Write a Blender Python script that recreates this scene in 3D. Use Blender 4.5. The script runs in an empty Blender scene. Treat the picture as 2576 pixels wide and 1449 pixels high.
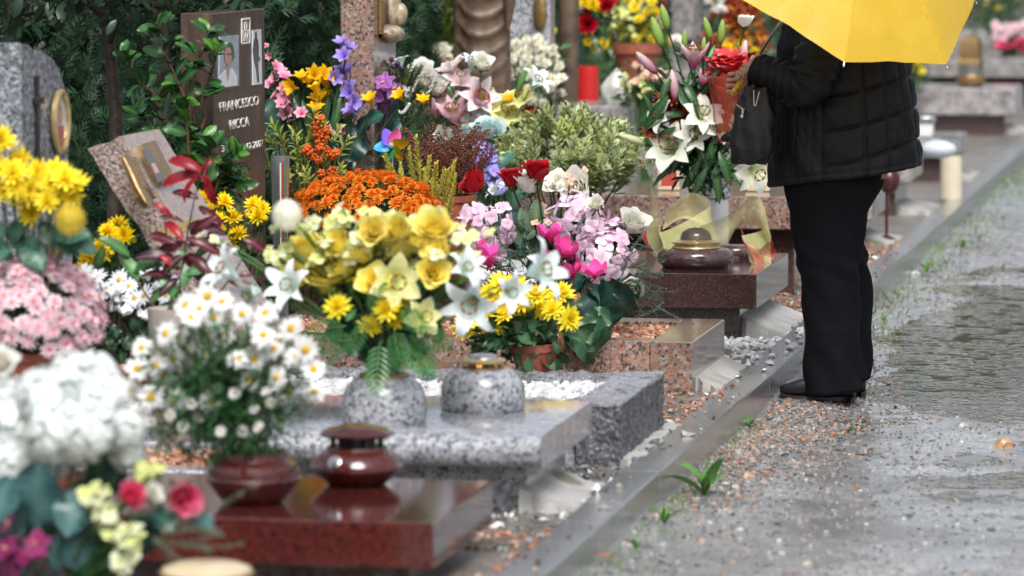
import bpy, math, random
import numpy as np
from mathutils import Vector, Matrix

random.seed(7)
RNG = np.random.default_rng(7)
PI = math.pi
scene = bpy.context.scene
COL = scene.collection

# ------------------------------------------------------------------ camera
LENS_PX = 4230.0                      # focal length in pixels of a 1024 wide picture
PITCH, YAW = math.radians(5.1144), math.radians(10.4775)
EYE = np.array([0.0, 0.0, 1.74])
FWD = np.array([-math.sin(YAW) * math.cos(PITCH), math.cos(YAW) * math.cos(PITCH), -math.sin(PITCH)])
RIGHT = np.array([math.cos(YAW), math.sin(YAW), 0.0])
UP = np.cross(RIGHT, FWD)
cam_data = bpy.data.cameras.new("camera")
cam_data.sensor_width = 36.0
cam_data.lens = LENS_PX / 1024 * 36.0
cam_data.clip_end = 2000.0
cam_data.dof.use_dof = True
cam_data.dof.focus_distance = 15.1
cam_data.dof.aperture_fstop = 3.4
cam = bpy.data.objects.new("camera", cam_data)
COL.objects.link(cam)
cam.matrix_world = Matrix(((RIGHT[0], UP[0], -FWD[0], EYE[0]), (RIGHT[1], UP[1], -FWD[1], EYE[1]),
                           (RIGHT[2], UP[2], -FWD[2], EYE[2]), (0, 0, 0, 1)))
scene.camera = cam

# ------------------------------------------------------------------ sky and light (overcast rain)
SUN_EL, SUN_AZ = math.radians(52), math.radians(165)
world = bpy.data.worlds.new("World")
scene.world = world
world.use_nodes = True
wn = world.node_tree
wn.nodes.clear()
sky = wn.nodes.new("ShaderNodeTexSky")
sky.sky_type = 'NISHITA'
sky.sun_disc = False
sky.sun_elevation = SUN_EL
sky.sun_rotation = SUN_AZ
sky.dust_density = 4.0
sky.air_density = 1.0
hs = wn.nodes.new("ShaderNodeHueSaturation")
hs.inputs["Saturation"].default_value = 0.42
hs.inputs["Value"].default_value = 1.0
bg = wn.nodes.new("ShaderNodeBackground")
bg.inputs["Strength"].default_value = 0.095
wo = wn.nodes.new("ShaderNodeOutputWorld")
wn.links.new(sky.outputs[0], hs.inputs["Color"])
wn.links.new(hs.outputs[0], bg.inputs["Color"])
wn.links.new(bg.outputs[0], wo.inputs["Surface"])
sun_data = bpy.data.lights.new("sun", 'SUN')
sun_data.energy = 1.5
sun_data.angle = math.radians(28)
sun_data.color = (1.0, 0.985, 0.965)
sun = bpy.data.objects.new("sun", sun_data)
COL.objects.link(sun)
sd = Vector((math.sin(SUN_AZ) * math.cos(SUN_EL), math.cos(SUN_AZ) * math.cos(SUN_EL), math.sin(SUN_EL)))
sun.rotation_euler = sd.to_track_quat('Z', 'Y').to_euler()
sun.location = (0, 0, 30)
scene.view_settings.view_transform = 'Standard'
scene.view_settings.look = 'None'
scene.view_settings.gamma = 1.0
scene.view_settings.exposure = 0.95
scene.render.engine = 'CYCLES'
scene.cycles.use_denoising = True
scene.cycles.max_bounces = 6
scene.cycles.transparent_max_bounces = 12
scene.cycles.caustics_reflective = False
scene.cycles.caustics_refractive = False

# ------------------------------------------------------------------ photo pixel (2576 wide) -> point on a known plane
KV = 1024 / 2576
def _ray(vx, vy):
    return FWD * LENS_PX + RIGHT * ((vx - 1288) * KV) - UP * ((vy - 724.5) * KV)
def atY(vx, vy, y):
    r = _ray(vx, vy); return Vector(EYE + r * (y / r[1]))
def atZ(vx, vy, z):
    r = _ray(vx, vy); return Vector(EYE + r * ((z - EYE[2]) / r[2]))
def atX(vx, vy, x):
    r = _ray(vx, vy); return Vector(EYE + r * (x / r[0]))
def vpix(p):                            # point -> photo pixel (2576 wide)
    q = np.array(p) - EYE; d = q @ FWD
    return 1288 + q @ RIGHT / d * LENS_PX / KV, 724.5 - q @ UP / d * LENS_PX / KV
def ppm(p):                            # photo pixels (2576 wide) per metre at a point
    return LENS_PX / KV / float((np.array(p) - EYE) @ FWD)

def hexc(h):
    c = [int(h[i:i + 2], 16) / 255 for i in (1, 3, 5)]
    return tuple(x / 12.92 if x < .04045 else ((x + .055) / 1.055) ** 2.4 for x in c)

# ------------------------------------------------------------------ mesh kit: a shape is (verts Nx3, [face arrays], colours Nx3)
def T_(V, F, C=(1, 1, 1)):
    V = np.asarray(V, float).reshape(-1, 3)
    C = np.asarray(C, float)
    if C.ndim == 1: C = np.tile(C, (len(V), 1))
    if isinstance(F, np.ndarray): F = [F]
    return (V, [np.asarray(f, int) for f in F if len(f)], C)
def xf(t, M):
    M = np.array(M)
    return (t[0] @ M[:3, :3].T + M[:3, 3], t[1], t[2])
def tint(t, c):
    return (t[0], t[1], t[2] * np.asarray(c))
def join(ts):
    V, F, C, o = [], [], [], 0
    for v, f, c in ts:
        V.append(v); C.append(c); F += [x + o for x in f]; o += len(v)
    d = {}
    for f in F: d.setdefault(f.shape[1], []).append(f)
    return (np.concatenate(V), [np.concatenate(x) for x in d.values()], np.concatenate(C))
def scatter(t, mats, cols=None):
    """many copies of one shape in one mesh"""
    mats = np.asarray(mats); n = len(mats); v, f, c = t; k = len(v)
    V = np.einsum('nij,kj->nki', mats[:, :3, :3], v) + mats[:, None, :3, 3]
    C = np.tile(c, (n, 1, 1))
    if cols is not None: C = C * np.asarray(cols)[:, None, :]
    off = (np.arange(n) * k)[:, None, None]
    return (V.reshape(-1, 3), [(x[None] + off).reshape(-1, x.shape[1]) for x in f], C.reshape(-1, 3))
def to_mesh(t, name, mats, smooth=True, sharp=None):
    V, F, C = t
    me = bpy.data.meshes.new(name)
    me.vertices.add(len(V)); me.vertices.foreach_set("co", V.astype(np.float32).ravel())
    lv = np.concatenate([f.ravel() for f in F]); lt = np.concatenate([np.full(len(f), f.shape[1]) for f in F])
    ls = np.concatenate([[0], np.cumsum(lt)[:-1]])
    me.loops.add(len(lv)); me.loops.foreach_set("vertex_index", lv.astype(np.int32))
    me.polygons.add(len(lt)); me.polygons.foreach_set("loop_start", ls.astype(np.int32))
    me.polygons.foreach_set("loop_total", lt.astype(np.int32))
    me.polygons.foreach_set("use_smooth", np.full(len(lt), smooth))
    at = me.color_attributes.new("Col", 'FLOAT_COLOR', 'POINT')
    at.data.foreach_set("color", np.hstack([C, np.ones((len(C), 1))]).astype(np.float32).ravel())
    me.update(); me.validate()
    me.materials.append(mats)
    if smooth and sharp is not None: me.set_sharp_from_angle(angle=math.radians(sharp))
    return me
def basis(axis, spin=0.0, scale=1.0, pos=(0, 0, 0)):
    """matrix whose Z is the axis"""
    z = Vector(axis).normalized()
    r = Vector((1, 0, 0)) if abs(z.x) < .9 else Vector((0, 1, 0))
    x = r.cross(z).normalized(); y = z.cross(x)
    c, s = math.cos(spin), math.sin(spin)
    x, y = x * c + y * s, y * c - x * s
    if isinstance(scale, (int, float)): scale = (scale,) * 3
    M = Matrix(((x.x * scale[0], y.x * scale[1], z.x * scale[2], pos[0]), (x.y * scale[0], y.y * scale[1], z.y * scale[2], pos[1]),
                (x.z * scale[0], y.z * scale[1], z.z * scale[2], pos[2]), (0, 0, 0, 1)))
    return M
def frame_x(xdir, up=(0, 0, 1), scale=1.0, pos=(0, 0, 0), roll=0.0):
    """matrix whose X runs along a leaf or petal and whose Z is near 'up'"""
    x = Vector(xdir).normalized(); u = Vector(up)
    y = u.cross(x)
    if y.length < 1e-3: y = Vector((0, 1, 0)).cross(x)
    y.normalize(); z = x.cross(y)
    c, s = math.cos(roll), math.sin(roll)
    y, z = y * c + z * s, z * c - y * s
    if isinstance(scale, (int, float)): scale = (scale,) * 3
    return Matrix(((x.x * scale[0], y.x * scale[1], z.x * scale[2], pos[0]), (x.y * scale[0], y.y * scale[1], z.y * scale[2], pos[1]),
                   (x.z * scale[0], y.z * scale[1], z.z * scale[2], pos[2]), (0, 0, 0, 1)))
def rz(a): return Matrix.Rotation(a, 4, 'Z')
def mv(x, y, z): return Matrix.Translation((x, y, z))

def grid_faces(nu, nv, wrap=False):
    i, j = np.meshgrid(np.arange(nu), np.arange(nv if wrap else nv - 0), indexing='ij')
    w = nv if wrap else nv + 1
    a = i * w + j; b = i * w + (j + 1) % w
    return np.stack([a, b, b + w, a + w], -1).reshape(-1, 4)
PROF = {
    'round': lambda t: max(.16, math.sin(PI * min(1, t ** .75 * .97 + .02)) ** .55) if t < .999 else .22,
    'lance': lambda t: math.sin(PI * (.06 + .94 * t) ) ** .85 if t < .98 else .03,
    'strap': lambda t: (.55 + .45 * t) if t < .8 else (1 - ((t - .8) / .2) ** 2) ** .5 * .98 + .02,
    'oval':  lambda t: math.sin(PI * (.04 + .955 * t)) ** .7 if t < .99 else .04,
    'spoon': lambda t: .3 + .7 * t ** 1.2 if t < .75 else max(.1, math.cos((t - .75) / .25 * 1.45)),
}
def petal(L, W, a0=0., a1=0., shape='round', cup=.15, c0=(1, 1, 1), c1=(1, 1, 1), ce=None, nu=4, wave=0., seed=0, pw=1.):
    """strip along +X with base at origin; a0..a1 = pitch from base to tip"""
    rs = random.Random(seed); V = []; C = []; x = z = 0.
    for i in range(nu + 1):
        t = i / nu; a = a0 + (a1 - a0) * t ** pw
        if i:
            am = a0 + (a1 - a0) * (t - .5 / nu) ** pw; x += L / nu * math.cos(am); z += L / nu * math.sin(am)
        w = W / 2 * PROF[shape](t)
        for s in (-1, 0, 1):
            d = cup * w * abs(s) + (wave * W * rs.uniform(-1, 1) if s and t > .3 else 0)
            V.append((x - math.sin(a) * d, s * w, z + math.cos(a) * d))
            c = [c0[k] + (c1[k] - c0[k]) * t for k in range(3)]
            if s and ce: c = [c[k] * .45 + ce[k] * .55 for k in range(3)]
            C.append(c)
    return T_(V, grid_faces(nu, 2), C)
def lathe(prof, seg=24, col=(1, 1, 1), cap=True):
    """prof: [(r, z)] from bottom to top"""
    n = len(prof); V = []
    for r, z in prof:
        for k in range(seg):
            a = 2 * PI * k / seg; V.append((r * math.cos(a), r * math.sin(a), z))
    F = [grid_faces(n - 1, seg, True)[:, [0, 1, 2, 3]]]
    if cap:
        V += [(0, 0, prof[0][1]), (0, 0, prof[-1][1])]
        b = n * seg
        F.append(np.array([(b, (k + 1) % seg, k) for k in range(seg)] + [(b + 1, (n - 1) * seg + k, (n - 1) * seg + (k + 1) % seg) for k in range(seg)]))
    return T_(V, F, col)
def tube(pts, r, seg=6, col=(1, 1, 1)):
    pts = [Vector(p) for p in pts]; n = len(pts); V = []
    if isinstance(r, (int, float)): r = [r] * n
    for i, p in enumerate(pts):
        d = (pts[min(i + 1, n - 1)] - pts[max(i - 1, 0)]).normalized()
        u = d.cross(Vector((.31, .9, .28))).normalized(); w = d.cross(u)
        for k in range(seg):
            a = 2 * PI * k / seg; V.append(p + (u * math.cos(a) + w * math.sin(a)) * r[i])
    F = [grid_faces(n - 1, seg, True)]
    V += [pts[0], pts[-1]]; b = n * seg
    F.append(np.array([(b, k, (k + 1) % seg) for k in range(seg)] + [(b + 1, (n - 1) * seg + (k + 1) % seg, (n - 1) * seg + k) for k in range(seg)]))
    return T_([tuple(v) for v in V], F, col)
def bez(a, b, c, n=6):
    a, b, c = Vector(a), Vector(b), Vector(c)
    return [a * (1 - t) ** 2 + b * 2 * t * (1 - t) + c * t * t for t in [i / n for i in range(n + 1)]]
def box(x0, x1, y0, y1, z0, z1, bev=.004, col=(1, 1, 1)):
    """box with chamfered edges"""
    def ring(z, e):
        return [(x0 + e + 0, y0 + 0, z), (x1 - e, y0, z), (x1, y0 + e, z), (x1, y1 - e, z), (x1 - e, y1, z), (x0 + e, y1, z), (x0, y1 - e, z), (x0, y0 + e, z)]
    b = bev
    def inset(z):
        return [(x0 + b, y0 + b, z), (x1 - b, y0 + b, z), (x1 - b, y0 + b, z), (x1 - b, y1 - b, z), (x1 - b, y1 - b, z), (x0 + b, y1 - b, z), (x0 + b, y1 - b, z), (x0 + b, y0 + b, z)]
    V = inset(z0) + ring(z0 + b, b) + ring(z1 - b, b) + inset(z1)
    F4 = list(grid_faces(3, 8, True)); caps = np.array([[0, 5, 3, 1], [24, 25, 27, 29]])
    return T_(V, [np.array(F4), caps], col)
def prism(poly, d, col=(1, 1, 1)):
    """poly: list of 3D points (planar), d: extrusion vector"""
    n = len(poly); P = [Vector(p) for p in poly]; D = Vector(d)
    V = [tuple(p) for p in P] + [tuple(p + D) for p in P]
    F4 = np.array([(i, (i + 1) % n, n + (i + 1) % n, n + i) for i in range(n)])
    c0 = sum(P, Vector()) / n
    V += [tuple(c0), tuple(c0 + D)]
    F3 = np.array([(2 * n, (i + 1) % n, i) for i in range(n)] + [(2 * n + 1, n + i, n + (i + 1) % n) for i in range(n)])
    return T_(V, [F4, F3], col)
def ball(r=1., seg=12, rings=8, col=(1, 1, 1), sq=(1, 1, 1)):
    prof = [(r * math.sin(PI * i / rings) + 1e-5, -r * math.cos(PI * i / rings)) for i in range(rings + 1)]
    t = lathe(prof, seg, col, cap=False)
    return (t[0] * np.array(sq), t[1], t[2])
def ico():
    p = (1 + 5 ** .5) / 2
    V = np.array([(-1, p, 0), (1, p, 0), (-1, -p, 0), (1, -p, 0), (0, -1, p), (0, 1, p), (0, -1, -p), (0, 1, -p), (p, 0, -1), (p, 0, 1), (-p, 0, -1), (-p, 0, 1)]) / 1.9
    F = np.array([(0, 11, 5), (0, 5, 1), (0, 1, 7), (0, 7, 10), (0, 10, 11), (1, 5, 9), (5, 11, 4), (11, 10, 2), (10, 7, 6), (7, 1, 8), (3, 9, 4), (3, 4, 2), (3, 2, 6), (3, 6, 8), (3, 8, 9), (4, 9, 5), (2, 4, 11), (6, 2, 10), (8, 6, 7), (9, 8, 1)])
    return V, F
def ico1(seed):
    V, F = ico(); V = list(map(tuple, V)); mid = {}; G = []
    def m(a, b):
        k = (min(a, b), max(a, b))
        if k not in mid:
            q = (np.array(V[a]) + np.array(V[b])) / 2; mid[k] = len(V); V.append(tuple(q / np.linalg.norm(q)))
        return mid[k]
    for a, b, c in F:
        ab, bc, ca = m(a, b), m(b, c), m(c, a); G += [(a, ab, ca), (b, bc, ab), (c, ca, bc), (ab, bc, ca)]
    r = np.random.default_rng(seed)
    V = np.array(V); V *= (1 + r.normal(0, .13, (len(V), 1)))
    return T_(V, np.array(G))

# ------------------------------------------------------------------ objects
def prop(o, label=None, cat=None, group=None, kind=None):
    for k, v in (("label", label), ("category", cat), ("group", group), ("kind", kind)):
        if v: o[k] = v
    return o
def thing(name, loc, label, cat, group=None):
    o = bpy.data.objects.new(name, None); o.empty_display_size = .05
    COL.objects.link(o); o.location = loc
    return prop(o, label, cat, group)
def put(name, me, parent=None, M=None, kind=None, label=None):
    """link a mesh; M is in the space of the parent (or world)"""
    o = bpy.data.objects.new(name, me); COL.objects.link(o)
    if parent is not None: o.parent = parent
    if M is not None: o.matrix_basis = M
    if kind: o["kind"] = kind
    if label: o["label"] = label
    return o
def rel(parent, M):
    """world matrix -> matrix in the space of an unrotated parent thing"""
    return Matrix.Translation(-Vector(parent.location)) @ M
def wpart(name, t, mat, parent, kind=None, smooth=True, sharp=40, label=None):
    """part built in world coordinates"""
    base = np.array(parent.location)
    return put(name, to_mesh((t[0] - base, t[1], t[2]), name, mat, smooth, sharp), parent, None, kind, label)
def wthing(name, t, mat, label, cat, group=None, base=None, kind=None, smooth=True, sharp=40):
    if base is None:
        base = (t[0].min(0) + t[0].max(0)) / 2; base[2] = t[0][:, 2].min()
    o = put(name, to_mesh((t[0] - np.array(base), t[1], t[2]), name, mat, smooth, sharp), None, Matrix.Translation(Vector(base)))
    return prop(o, label, cat, group, kind)

# ------------------------------------------------------------------ materials
def new_mat(name):
    m = bpy.data.materials.new(name); m.use_nodes = True; n = m.node_tree; n.nodes.clear()
    out = n.nodes.new("ShaderNodeOutputMaterial"); b = n.nodes.new("ShaderNodeBsdfPrincipled")
    n.links.new(b.outputs[0], out.inputs[0])
    return m, n, b, out
def nd(n, typ, **kw):
    x = n.nodes.new("ShaderNode" + typ)
    for k, v in kw.items():
        if k in x.inputs: x.inputs[k].default_value = v
        else: setattr(x, k, v)
    return x
def ramp(n, stops, interp='LINEAR'):
    r = n.nodes.new("ShaderNodeValToRGB"); cr = r.color_ramp; cr.interpolation = interp
    while len(cr.elements) < len(stops): cr.elements.new(.5)
    for e, (p, c) in zip(cr.elements, stops):
        e.position = p; e.color = (*c, 1) if len(c) == 3 else c
    return r
def bump(n, b, src, strength, dist=.01):
    x = nd(n, "Bump", Strength=strength, Distance=dist); n.links.new(src, x.inputs["Height"]); n.links.new(x.outputs[0], b.inputs["Normal"]); return x
def plain(name, col, rough=.5, metal=0., noise=.15, scale=40., bmp=0., spec=.5, coat=0.):
    m, n, b, o = new_mat(name)
    tc = nd(n, "TexCoord"); nz = nd(n, "TexNoise", Scale=scale, Detail=4.)
    n.links.new(tc.outputs["Object"], nz.inputs["Vector"])
    r = ramp(n, [(.3, [c * (1 - noise) for c in col]), (.7, [min(1, c * (1 + noise)) for c in col])])
    n.links.new(nz.outputs["Fac"], r.inputs[0]); n.links.new(r.outputs[0], b.inputs["Base Color"])
    b.inputs["Roughness"].default_value = rough; b.inputs["Metallic"].default_value = metal
    b.inputs["Specular IOR Level"].default_value = spec; b.inputs["Coat Weight"].default_value = coat
    if bmp: bump(n, b, nz.outputs["Fac"], bmp)
    return m
def attr_mat(name, rough=.45, trans=.25, spec=.4, var=.18, bmp=.0):
    """petals and leaves: colour from the vertices, a little variation from piece to piece, light passing through"""
    m, n, b, o = new_mat(name)
    a = nd(n, "VertexColor", layer_name="Col"); oi = nd(n, "ObjectInfo")
    mr = nd(n, "MapRange"); mr.inputs["To Min"].default_value = 1 - var; mr.inputs["To Max"].default_value = 1 + var
    n.links.new(oi.outputs["Random"], mr.inputs["Value"])
    tc = nd(n, "TexCoord"); nz = nd(n, "TexNoise", Scale=55., Detail=3.); n.links.new(tc.outputs["Object"], nz.inputs["Vector"])
    m2 = nd(n, "MapRange"); m2.inputs["To Min"].default_value = .8; m2.inputs["To Max"].default_value = 1.2
    n.links.new(nz.outputs["Fac"], m2.inputs["Value"])
    mu = nd(n, "Math", operation='MULTIPLY'); n.links.new(mr.outputs[0], mu.inputs[0]); n.links.new(m2.outputs[0], mu.inputs[1])
    vm = nd(n, "VectorMath", operation='SCALE'); n.links.new(a.outputs[0], vm.inputs[0]); n.links.new(mu.outputs[0], vm.inputs["Scale"])
    n.links.new(vm.outputs[0], b.inputs["Base Color"])
    b.inputs["Roughness"].default_value = rough; b.inputs["Specular IOR Level"].default_value = spec
    tr = nd(n, "BsdfTranslucent"); n.links.new(vm.outputs[0], tr.inputs[0])
    mx = nd(n, "MixShader", Fac=trans); n.links.new(b.outputs[0], mx.inputs[1]); n.links.new(tr.outputs[0], mx.inputs[2])
    n.links.new(mx.outputs[0], o.inputs[0])
    if bmp: bump(n, b, nz.outputs["Fac"], bmp, .004)
    return m
def granite(name, cols, grain=.008, rough=.12, bmp=0., wet=.5, fine=.35):
    """cols: [(share, colour)]; crystals of 'grain' metres"""
    m, n, b, o = new_mat(name)
    tc = nd(n, "TexCoord")
    nz = nd(n, "TexNoise", Scale=1 / grain * .35, Detail=2.); n.links.new(tc.outputs["Object"], nz.inputs["Vector"])
    sub = nd(n, "VectorMath", operation='SUBTRACT'); sub.inputs[1].default_value = (.5, .5, .5); n.links.new(nz.outputs["Color"], sub.inputs[0])
    sc = nd(n, "VectorMath", operation='SCALE'); sc.inputs["Scale"].default_value = grain * 1.3; n.links.new(sub.outputs[0], sc.inputs[0])
    ad = nd(n, "VectorMath", operation='ADD'); n.links.new(tc.outputs["Object"], ad.inputs[0]); n.links.new(sc.outputs[0], ad.inputs[1])
    out = None
    for g, fac in ((1.0, None), (.45, fine)):
        v = nd(n, "TexVoronoi", Scale=1 / (grain * g)); n.links.new(ad.outputs[0], v.inputs["Vector"])
        sp = nd(n, "SeparateColor"); n.links.new(v.outputs["Color"], sp.inputs[0])
        st, acc = [], 0.
        for s, c in cols: st.append((min(acc, .999), c)); acc += s
        r = ramp(n, st, 'CONSTANT'); n.links.new(sp.outputs[0], r.inputs[0])
        if fac is None: out = r.outputs[0]
        else:
            mx = nd(n, "Mix", data_type='RGBA'); mx.inputs[0].default_value = fac
            n.links.new(out, mx.inputs[6]); n.links.new(r.outputs[0], mx.inputs[7]); out = mx.outputs[2]
    big = nd(n, "TexNoise", Scale=5., Detail=5.); n.links.new(tc.outputs["Object"], big.inputs["Vector"])
    mr = nd(n, "MapRange"); mr.inputs["From Min"].default_value = .3; mr.inputs["From Max"].default_value = .7
    mr.inputs["To Min"].default_value = .78; mr.inputs["To Max"].default_value = 1.12; n.links.new(big.outputs["Fac"], mr.inputs["Value"])
    vm = nd(n, "VectorMath", operation='SCALE'); n.links.new(out, vm.inputs[0])
    oi = nd(n, "ObjectInfo"); ov = nd(n, "MapRange"); ov.inputs["To Min"].default_value = .84; ov.inputs["To Max"].default_value = 1.14; n.links.new(oi.outputs["Random"], ov.inputs["Value"])
    mm = nd(n, "Math", operation='MULTIPLY'); n.links.new(mr.outputs[0], mm.inputs[0]); n.links.new(ov.outputs[0], mm.inputs[1]); n.links.new(mm.outputs[0], vm.inputs["Scale"])
    n.links.new(vm.outputs[0], b.inputs["Base Color"])
    rr = nd(n, "MapRange"); rr.inputs["To Min"].default_value = rough * .5; rr.inputs["To Max"].default_value = rough * 1.8
    n2 = nd(n, "TexNoise", Scale=22., Detail=6.); n.links.new(tc.outputs["Object"], n2.inputs["Vector"])
    n.links.new(n2.outputs["Fac"], rr.inputs["Value"]); n.links.new(rr.outputs[0], b.inputs["Roughness"])
    b.inputs["Coat Weight"].default_value = wet; b.inputs["Coat Roughness"].default_value = .08 if not bmp else .25
    if bmp:
        n3 = nd(n, "TexNoise", Scale=70., Detail=8.); n.links.new(tc.outputs["Object"], n3.inputs["Vector"]); bump(n, b, n3.outputs["Fac"], bmp, .012)
    else:
        n3 = nd(n, "TexNoise", Scale=140., Detail=3.); n.links.new(tc.outputs["Object"], n3.inputs["Vector"]); bump(n, b, n3.outputs["Fac"], .05, .002)
    return m
petal_m = attr_mat("flower_petal", .5, .28, .3, .12)
leaf_m = attr_mat("wet_leaf", .28, .12, .38, .22)
needle_m = attr_mat("conifer_needle", .5, .15, .3, .1)
stone_m = attr_mat("loose_stone", .35, 0., .5, .1, .3)
solid_m = attr_mat("painted_surface", .4, 0., .5, .03)
plaster_m = attr_mat("wet_cement", .6, 0., .3, .05, .9)

gr_pink = granite("pink_granite", [(.26, (.28, .135, .09)), (.2, (.34, .2, .15)), (.22, (.17, .15, .14)), (.12, (.36, .32, .29)), (.2, (.028, .028, .031))], .011, .14)
gr_pink_rough = granite("rough_pink_granite", [(.3, (.4, .26, .2)), (.25, (.34, .27, .24)), (.2, (.5, .42, .38)), (.25, (.07, .065, .065))], .008, .5, .9, .15)
gr_pink_fine = granite("honed_pink_granite", [(.35, (.4, .28, .23)), (.3, (.34, .26, .23)), (.2, (.5, .42, .38)), (.15, (.13, .11, .11))], .006, .3, 0, .2)
gr_grey = granite("grey_granite", [(.35, (.5, .51, .54)), (.3, (.36, .37, .4)), (.17, (.2, .21, .24)), (.18, (.06, .065, .085))], .011, .12)
gr_char = granite("rough_charcoal_granite", [(.3, (.3, .31, .34)), (.3, (.2, .21, .23)), (.2, (.4, .41, .44)), (.2, (.05, .05, .06))], .009, .4, .8, .3)
gr_char_side = granite("split_charcoal_granite", [(.3, (.1, .1, .115)), (.25, (.035, .035, .045)), (.25, (.24, .25, .28)), (.2, (.06, .06, .07))], .01, .4, .8, .3)
gr_stele = granite("weathered_grey_granite", [(.3, (.2, .215, .24)), (.27, (.12, .13, .155)), (.23, (.34, .36, .39)), (.2, (.03, .033, .045))], .012, .45, 1., .2)
gr_red = granite("red_granite", [(.4, (.075, .015, .012)), (.3, (.105, .022, .017)), (.2, (.045, .011, .011)), (.1, (.018, .008, .01))], .009, .08)
gr_brown = granite("brown_granite", [(.4, (.055, .028, .027)), (.3, (.085, .045, .042)), (.2, (.03, .018, .019)), (.1, (.13, .085, .08))], .005, .1)
gr_kerb = granite("kerb_granite", [(.35, (.15, .15, .15)), (.35, (.2, .2, .198)), (.2, (.1, .1, .102)), (.1, (.27, .27, .265))], .005, .2, .06, .8)
gr_far = granite("far_grey_granite", [(.35, (.27, .255, .25)), (.35, (.36, .34, .33)), (.3, (.15, .14, .14))], .03, .3)
rust_m = None
def rusty():
    m, n, b, o = new_mat("rusty_brown_steel")
    tc = nd(n, "TexCoord"); mp = nd(n, "Mapping"); mp.inputs["Scale"].default_value = (30, 30, 5); n.links.new(tc.outputs["Object"], mp.inputs[0])
    a = nd(n, "TexNoise", Scale=1., Detail=8.); n.links.new(mp.outputs[0], a.inputs["Vector"])
    c = nd(n, "TexNoise", Scale=5., Detail=5., Distortion=.6); n.links.new(tc.outputs["Object"], c.inputs["Vector"])
    r1 = ramp(n, [(.3, (.034, .018, .015)), (.55, (.07, .037, .03)), (.75, (.12, .08, .066))]); n.links.new(a.outputs["Fac"], r1.inputs[0])
    r2 = ramp(n, [(.56, (0, 0, 0)), (.72, (1, 1, 1))]); n.links.new(c.outputs["Fac"], r2.inputs[0])
    mx = nd(n, "Mix", data_type='RGBA'); n.links.new(r2.outputs[0], mx.inputs[0]); n.links.new(r1.outputs[0], mx.inputs[6]); mx.inputs[7].default_value = (.12, .07, .03, 1)
    n.links.new(mx.outputs[2], b.inputs["Base Color"]); b.inputs["Roughness"].default_value = .38; bump(n, b, a.outputs["Fac"], .25, .004)
    return m
rust_m = rusty()
bronze_m = plain("bronze", (.3, .19, .08), .38, .7, .3, 60, .2)
brass_m = plain("pale_brass", (.6, .45, .22), .28, .7, .15, 50)
statue_m = plain("patinated_bronze", (.12, .082, .055), .42, .15, .35, 25, .15)
black_m = plain("black_iron", (.02, .018, .018), .45, .2, .3, 60, .2)
steel_m = plain("wet_steel", (.55, .55, .57), .25, .9, .1, 40)
terra_m = plain("terracotta", (.3, .085, .05), .45, 0, .2, 30, .2)
plastic_white = plain("milky_plastic", (.68, .69, .7), .3, 0, .04, 20)
wax_m = plain("cream_plastic", (.62, .56, .42), .4, 0, .06, 15)
redplastic_m = plain("red_plastic", (.55, .022, .018), .3, 0, .08, 15)
darkred_m = plain("dark_red_plastic", (.05, .009, .008), .25, 0, .1, 20)
bark_m = plain("wet_bark", (.036, .024, .018), .55, 0, .5, 28, .8)
wood_m = plain("weathered_wood", (.11, .075, .05), .6, 0, .5, 12, .6)
cream_m = plain("cream_enamel", (.62, .5, .33), .2, 0, .1, 20)
coat_m = plain("black_nylon", (.006, .006, .008), .5, 0, .3, 45, .15, .22)
trouser_m = plain("black_cotton", (.0045, .0047, .007), .85, 0, .3, 120, .3, .12)
bag_m = plain("black_leather", (.005, .005, .0065), .5, 0, .3, 150, .3)
shoe_m = plain("wet_black_leather", (.012, .012, .013), .35, 0, .2, 80, .1)
shoegrey_m = plain("grey_leather", (.13, .13, .14), .3, 0, .1, 80)
skin_m = plain("skin", (.52, .3, .21), .5, 0, .1, 60, .1)
hair_m = plain("dark_hair", (.03, .02, .014), .4, 0, .3, 200, .3)
def umbrella_mat():
    m, n, b, o = new_mat("yellow_umbrella_cloth")
    tc = nd(n, "TexCoord"); nz = nd(n, "TexNoise", Scale=7., Detail=4.); n.links.new(tc.outputs["Object"], nz.inputs["Vector"])
    r = ramp(n, [(.3, (.68, .44, .028)), (.7, (.76, .51, .05))]); n.links.new(nz.outputs["Fac"], r.inputs[0]); n.links.new(r.outputs[0], b.inputs["Base Color"])
    b.inputs["Roughness"].default_value = .4
    tr = nd(n, "BsdfTranslucent"); n.links.new(r.outputs[0], tr.inputs[0]); mx = nd(n, "MixShader", Fac=.3)
    n.links.new(b.outputs[0], mx.inputs[1]); n.links.new(tr.outputs[0], mx.inputs[2]); n.links.new(mx.outputs[0], o.inputs[0])
    n2 = nd(n, "TexNoise", Scale=16., Detail=6., Distortion=1.2); n.links.new(tc.outputs["Object"], n2.inputs["Vector"])
    vd = nd(n, "TexVoronoi", Scale=170.); n.links.new(tc.outputs["Object"], vd.inputs["Vector"])
    rd = ramp(n, [(.0, (1, 1, 1)), (.16, (0, 0, 0))]); n.links.new(vd.outputs["Distance"], rd.inputs[0])
    ad = nd(n, "Math", operation='MULTIPLY_ADD'); ad.inputs[1].default_value = .35; n.links.new(rd.outputs[0], ad.inputs[0]); n.links.new(n2.outputs["Fac"], ad.inputs[2])
    bump(n, b, ad.outputs[0], .3, .008)
    return m
umb_m = umbrella_mat()
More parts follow.
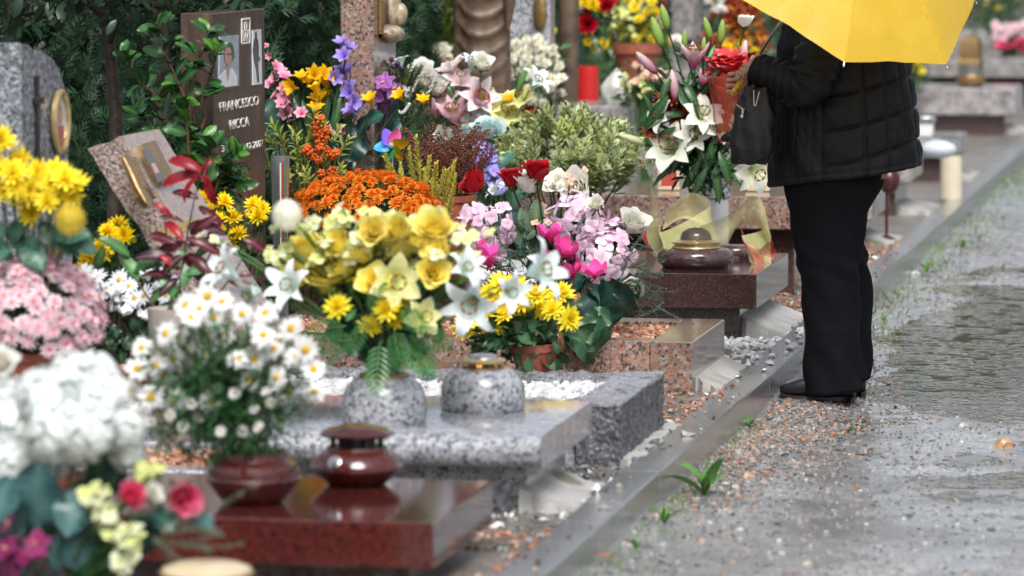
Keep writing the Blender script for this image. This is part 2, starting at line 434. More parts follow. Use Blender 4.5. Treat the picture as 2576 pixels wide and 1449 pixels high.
def sheer(name, col, alpha):
    m, n, b, o = new_mat(name)
    tc = nd(n, "TexCoord"); nz = nd(n, "TexNoise", Scale=25., Detail=3.); n.links.new(tc.outputs["Object"], nz.inputs["Vector"])
    r = ramp(n, [(.3, [c * .85 for c in col]), (.7, col)]); n.links.new(nz.outputs["Fac"], r.inputs[0]); n.links.new(r.outputs[0], b.inputs["Base Color"])
    b.inputs["Roughness"].default_value = .4; b.inputs["Alpha"].default_value = alpha
    return m
organza_m = sheer("yellow_organza", (.95, .92, .42), .5)
redmesh_m = sheer("red_mesh_ribbon", (.6, .08, .07), .7)
film_m = sheer("clear_film", (.35, .06, .035), .5)
def glass_mat(name, col, rough=.05):
    m, n, b, o = new_mat(name)
    b.inputs["Base Color"].default_value = (*col, 1); b.inputs["Roughness"].default_value = rough; b.inputs["Transmission Weight"].default_value = .9
    return m
smoke_m = glass_mat("smoked_plastic", (.3, .27, .25))
clear_m = glass_mat("clear_glass", (.75, .8, .82), .1)
flame_m, _n, _b, _o = new_mat("flame_glow"); _b.inputs["Base Color"].default_value = (.9, .4, .08, 1); _b.inputs["Emission Color"].default_value = (1, .35, .05, 1); _b.inputs["Emission Strength"].default_value = 2.5

def wet_gravel(name, palette, scale, rough, mudcol, mudshare=.35, film=.3):
    """fine wet gravel seen along the ground: crystals of colour, strong small relief, a wet film"""
    m, n, b, o = new_mat(name)
    tc = nd(n, "TexCoord"); v = nd(n, "TexVoronoi", Scale=scale); n.links.new(tc.outputs["Object"], v.inputs["Vector"])
    sp = nd(n, "SeparateColor"); n.links.new(v.outputs["Color"], sp.inputs[0])
    r = ramp(n, [(i / len(palette), c) for i, c in enumerate(palette)], 'CONSTANT'); n.links.new(sp.outputs[0], r.inputs[0])
    big = nd(n, "TexNoise", Scale=2.2, Detail=6.); n.links.new(tc.outputs["Object"], big.inputs["Vector"])
    rb = ramp(n, [(.5 - mudshare * .3, (1, 1, 1)), (.62, (0, 0, 0))]); n.links.new(big.outputs["Fac"], rb.inputs[0])
    mx = nd(n, "Mix", data_type='RGBA'); n.links.new(rb.outputs[0], mx.inputs[0]); n.links.new(r.outputs[0], mx.inputs[6]); mx.inputs[7].default_value = (*mudcol, 1)
    n.links.new(mx.outputs[2], b.inputs["Base Color"])
    rr = nd(n, "MapRange"); rr.inputs["To Min"].default_value = rough; rr.inputs["To Max"].default_value = rough * .5
    n.links.new(rb.outputs[0], rr.inputs["Value"]); n.links.new(rr.outputs[0], b.inputs["Roughness"])
    inv = ramp(n, [(0, (1, 1, 1)), (.6, (0, 0, 0))]); n.links.new(v.outputs["Distance"], inv.inputs[0])
    v2 = nd(n, "TexNoise", Scale=scale * .45, Detail=4.); n.links.new(tc.outputs["Object"], v2.inputs["Vector"])
    ad = nd(n, "Math", operation='ADD'); n.links.new(inv.outputs[0], ad.inputs[0]); n.links.new(v2.outputs["Fac"], ad.inputs[1])
    bump(n, b, ad.outputs[0], .5, .005)
    b.inputs["Coat Weight"].default_value = film; b.inputs["Coat Roughness"].default_value = .28
    return m
path_m = wet_gravel("wet_path_gravel", [(.33, .34, .35), (.2, .205, .215), (.48, .49, .5), (.37, .355, .335), (.12, .122, .13), (.3, .305, .31), (.56, .565, .57), (.25, .255, .265)], 130., .36, (.23, .225, .22), .3, 1.)
plot_m = wet_gravel("plot_gravel", [(.2, .15, .12), (.17, .17, .165), (.26, .2, .16), (.1, .1, .1), (.24, .23, .21), (.14, .13, .12)], 75., .45, (.12, .11, .09), .5)
soil_m = wet_gravel("far_ground", [(.06, .065, .035), (.045, .06, .03), (.09, .08, .055), (.04, .055, .025)], 25., .7, (.05, .055, .03), .5)
def water():
    m, n, b, o = new_mat("rain_puddle")
    tc = nd(n, "TexCoord"); b.inputs["Base Color"].default_value = (.1, .087, .07, 1); b.inputs["Roughness"].default_value = .04; b.inputs["IOR"].default_value = 1.33
    acc = None
    for s, w in ((3.3, 1.), (4.7, .8), (6.1, .7), (8.3, .5)):
        mp = nd(n, "Mapping"); mp.inputs["Location"].default_value = (s * 3.7, s * 1.3, 0); n.links.new(tc.outputs["Object"], mp.inputs[0])
        v = nd(n, "TexVoronoi", Scale=s); v.voronoi_dimensions = '2D'; n.links.new(mp.outputs[0], v.inputs["Vector"])
        a1, a2 = .1 + .02 * s, .2 + .02 * s
        fo = ramp(n, [(0, (.6,) * 3), (.03, (0,) * 3), (a1 - .035, (0,) * 3), (a1, (w,) * 3), (a1 + .035, (0,) * 3), (a2, (w * .6,) * 3), (a2 + .04, (0,) * 3)]); n.links.new(v.outputs["Distance"], fo.inputs[0])
        if acc is None: acc = fo.outputs[0]
        else:
            a = nd(n, "Math", operation='ADD'); n.links.new(acc, a.inputs[0]); n.links.new(fo.outputs[0], a.inputs[1]); acc = a.outputs[0]
    nz = nd(n, "TexNoise", Scale=9., Detail=3.); n.links.new(tc.outputs["Object"], nz.inputs["Vector"])
    a = nd(n, "Math", operation='MULTIPLY_ADD'); a.inputs[1].default_value = .8; n.links.new(nz.outputs["Fac"], a.inputs[0]); n.links.new(acc, a.inputs[2])
    bump(n, b, a.outputs[0], .5, .0014)
    return m
water_m = water()

# ================================================================== SETTING
KX = -1.785                            # outer face of the kerb; the path lies to its right
def vnoise(x, y, seed, f):
    r = np.random.default_rng(seed); g = r.random((64, 64))
    x = x * f; y = y * f; xi = np.floor(x).astype(int); yi = np.floor(y).astype(int); u = x - xi; v = y - yi
    u = u * u * (3 - 2 * u); v = v * v * (3 - 2 * v)
    h = lambda a, b: g[a % 64, b % 64]
    return (h(xi, yi) * (1 - u) + h(xi + 1, yi) * u) * (1 - v) + (h(xi, yi + 1) * (1 - u) + h(xi + 1, yi + 1) * u) * v
def path_height(x, y):
    h = (vnoise(x, y, 1, .55) - .5) * .035 + (vnoise(x, y, 2, 1.7) - .5) * .022 + (vnoise(x, y, 3, 6.) - .5) * .009 + (vnoise(x, y, 4, 19.) - .5) * .006
    h += .02 * np.exp(-((x - KX) / .22) ** 2)                     # banked up against the kerb
    h += .006
    for cx, cy, rx, ry, d in ((-.95, 17.3, .85, 2.0, .026), (-.55, 12.6, .75, .8, .014), (-1.05, 10.4, .42, .6, .017), (-.2, 14.5, .7, 1.2, .014), (-.5, 11.3, .4, .25, .012)):
        h -= d * np.exp(-(((x - cx) / rx) ** 2 + ((y - cy) / ry) ** 2) ** 2)
    return h
def sheet(xs, ys, hf):
    X, Y = np.meshgrid(xs, ys, indexing='ij'); Z = hf(X, Y)
    return T_(np.stack([X, Y, Z], -1).reshape(-1, 3), grid_faces(len(xs) - 1, len(ys) - 1)[:, ::-1])
far = wthing('ground', T_([(-400, -100, -.09), (400, -100, -.09), (400, 700, -.09), (-400, 700, -.09)], np.array([[0, 1, 2, 3]])), soil_m, None, None, base=(0, 0, 0), kind='structure')
xs = np.concatenate([np.linspace(KX - .03, .8, 140), np.linspace(.85, 6, 30)])
ys = np.concatenate([np.linspace(4, 9, 30), np.linspace(9.03, 20, 400), np.linspace(20.1, 34, 150), np.linspace(34.5, 90, 60)])
wthing('path', sheet(xs, ys, path_height), path_m, None, None, base=(0, 0, 0), kind='structure')
wthing('puddle_water', T_([(KX + .01, 6, -.0035), (3, 6, -.0035), (3, 40, -.0035), (KX + .01, 40, -.0035)], np.array([[0, 1, 2, 3]])), water_m, None, None, base=(0, 0, 0), kind='structure')
PLOT_Z = .1
def plot_height(x, y): return PLOT_Z + (vnoise(x, y, 5, 2.) - .5) * .02 + (vnoise(x, y, 6, 11.) - .5) * .012
wthing('plot_ground', sheet(np.concatenate([np.linspace(-4.5, KX - .1, 80)]), np.concatenate([np.linspace(3, 8, 15), np.linspace(8.1, 24, 260), np.linspace(24.3, 95, 120)]), plot_height), plot_m, None, None, base=(0, 0, 0), kind='structure')

# kerb of granite stones
kerb = bpy.data.objects.new('kerb', None); COL.objects.link(kerb); kerb.location = (KX, 12, 0); kerb['kind'] = 'structure'
joints = [4.2, 6.6, 9.0, 11.36, 12.03, 14.62, 17.2, 19.75, 22.4, 25.0, 27.5, 30.1, 32.7, 35.3, 38, 41, 44, 47, 50, 54, 58, 62]
for i, (a, b) in enumerate(zip(joints, joints[1:])):
    dx, dz = random.uniform(-.003, .003), random.uniform(-.003, .003)
    wpart('kerb_stone', box(KX - .115 + dx, KX + dx, a + .004, b - .004, -.2, .12 + dz, .005), gr_kerb, kerb, sharp=25)

# loose stones
PEB = [ico1(s) for s in range(5)]
def rand_rot(n):
    q = RNG.normal(size=(n, 4)); q /= np.linalg.norm(q, axis=1)[:, None]; w, x, y, z = q.T
    R = np.empty((n, 3, 3))
    R[:, 0] = np.stack([1 - 2 * (y * y + z * z), 2 * (x * y - w * z), 2 * (x * z + w * y)], -1)
    R[:, 1] = np.stack([2 * (x * y + w * z), 1 - 2 * (x * x + z * z), 2 * (y * z - w * x)], -1)
    R[:, 2] = np.stack([2 * (x * z - w * y), 2 * (y * z + w * x), 1 - 2 * (x * x + y * y)], -1)
    return R
def pebbles(P, size, palette, flat=.6, jit=.35, low=False):
    """P: n x 3 centres"""
    n = len(P); R = rand_rot(n); out = []
    s = np.asarray(size) * np.exp(RNG.normal(0, jit, n)); S = np.stack([s, s * RNG.uniform(.65, 1, n), s * RNG.uniform(.45, .8, n)], -1)
    A = R * S[:, None, :]; A[:, 2, :] *= flat
    M = np.zeros((n, 4, 4)); M[:, :3, :3] = A; M[:, :3, 3] = P; M[:, 3, 3] = 1
    pal = np.array(palette); cols = pal[RNG.integers(0, len(pal), n)] * RNG.uniform(.75, 1.2, (n, 1))
    if low:
        v, f = ico(); v = v * (1 + np.random.default_rng(3).normal(0, .16, (12, 1))); return scatter(T_(v, f), M, cols)
    k = RNG.integers(0, 5, n)
    return join([scatter(PEB[j], M[k == j], cols[k == j]) for j in range(5) if (k == j).any()])
WHITE = [(.72, .73, .73), (.62, .63, .64), (.78, .78, .77), (.5, .51, .52)]
ORANGE = [(.46, .2, .11), (.55, .3, .18), (.38, .15, .085), (.58, .38, .27), (.3, .13, .08)]
GREY = [(.22, .22, .22), (.14, .15, .16), (.34, .33, .31), (.09, .1, .11), (.27, .25, .21)]
MIX = ORANGE + GREY + WHITE[:2]
n = 20000
x = KX + .02 + RNG.exponential(.75, n); y = RNG.uniform(9.3, 24, n) ; keep = x < 1.2; x, y = x[keep], y[keep]
z = path_height(x, y); keep = z > -.006; x, y, z = x[keep], y[keep], z[keep]
wthing('path_gravel', pebbles(np.stack([x, y, z + .001], -1), .0044, GREY + GREY + [(.3, .2, .15), (.38, .37, .36), (.22, .2, .18), (.16, .155, .15), (.12, .12, .12)], .6, .5, True), stone_m, 'loose small wet stones scattered over the gravel path', 'gravel', base=(0, 0, 0), kind='stuff')
n = 4600
x = KX + .01 + np.abs(RNG.normal(0, .16, n)); y = np.clip(RNG.normal(13.8, .8, n), 11.5, 17)
wthing('orange_gravel', pebbles(np.stack([x, y, path_height(x, y) + .003], -1), .0055, [(.36, .17, .1), (.42, .25, .16), (.3, .13, .08)] + GREY + GREY[:2] + [(.27, .19, .15), (.3, .25, .22), (.34, .33, .32)], .6, .4, True), stone_m, 'spilled orange gravel along the foot of the kerb by the shoes', 'gravel', base=(0, 0, 0), kind='stuff')
# coloured gravel lying between the graves and the kerb
n = 14000
x = RNG.uniform(-2.95, KX - .01, n); y = RNG.uniform(9.2, 21, n)
ph = vnoise(x, y, 9, 1.4)
zz = np.where(x > KX - .115, .121, plot_height(x, y))
ok = ((x < KX - .11) | (RNG.random(n) < .1)) & ~((x < -1.95) & (((y > 9.8) & (y < 10.5)) | ((y > 12.2) & (y < 13.1)) | ((y > 14.1) & (y < 14.9)) | ((y > 16) & (y < 16.9))))
x, y, zz, ph = x[ok], y[ok], zz[ok], ph[ok]
pts = np.stack([x, y, zz + .004], -1)
w = (y > 14.9) & (y < 16.2) & (RNG.random(len(y)) < .75)
o = ~w & (((y < 10.9) & (ph > .4)) | ((y > 13.1) & (y < 14.3)) | (y > 16.8)) & (RNG.random(len(y)) < .8); g = ~w & ~o
wthing('plot_gravel', join([pebbles(pts[w], .0145, WHITE, .75, .3), pebbles(pts[o], .0078, ORANGE + ORANGE + GREY[:2], .7, .35, True), pebbles(pts[g], .0085, GREY + WHITE[:1], .7, .4, True)]), stone_m, 'mixed orange, grey and white gravel lying between the graves', 'gravel', base=(0, 0, 0), kind='stuff')
# single bigger stones on the path
for (vx, vy, s, c, lab) in ((2525, 1122, .03, (.45, .27, .13), 'tan cobble half sunk in the wet path at the right edge'), (1938, 1136, .016, (.74, .74, .72), 'small white pebble on the path left of the weeds'),
                            (2300, 692, .024, (.55, .56, .55), 'white stone on the path edge beyond the shoes'), (2420, 1079, .026, (.3, .31, .32), 'pale grey flat stone half sunk in the path'), (1252, 1330, .02, (.78, .78, .76), 'single white stone on the grey gravel beside the red tomb')):
    zg = PLOT_Z if vx < 1500 else 0.
    p = atZ(vx, vy, zg); t = xf(PEB[2], Matrix.Translation(p + Vector((0, 0, s * .15))) @ Matrix.Diagonal((s * 1.1, s, s * .75, 1)))
    wthing('stone', tint(t, c), stone_m, lab, 'stone')

# ---------------------------------------------------------------- graves
def rough_box(x0, x1, y0, y1, z0, z1, d=.006, step=.02, seed=0):
    """split stone: a box of many faces pushed in and out"""
    t = []
    def face(o, u, v, nu, nv):
        V = [(np.array(o) + np.array(u) * i / nu + np.array(v) * j / nv) for i in range(nu + 1) for j in range(nv + 1)]
        return T_(V, grid_faces(nu, nv))
    cx, cy, cz = x1 - x0, y1 - y0, z1 - z0
    k = lambda l: max(1, int(l / step))
    t = join([face((x0, y0, z0), (cx, 0, 0), (0, 0, cz), k(cx), k(cz)), face((x1, y0, z0), (0, cy, 0), (0, 0, cz), k(cy), k(cz)), face((x1, y1, z0), (-cx, 0, 0), (0, 0, cz), k(cx), k(cz)),
              face((x0, y1, z0), (0, -cy, 0), (0, 0, cz), k(cy), k(cz)), face((x0, y0, z1), (cx, 0, 0), (0, cy, 0), k(cx), k(cy))])
    V = t[0].copy(); c = np.array([(x0 + x1) / 2, (y0 + y1) / 2, (z0 + z1) / 2])
    for a in range(3):
        V[:, a] += d * 2 * (vnoise(t[0][:, (a + 1) % 3] * 1.7 + t[0][:, a] * 3, t[0][:, (a + 2) % 3] * 1.3 + t[0][:, a], seed + a, 28.) - .5)
    return (V, t[1], t[2])
def skirt(x0, x1, y0, y1, z0, z1, seed):
    """cement fillet trowelled from a tomb foot down to the kerb, with crumbling ends"""
    n, m = 44, 10; V = []; C = []
    u = np.linspace(0, 1, n + 1)
    e0 = vnoise(np.linspace(0, 1, m + 1), np.zeros(m + 1), seed, 5.) * .06; e1 = vnoise(np.linspace(0, 1, m + 1), np.ones(m + 1), seed + 1, 5.) * .06
    out = vnoise(u, u * 0, seed + 2, 9.) * .018 + vnoise(u, u * 0, seed + 3, 30.) * .006
    for i in range(n + 1):
        for k in range(m + 1):
            t = k / m; yy = (y0 + e0[k]) * (1 - u[i]) + (y1 - e1[k]) * u[i]
            xx = x0 - .01 + (x1 - x0 + .01 - out[i]) * t
            end = 1.
            zz = z0 + (z1 - z0) * (1 - t) ** 1.35 * end + (vnoise(np.array(xx * 1.), np.array(yy), seed + 4, 24.) - .5) * .0025 - (.05 if k == m else 0) - (.09 if i in (0, n) else 0)
            V.append((xx, yy, float(zz)))
            k2 = .75 + .4 * float(vnoise(np.array(xx), np.array(yy), seed + 5, 14.)); w = float(vnoise(np.array(xx), np.array(yy), seed + 6, 6.))
            C.append((.4 * k2, .395 * k2, .375 * k2) if w < .86 else (.2 * k2, .2 * k2, .15 * k2))
    return T_(V, grid_faces(n, m), C)
def grave(name, y0, y1, label, group='graves along the kerb'):
    return thing(name, (-2.7, (y0 + y1) / 2, PLOT_Z), label, 'grave', group)

# 1 red polished slab (front)
g1 = grave('grave', 9.78, 10.54, 'polished red granite tomb slab nearest the camera with dark base')
wpart('slab', box(-3.35, -2.0, 9.78, 10.54, .172, .285, .004), gr_red, g1, sharp=25)
wpart('base', box(-3.3, -2.075, 9.87, 10.46, .0, .172, .003), gr_brown, g1, sharp=25)
# 2 grey slab with a rounded nosing
g2 = grave('grave', 11.12, 11.98, 'pale grey speckled granite slab with rounded front edge, second from the camera')
prof = [(11.98, .235), (11.98, .322), (11.976, .326)] + [(11.165 - .045 * math.sin(a), .281 + .045 * math.cos(a)) for a in [i * PI / 8 for i in range(9)]]
wpart('slab', prism([(-2.82, yy, zz) for yy, zz in prof], (.84, 0, 0)), gr_grey, g2, sharp=35)
wpart('base', box(-2.8, -2.045, 11.3, 11.9, .0, .235, .004), gr_grey, g2, sharp=25)
wpart('side_frame', box(-3.5, -2.83, 11.2, 11.3, .0, .2, .005), gr_grey, g2, sharp=25)
wpart('side_frame', box(-3.5, -2.83, 11.8, 11.9, .0, .2, .005), gr_grey, g2, sharp=25)
pb = np.stack([RNG.uniform(-3.5, -2.83, 1400), RNG.uniform(11.3, 11.8, 1400), RNG.uniform(.165, .18, 1400)], -1)
wpart('gravel_infill', join([tint(box(-3.5, -2.83, 11.3, 11.8, 0, .165, .001), (.3, .15, .1)), pebbles(pb, .011, ORANGE, .7, .35, True)]), stone_m, g2, 'stuff')
wpart('cement_skirt', skirt(-2.05, -1.885, 11.2, 11.8, .11, .17, 1), plaster_m, g2, sharp=60)
# 3 rough charcoal frame filled with white pebbles
g3 = grave('grave', 12.25, 13.12, 'rough charcoal granite grave frame filled with white pebbles')
wpart('foot_stone', rough_box(-2.07, -1.935, 12.22, 13.1, .02, .287, .007, .02, 11), gr_char_side, g3, sharp=30)
wpart('foot_cap', rough_box(-2.073, -1.932, 12.217, 13.103, .283, .291, .004, .02, 12), gr_char, g3, sharp=30)
for j, (a, b) in enumerate(((12.25, 12.36), (12.98, 13.1))):
    wpart('side_stone', rough_box(-3.45, -2.08, a, b, .02, .285, .012, .03, 20 + j), gr_char, g3, sharp=30)
nn = 2300
pb = np.stack([RNG.uniform(-3.4, -2.09, nn), RNG.uniform(12.37, 12.97, nn), RNG.uniform(.243, .262, nn)], -1)
wpart('pebble_infill', join([tint(box(-3.43, -2.08, 12.36, 12.98, 0, .24, .001), (.3, .3, .3)), pebbles(pb, .0165, WHITE, .75, .25)]), stone_m, g3, 'stuff')
wpart('cement_skirt', skirt(-1.94, -1.86, 12.2, 13.2, .118, .126, 2), plaster_m, g3, sharp=60)
# 4 pink polished frame with orange gravel
g4 = grave('grave', 14.08, 14.9, 'polished pink speckled granite grave frame filled with orange gravel')
wpart('foot_stone', box(-2.13, -1.985, 14.08, 14.9, .03, .285, .004), gr_pink, g4, sharp=25)
for (a, b) in ((14.083, 14.2), (14.78, 14.897)):
    for (c, d) in ((-2.43, -2.132), (-2.95, -2.432), (-3.55, -2.952)):
        wpart('side_stone', box(c, d, a, b, .03, .284 + random.uniform(-.001, .001), .003), gr_pink, g4, sharp=25)
nn = 3600
pb = np.stack([RNG.uniform(-3.5, -2.14, nn), RNG.uniform(14.2, 14.78, nn), RNG.uniform(.25, .268, nn)], -1)
wpart('gravel_infill', join([tint(box(-3.5, -2.135, 14.2, 14.78, 0, .25, .001), (.3, .16, .1)), pebbles(pb, .012, ORANGE, .7, .35, True)]), stone_m, g4, 'stuff')
wpart('cement_skirt', skirt(-1.99, -1.88, 14.12, 14.95, .118, .165, 3), plaster_m, g4, sharp=60)
# 5 dark brown slab
g5 = grave('grave', 15.93, 16.95, 'dark brown polished granite slab beside the person with lamp on it')
wpart('slab', box(-2.72, -2.0, 15.93, 16.95, .224, .357, .003), gr_brown, g5, sharp=25)
wpart('base', box(-2.7, -2.075, 16.02, 16.86, .0, .224, .003), gr_brown, g5, sharp=25)
wpart('side_frame', box(-3.6, -2.73, 15.97, 16.07, .0, .27, .004), gr_brown, g5, sharp=25)
wpart('side_frame', box(-3.6, -2.73, 16.8, 16.9, .0, .27, .004), gr_brown, g5, sharp=25)
pb = np.stack([RNG.uniform(-3.55, -2.73, 1100), RNG.uniform(16.08, 16.8, 1100), RNG.uniform(.3, .32, 1100)], -1)
wpart('pebble_infill', join([tint(box(-3.6, -2.73, 16.07, 16.8, 0, .3, .001), (.3, .3, .3)), pebbles(pb, .02, WHITE, .7)]), stone_m, g5, 'stuff')
wpart('cement_skirt', skirt(-2.08, -1.885, 16.0, 16.9, .118, .19, 4), plaster_m, g5, sharp=60)
# 6 raised pink slab behind the lilies
g6 = grave('grave', 17.75, 18.7, 'raised pink granite slab standing behind the tall lily vase')
wpart('slab', box(-3.4, -2.0, 17.75, 18.7, .39, .53, .005), gr_pink, g6, sharp=25)
wpart('base', box(-3.35, -2.08, 17.85, 18.6, .0, .39, .005), gr_brown, g6, sharp=25)
# 0 grave at the very front, mostly below the frame
g0 = grave('grave', 8.3, 9.25, 'dark grave at the bottom left corner under the white hydrangeas')
wpart('slab', box(-3.4, -2.2, 8.3, 9.25, .1, .2, .005), gr_brown, g0, sharp=25)
wpart('base', box(-3.35, -2.3, 8.4, 9.15, .0, .1, .005), gr_brown, g0, sharp=25)

# ================================================================== FLOWER AND LEAF KIT (flower axis = +Z, leaf along +X, metres at scale 1)
def ring_of(p, n, a0=0., z=0., r=0., tilt=0., jit=.12, rs=random):
    out = []
    for k in range(n):
        a = a0 + 2 * PI * k / n + rs.uniform(-jit, jit)
        s = rs.uniform(.88, 1.1)
        out.append(xf(p, rz(a) @ mv(r, 0, z) @ Matrix.Rotation(-tilt + rs.uniform(-jit, jit), 4, 'Y') @ Matrix.Scale(s, 4)))
    return out
def mix3(a, b, t): return tuple(a[i] + (b[i] - a[i]) * t for i in range(3))
def mum(rings, c_in, c_out, ctr=None, seed=0, shape='strap', cup=.25):
    """rings: (n, length, width, pitch at base, pitch at tip)"""
    rs = random.Random(seed); out = []
    for i, (n, L, W, a0, a1) in enumerate(rings):
        f = i / max(1, len(rings) - 1)
        c = mix3(c_out, c_in, f)
        out += ring_of(petal(L, W, a0, a1, shape, cup, mix3(c, c_in, .5), c, nu=3), n, rs.uniform(0, 6), .002 * i, rs=rs)
    if ctr: out.append(xf(ball(.5, 8, 5, ctr[1]), mv(0, 0, ctr[2]) @ Matrix.Diagonal((ctr[0] * 2, ctr[0] * 2, ctr[0] * 1.1, 1))))
    return join(out)
def make_variants(f, n, mat, name): return [to_mesh(f(s), name, mat) for s in range(n)]
# full-size mums (radius .04) and pompon mums (radius .022)
def big_mum(ci, co, seed): return mum([(13, .04, .011, .05, .35), (12, .036, .0105, .35, .75), (10, .029, .01, .7, 1.15), (8, .021, .009, 1.0, 1.5), (6, .014, .008, 1.25, 1.8)], ci, co, None, seed)
def pom_mum(ci, co, seed): return mum([(11, .022, .0095, -.05, .1), (10, .0195, .009, .3, .5), (9, .016, .008, .65, .95), (6, .012, .007, 1.0, 1.4)], ci, co, (.005, mix3(ci, (.25, .1, .01), .4), .006), seed, 'spoon', .3)
def daisy(co, cc, seed, L=.024, n=13): return mum([(n, L, .0085, .05, .0), (n - 4, L * .85, .008, .25, .15)], co, co, (.0075, cc, .003), seed, 'strap', .1)
def pinkm(seed): return mum([(15, .026, .007, -.1, .05), (13, .022, .0065, .25, .4), (9, .016, .006, .6, .9)], hexc('#f0c6d1'), hexc('#faecf1'), (.006, hexc('#c98a5c'), .004), seed)
def lily(co, ci, seed, L=.1, W=.042, open_=1.0, recurve=-.9, pw=1.):
    rs = random.Random(seed); out = []
    a0 = 1.25 - .35 * open_
    for k in range(6):
        p = petal(L * rs.uniform(.93, 1.05), W * (1 if k % 2 else .78), a0, a0 + recurve * open_, 'lance', .22, ci, co, nu=7, wave=.03, seed=seed + k, pw=pw)
        out.append(xf(p, rz(k * PI / 3 + rs.uniform(-.1, .1)) @ mv(.004, 0, 0)))
    for k in range(6):
        a = k * PI / 3 + .4; e = (math.cos(a) * .02, math.sin(a) * .02, .07)
        out.append(tube([(0, 0, 0), (e[0] * .5, e[1] * .5, .045), e], .0011, 4, (.45, .6, .25)))
        out.append(xf(ball(.5, 6, 4, (.3, .1, .025)), mv(*e) @ rz(a) @ Matrix.Diagonal((.008, .022, .007, 1))))
    out.append(tube([(0, 0, 0), (0, 0, .085)], .0016, 4, (.5, .65, .35)))
    return join(out)
def bud(L, r, c0, c1, seg=8):
    prof = [(r * .35, 0), (r * .8, L * .18), (r, L * .42), (r * .85, L * .68), (r * .45, L * .9), (r * .08, L)]
    t = lathe(prof, seg, (1, 1, 1)); z = t[0][:, 2:3] / L
    # three shallow grooves between the closed petals
    a = np.arctan2(t[0][:, 1], t[0][:, 0]); k = (1 - .1 * np.abs(np.cos(1.5 * a)) ** 6)[:, None]
    V = t[0].copy(); V[:, :2] *= k
    return (V, t[1], np.array(c0) * (1 - z) + np.array(c1) * z)
def rose(co, ci, seed, r=.03, open_=.6, n=16):
    rs = random.Random(seed); out = []
    for k in range(n):
        f = k / n; a = k * 2.4
        L = r * (1.15 + .35 * f); p = petal(L, r * (1.0 + .75 * f), 1.5 - .25 * f * open_, 1.65 - 1.25 * f * open_, 'round', .38, mix3(ci, co, f * .6), mix3(ci, co, .3 + .7 * f), nu=4, wave=.03, seed=seed + k)
        out.append(xf(p, rz(a) @ mv(r * .1 + r * .5 * f, 0, r * .12 * (1 - f))))
    for k in range(5): out.append(xf(petal(r * .9, r * .35, -.2, .5, 'lance', .1, (.04, .1, .03), (.05, .12, .03), nu=3), rz(k * 1.256) @ mv(r * .1, 0, -.002)))
    out.append(xf(ball(.5, 8, 5, (.04, .1, .03)), mv(0, 0, -.004) @ Matrix.Diagonal((r * .9, r * .9, r * .7, 1))))
    return join(out)
def floret(c, cc, seed, L=.017):
    rs = random.Random(seed); out = []
    for k in range(4):
        out.append(xf(petal(L * rs.uniform(.85, 1.05), L * 1.02, .4, -.5, 'round', -.12, mix3(c, cc, .8), mix3(c, cc, rs.uniform(0, .25)), nu=5, wave=.07, seed=seed * 7 + k), rz(k * PI / 2 + rs.uniform(-.15, .15)) @ mv(.0015, 0, (k % 2) * .0015) @ Matrix.Rotation(rs.uniform(-.25, .25), 4, 'X')))
    out.append(xf(ball(.0022, 6, 4, mix3(c, cc, .7)), mv(0, 0, .001)))
    return join(out)
def ball_dirs(n, zmin=-.4, jit=.12, seed=0):
    rs = np.random.default_rng(seed); i = np.arange(n); z = 1 - (1 - zmin) * (i + .5) / n; a = i * 2.39996
    r = np.sqrt(1 - z * z); D = np.stack([r * np.cos(a), r * np.sin(a), z], -1) + rs.normal(0, jit, (n, 3))
    return D / np.linalg.norm(D, axis=1)[:, None]
def hydrangea(c, c2, cc, R, n, seed, L=.017):
    rs = random.Random(seed); out = []
    fl = [floret(mix3(c, c2, k / 4), cc, k, L) for k in range(5)]
    for d in ball_dirs(n, -.5, .06, seed):
        out.append(xf(rs.choice(fl), basis(d, rs.uniform(0, 6), rs.uniform(.85, 1.15), tuple(d * R * rs.uniform(.72, 1.08)))))
    return join(out)
def cyclamen(c, cb, seed):
    rs = random.Random(seed); out = []
    for k in range(5):
        p = petal(.036, .029, .2, 1.5 + rs.uniform(-.25, .15), 'round', .15, cb, c, nu=5, wave=.05, seed=seed + k)
        out.append(xf(p, rz(k * 1.2566 + rs.uniform(-.15, .15)) @ mv(.004, 0, 0)))
    out.append(xf(ball(.0065, 8, 5, cb), mv(0, 0, -.002)))
    return join(out)
def trumpet(c, cb, seed, L=.04, W=.02, flare=-.9):
    rs = random.Random(seed); out = []
    for k in range(6): out.append(xf(petal(L * rs.uniform(.92, 1.06), W, 1.35, 1.35 + flare, 'oval', .3, cb, c, nu=5, wave=.04, seed=seed + k), rz(k * PI / 3) @ mv(.002, 0, 0)))
    out.append(xf(bud(L * .4, .004, (.12, .25, .06), cb, 6), mv(0, 0, -L * .25)))
    return join(out)
def orchid(c, ce, seed, L=.045):
    rs = random.Random(seed); out = []
    for k in range(5): out.append(xf(petal(L, L * (.95 if k in (1, 4) else .6), .25, -.05, 'round', .15, c, c, ce, nu=5, wave=.03, seed=seed + k), rz(k * 1.2566)))
    out.append(xf(bud(L * .5, L * .14, (.6, .5, .1), ce, 6), Matrix.Rotation(.9, 4, 'Y')))
    return join(out)
def leafT(L, W, c, cm=None, fold=.22, a0=.25, a1=-.35, shape='oval', nu=6, wave=0., seed=0, ce=None):
    """leaf with a sunk midrib: the outer edge is lifted by 'fold'"""
    t = petal(L, W, a0, a1, shape, fold, c, c, ce, nu, wave, seed)
    C = t[2].copy(); C[1::3] = np.array(cm if cm else [min(1, x * 1.6) for x in c])
    return (t[0], t[1], C)
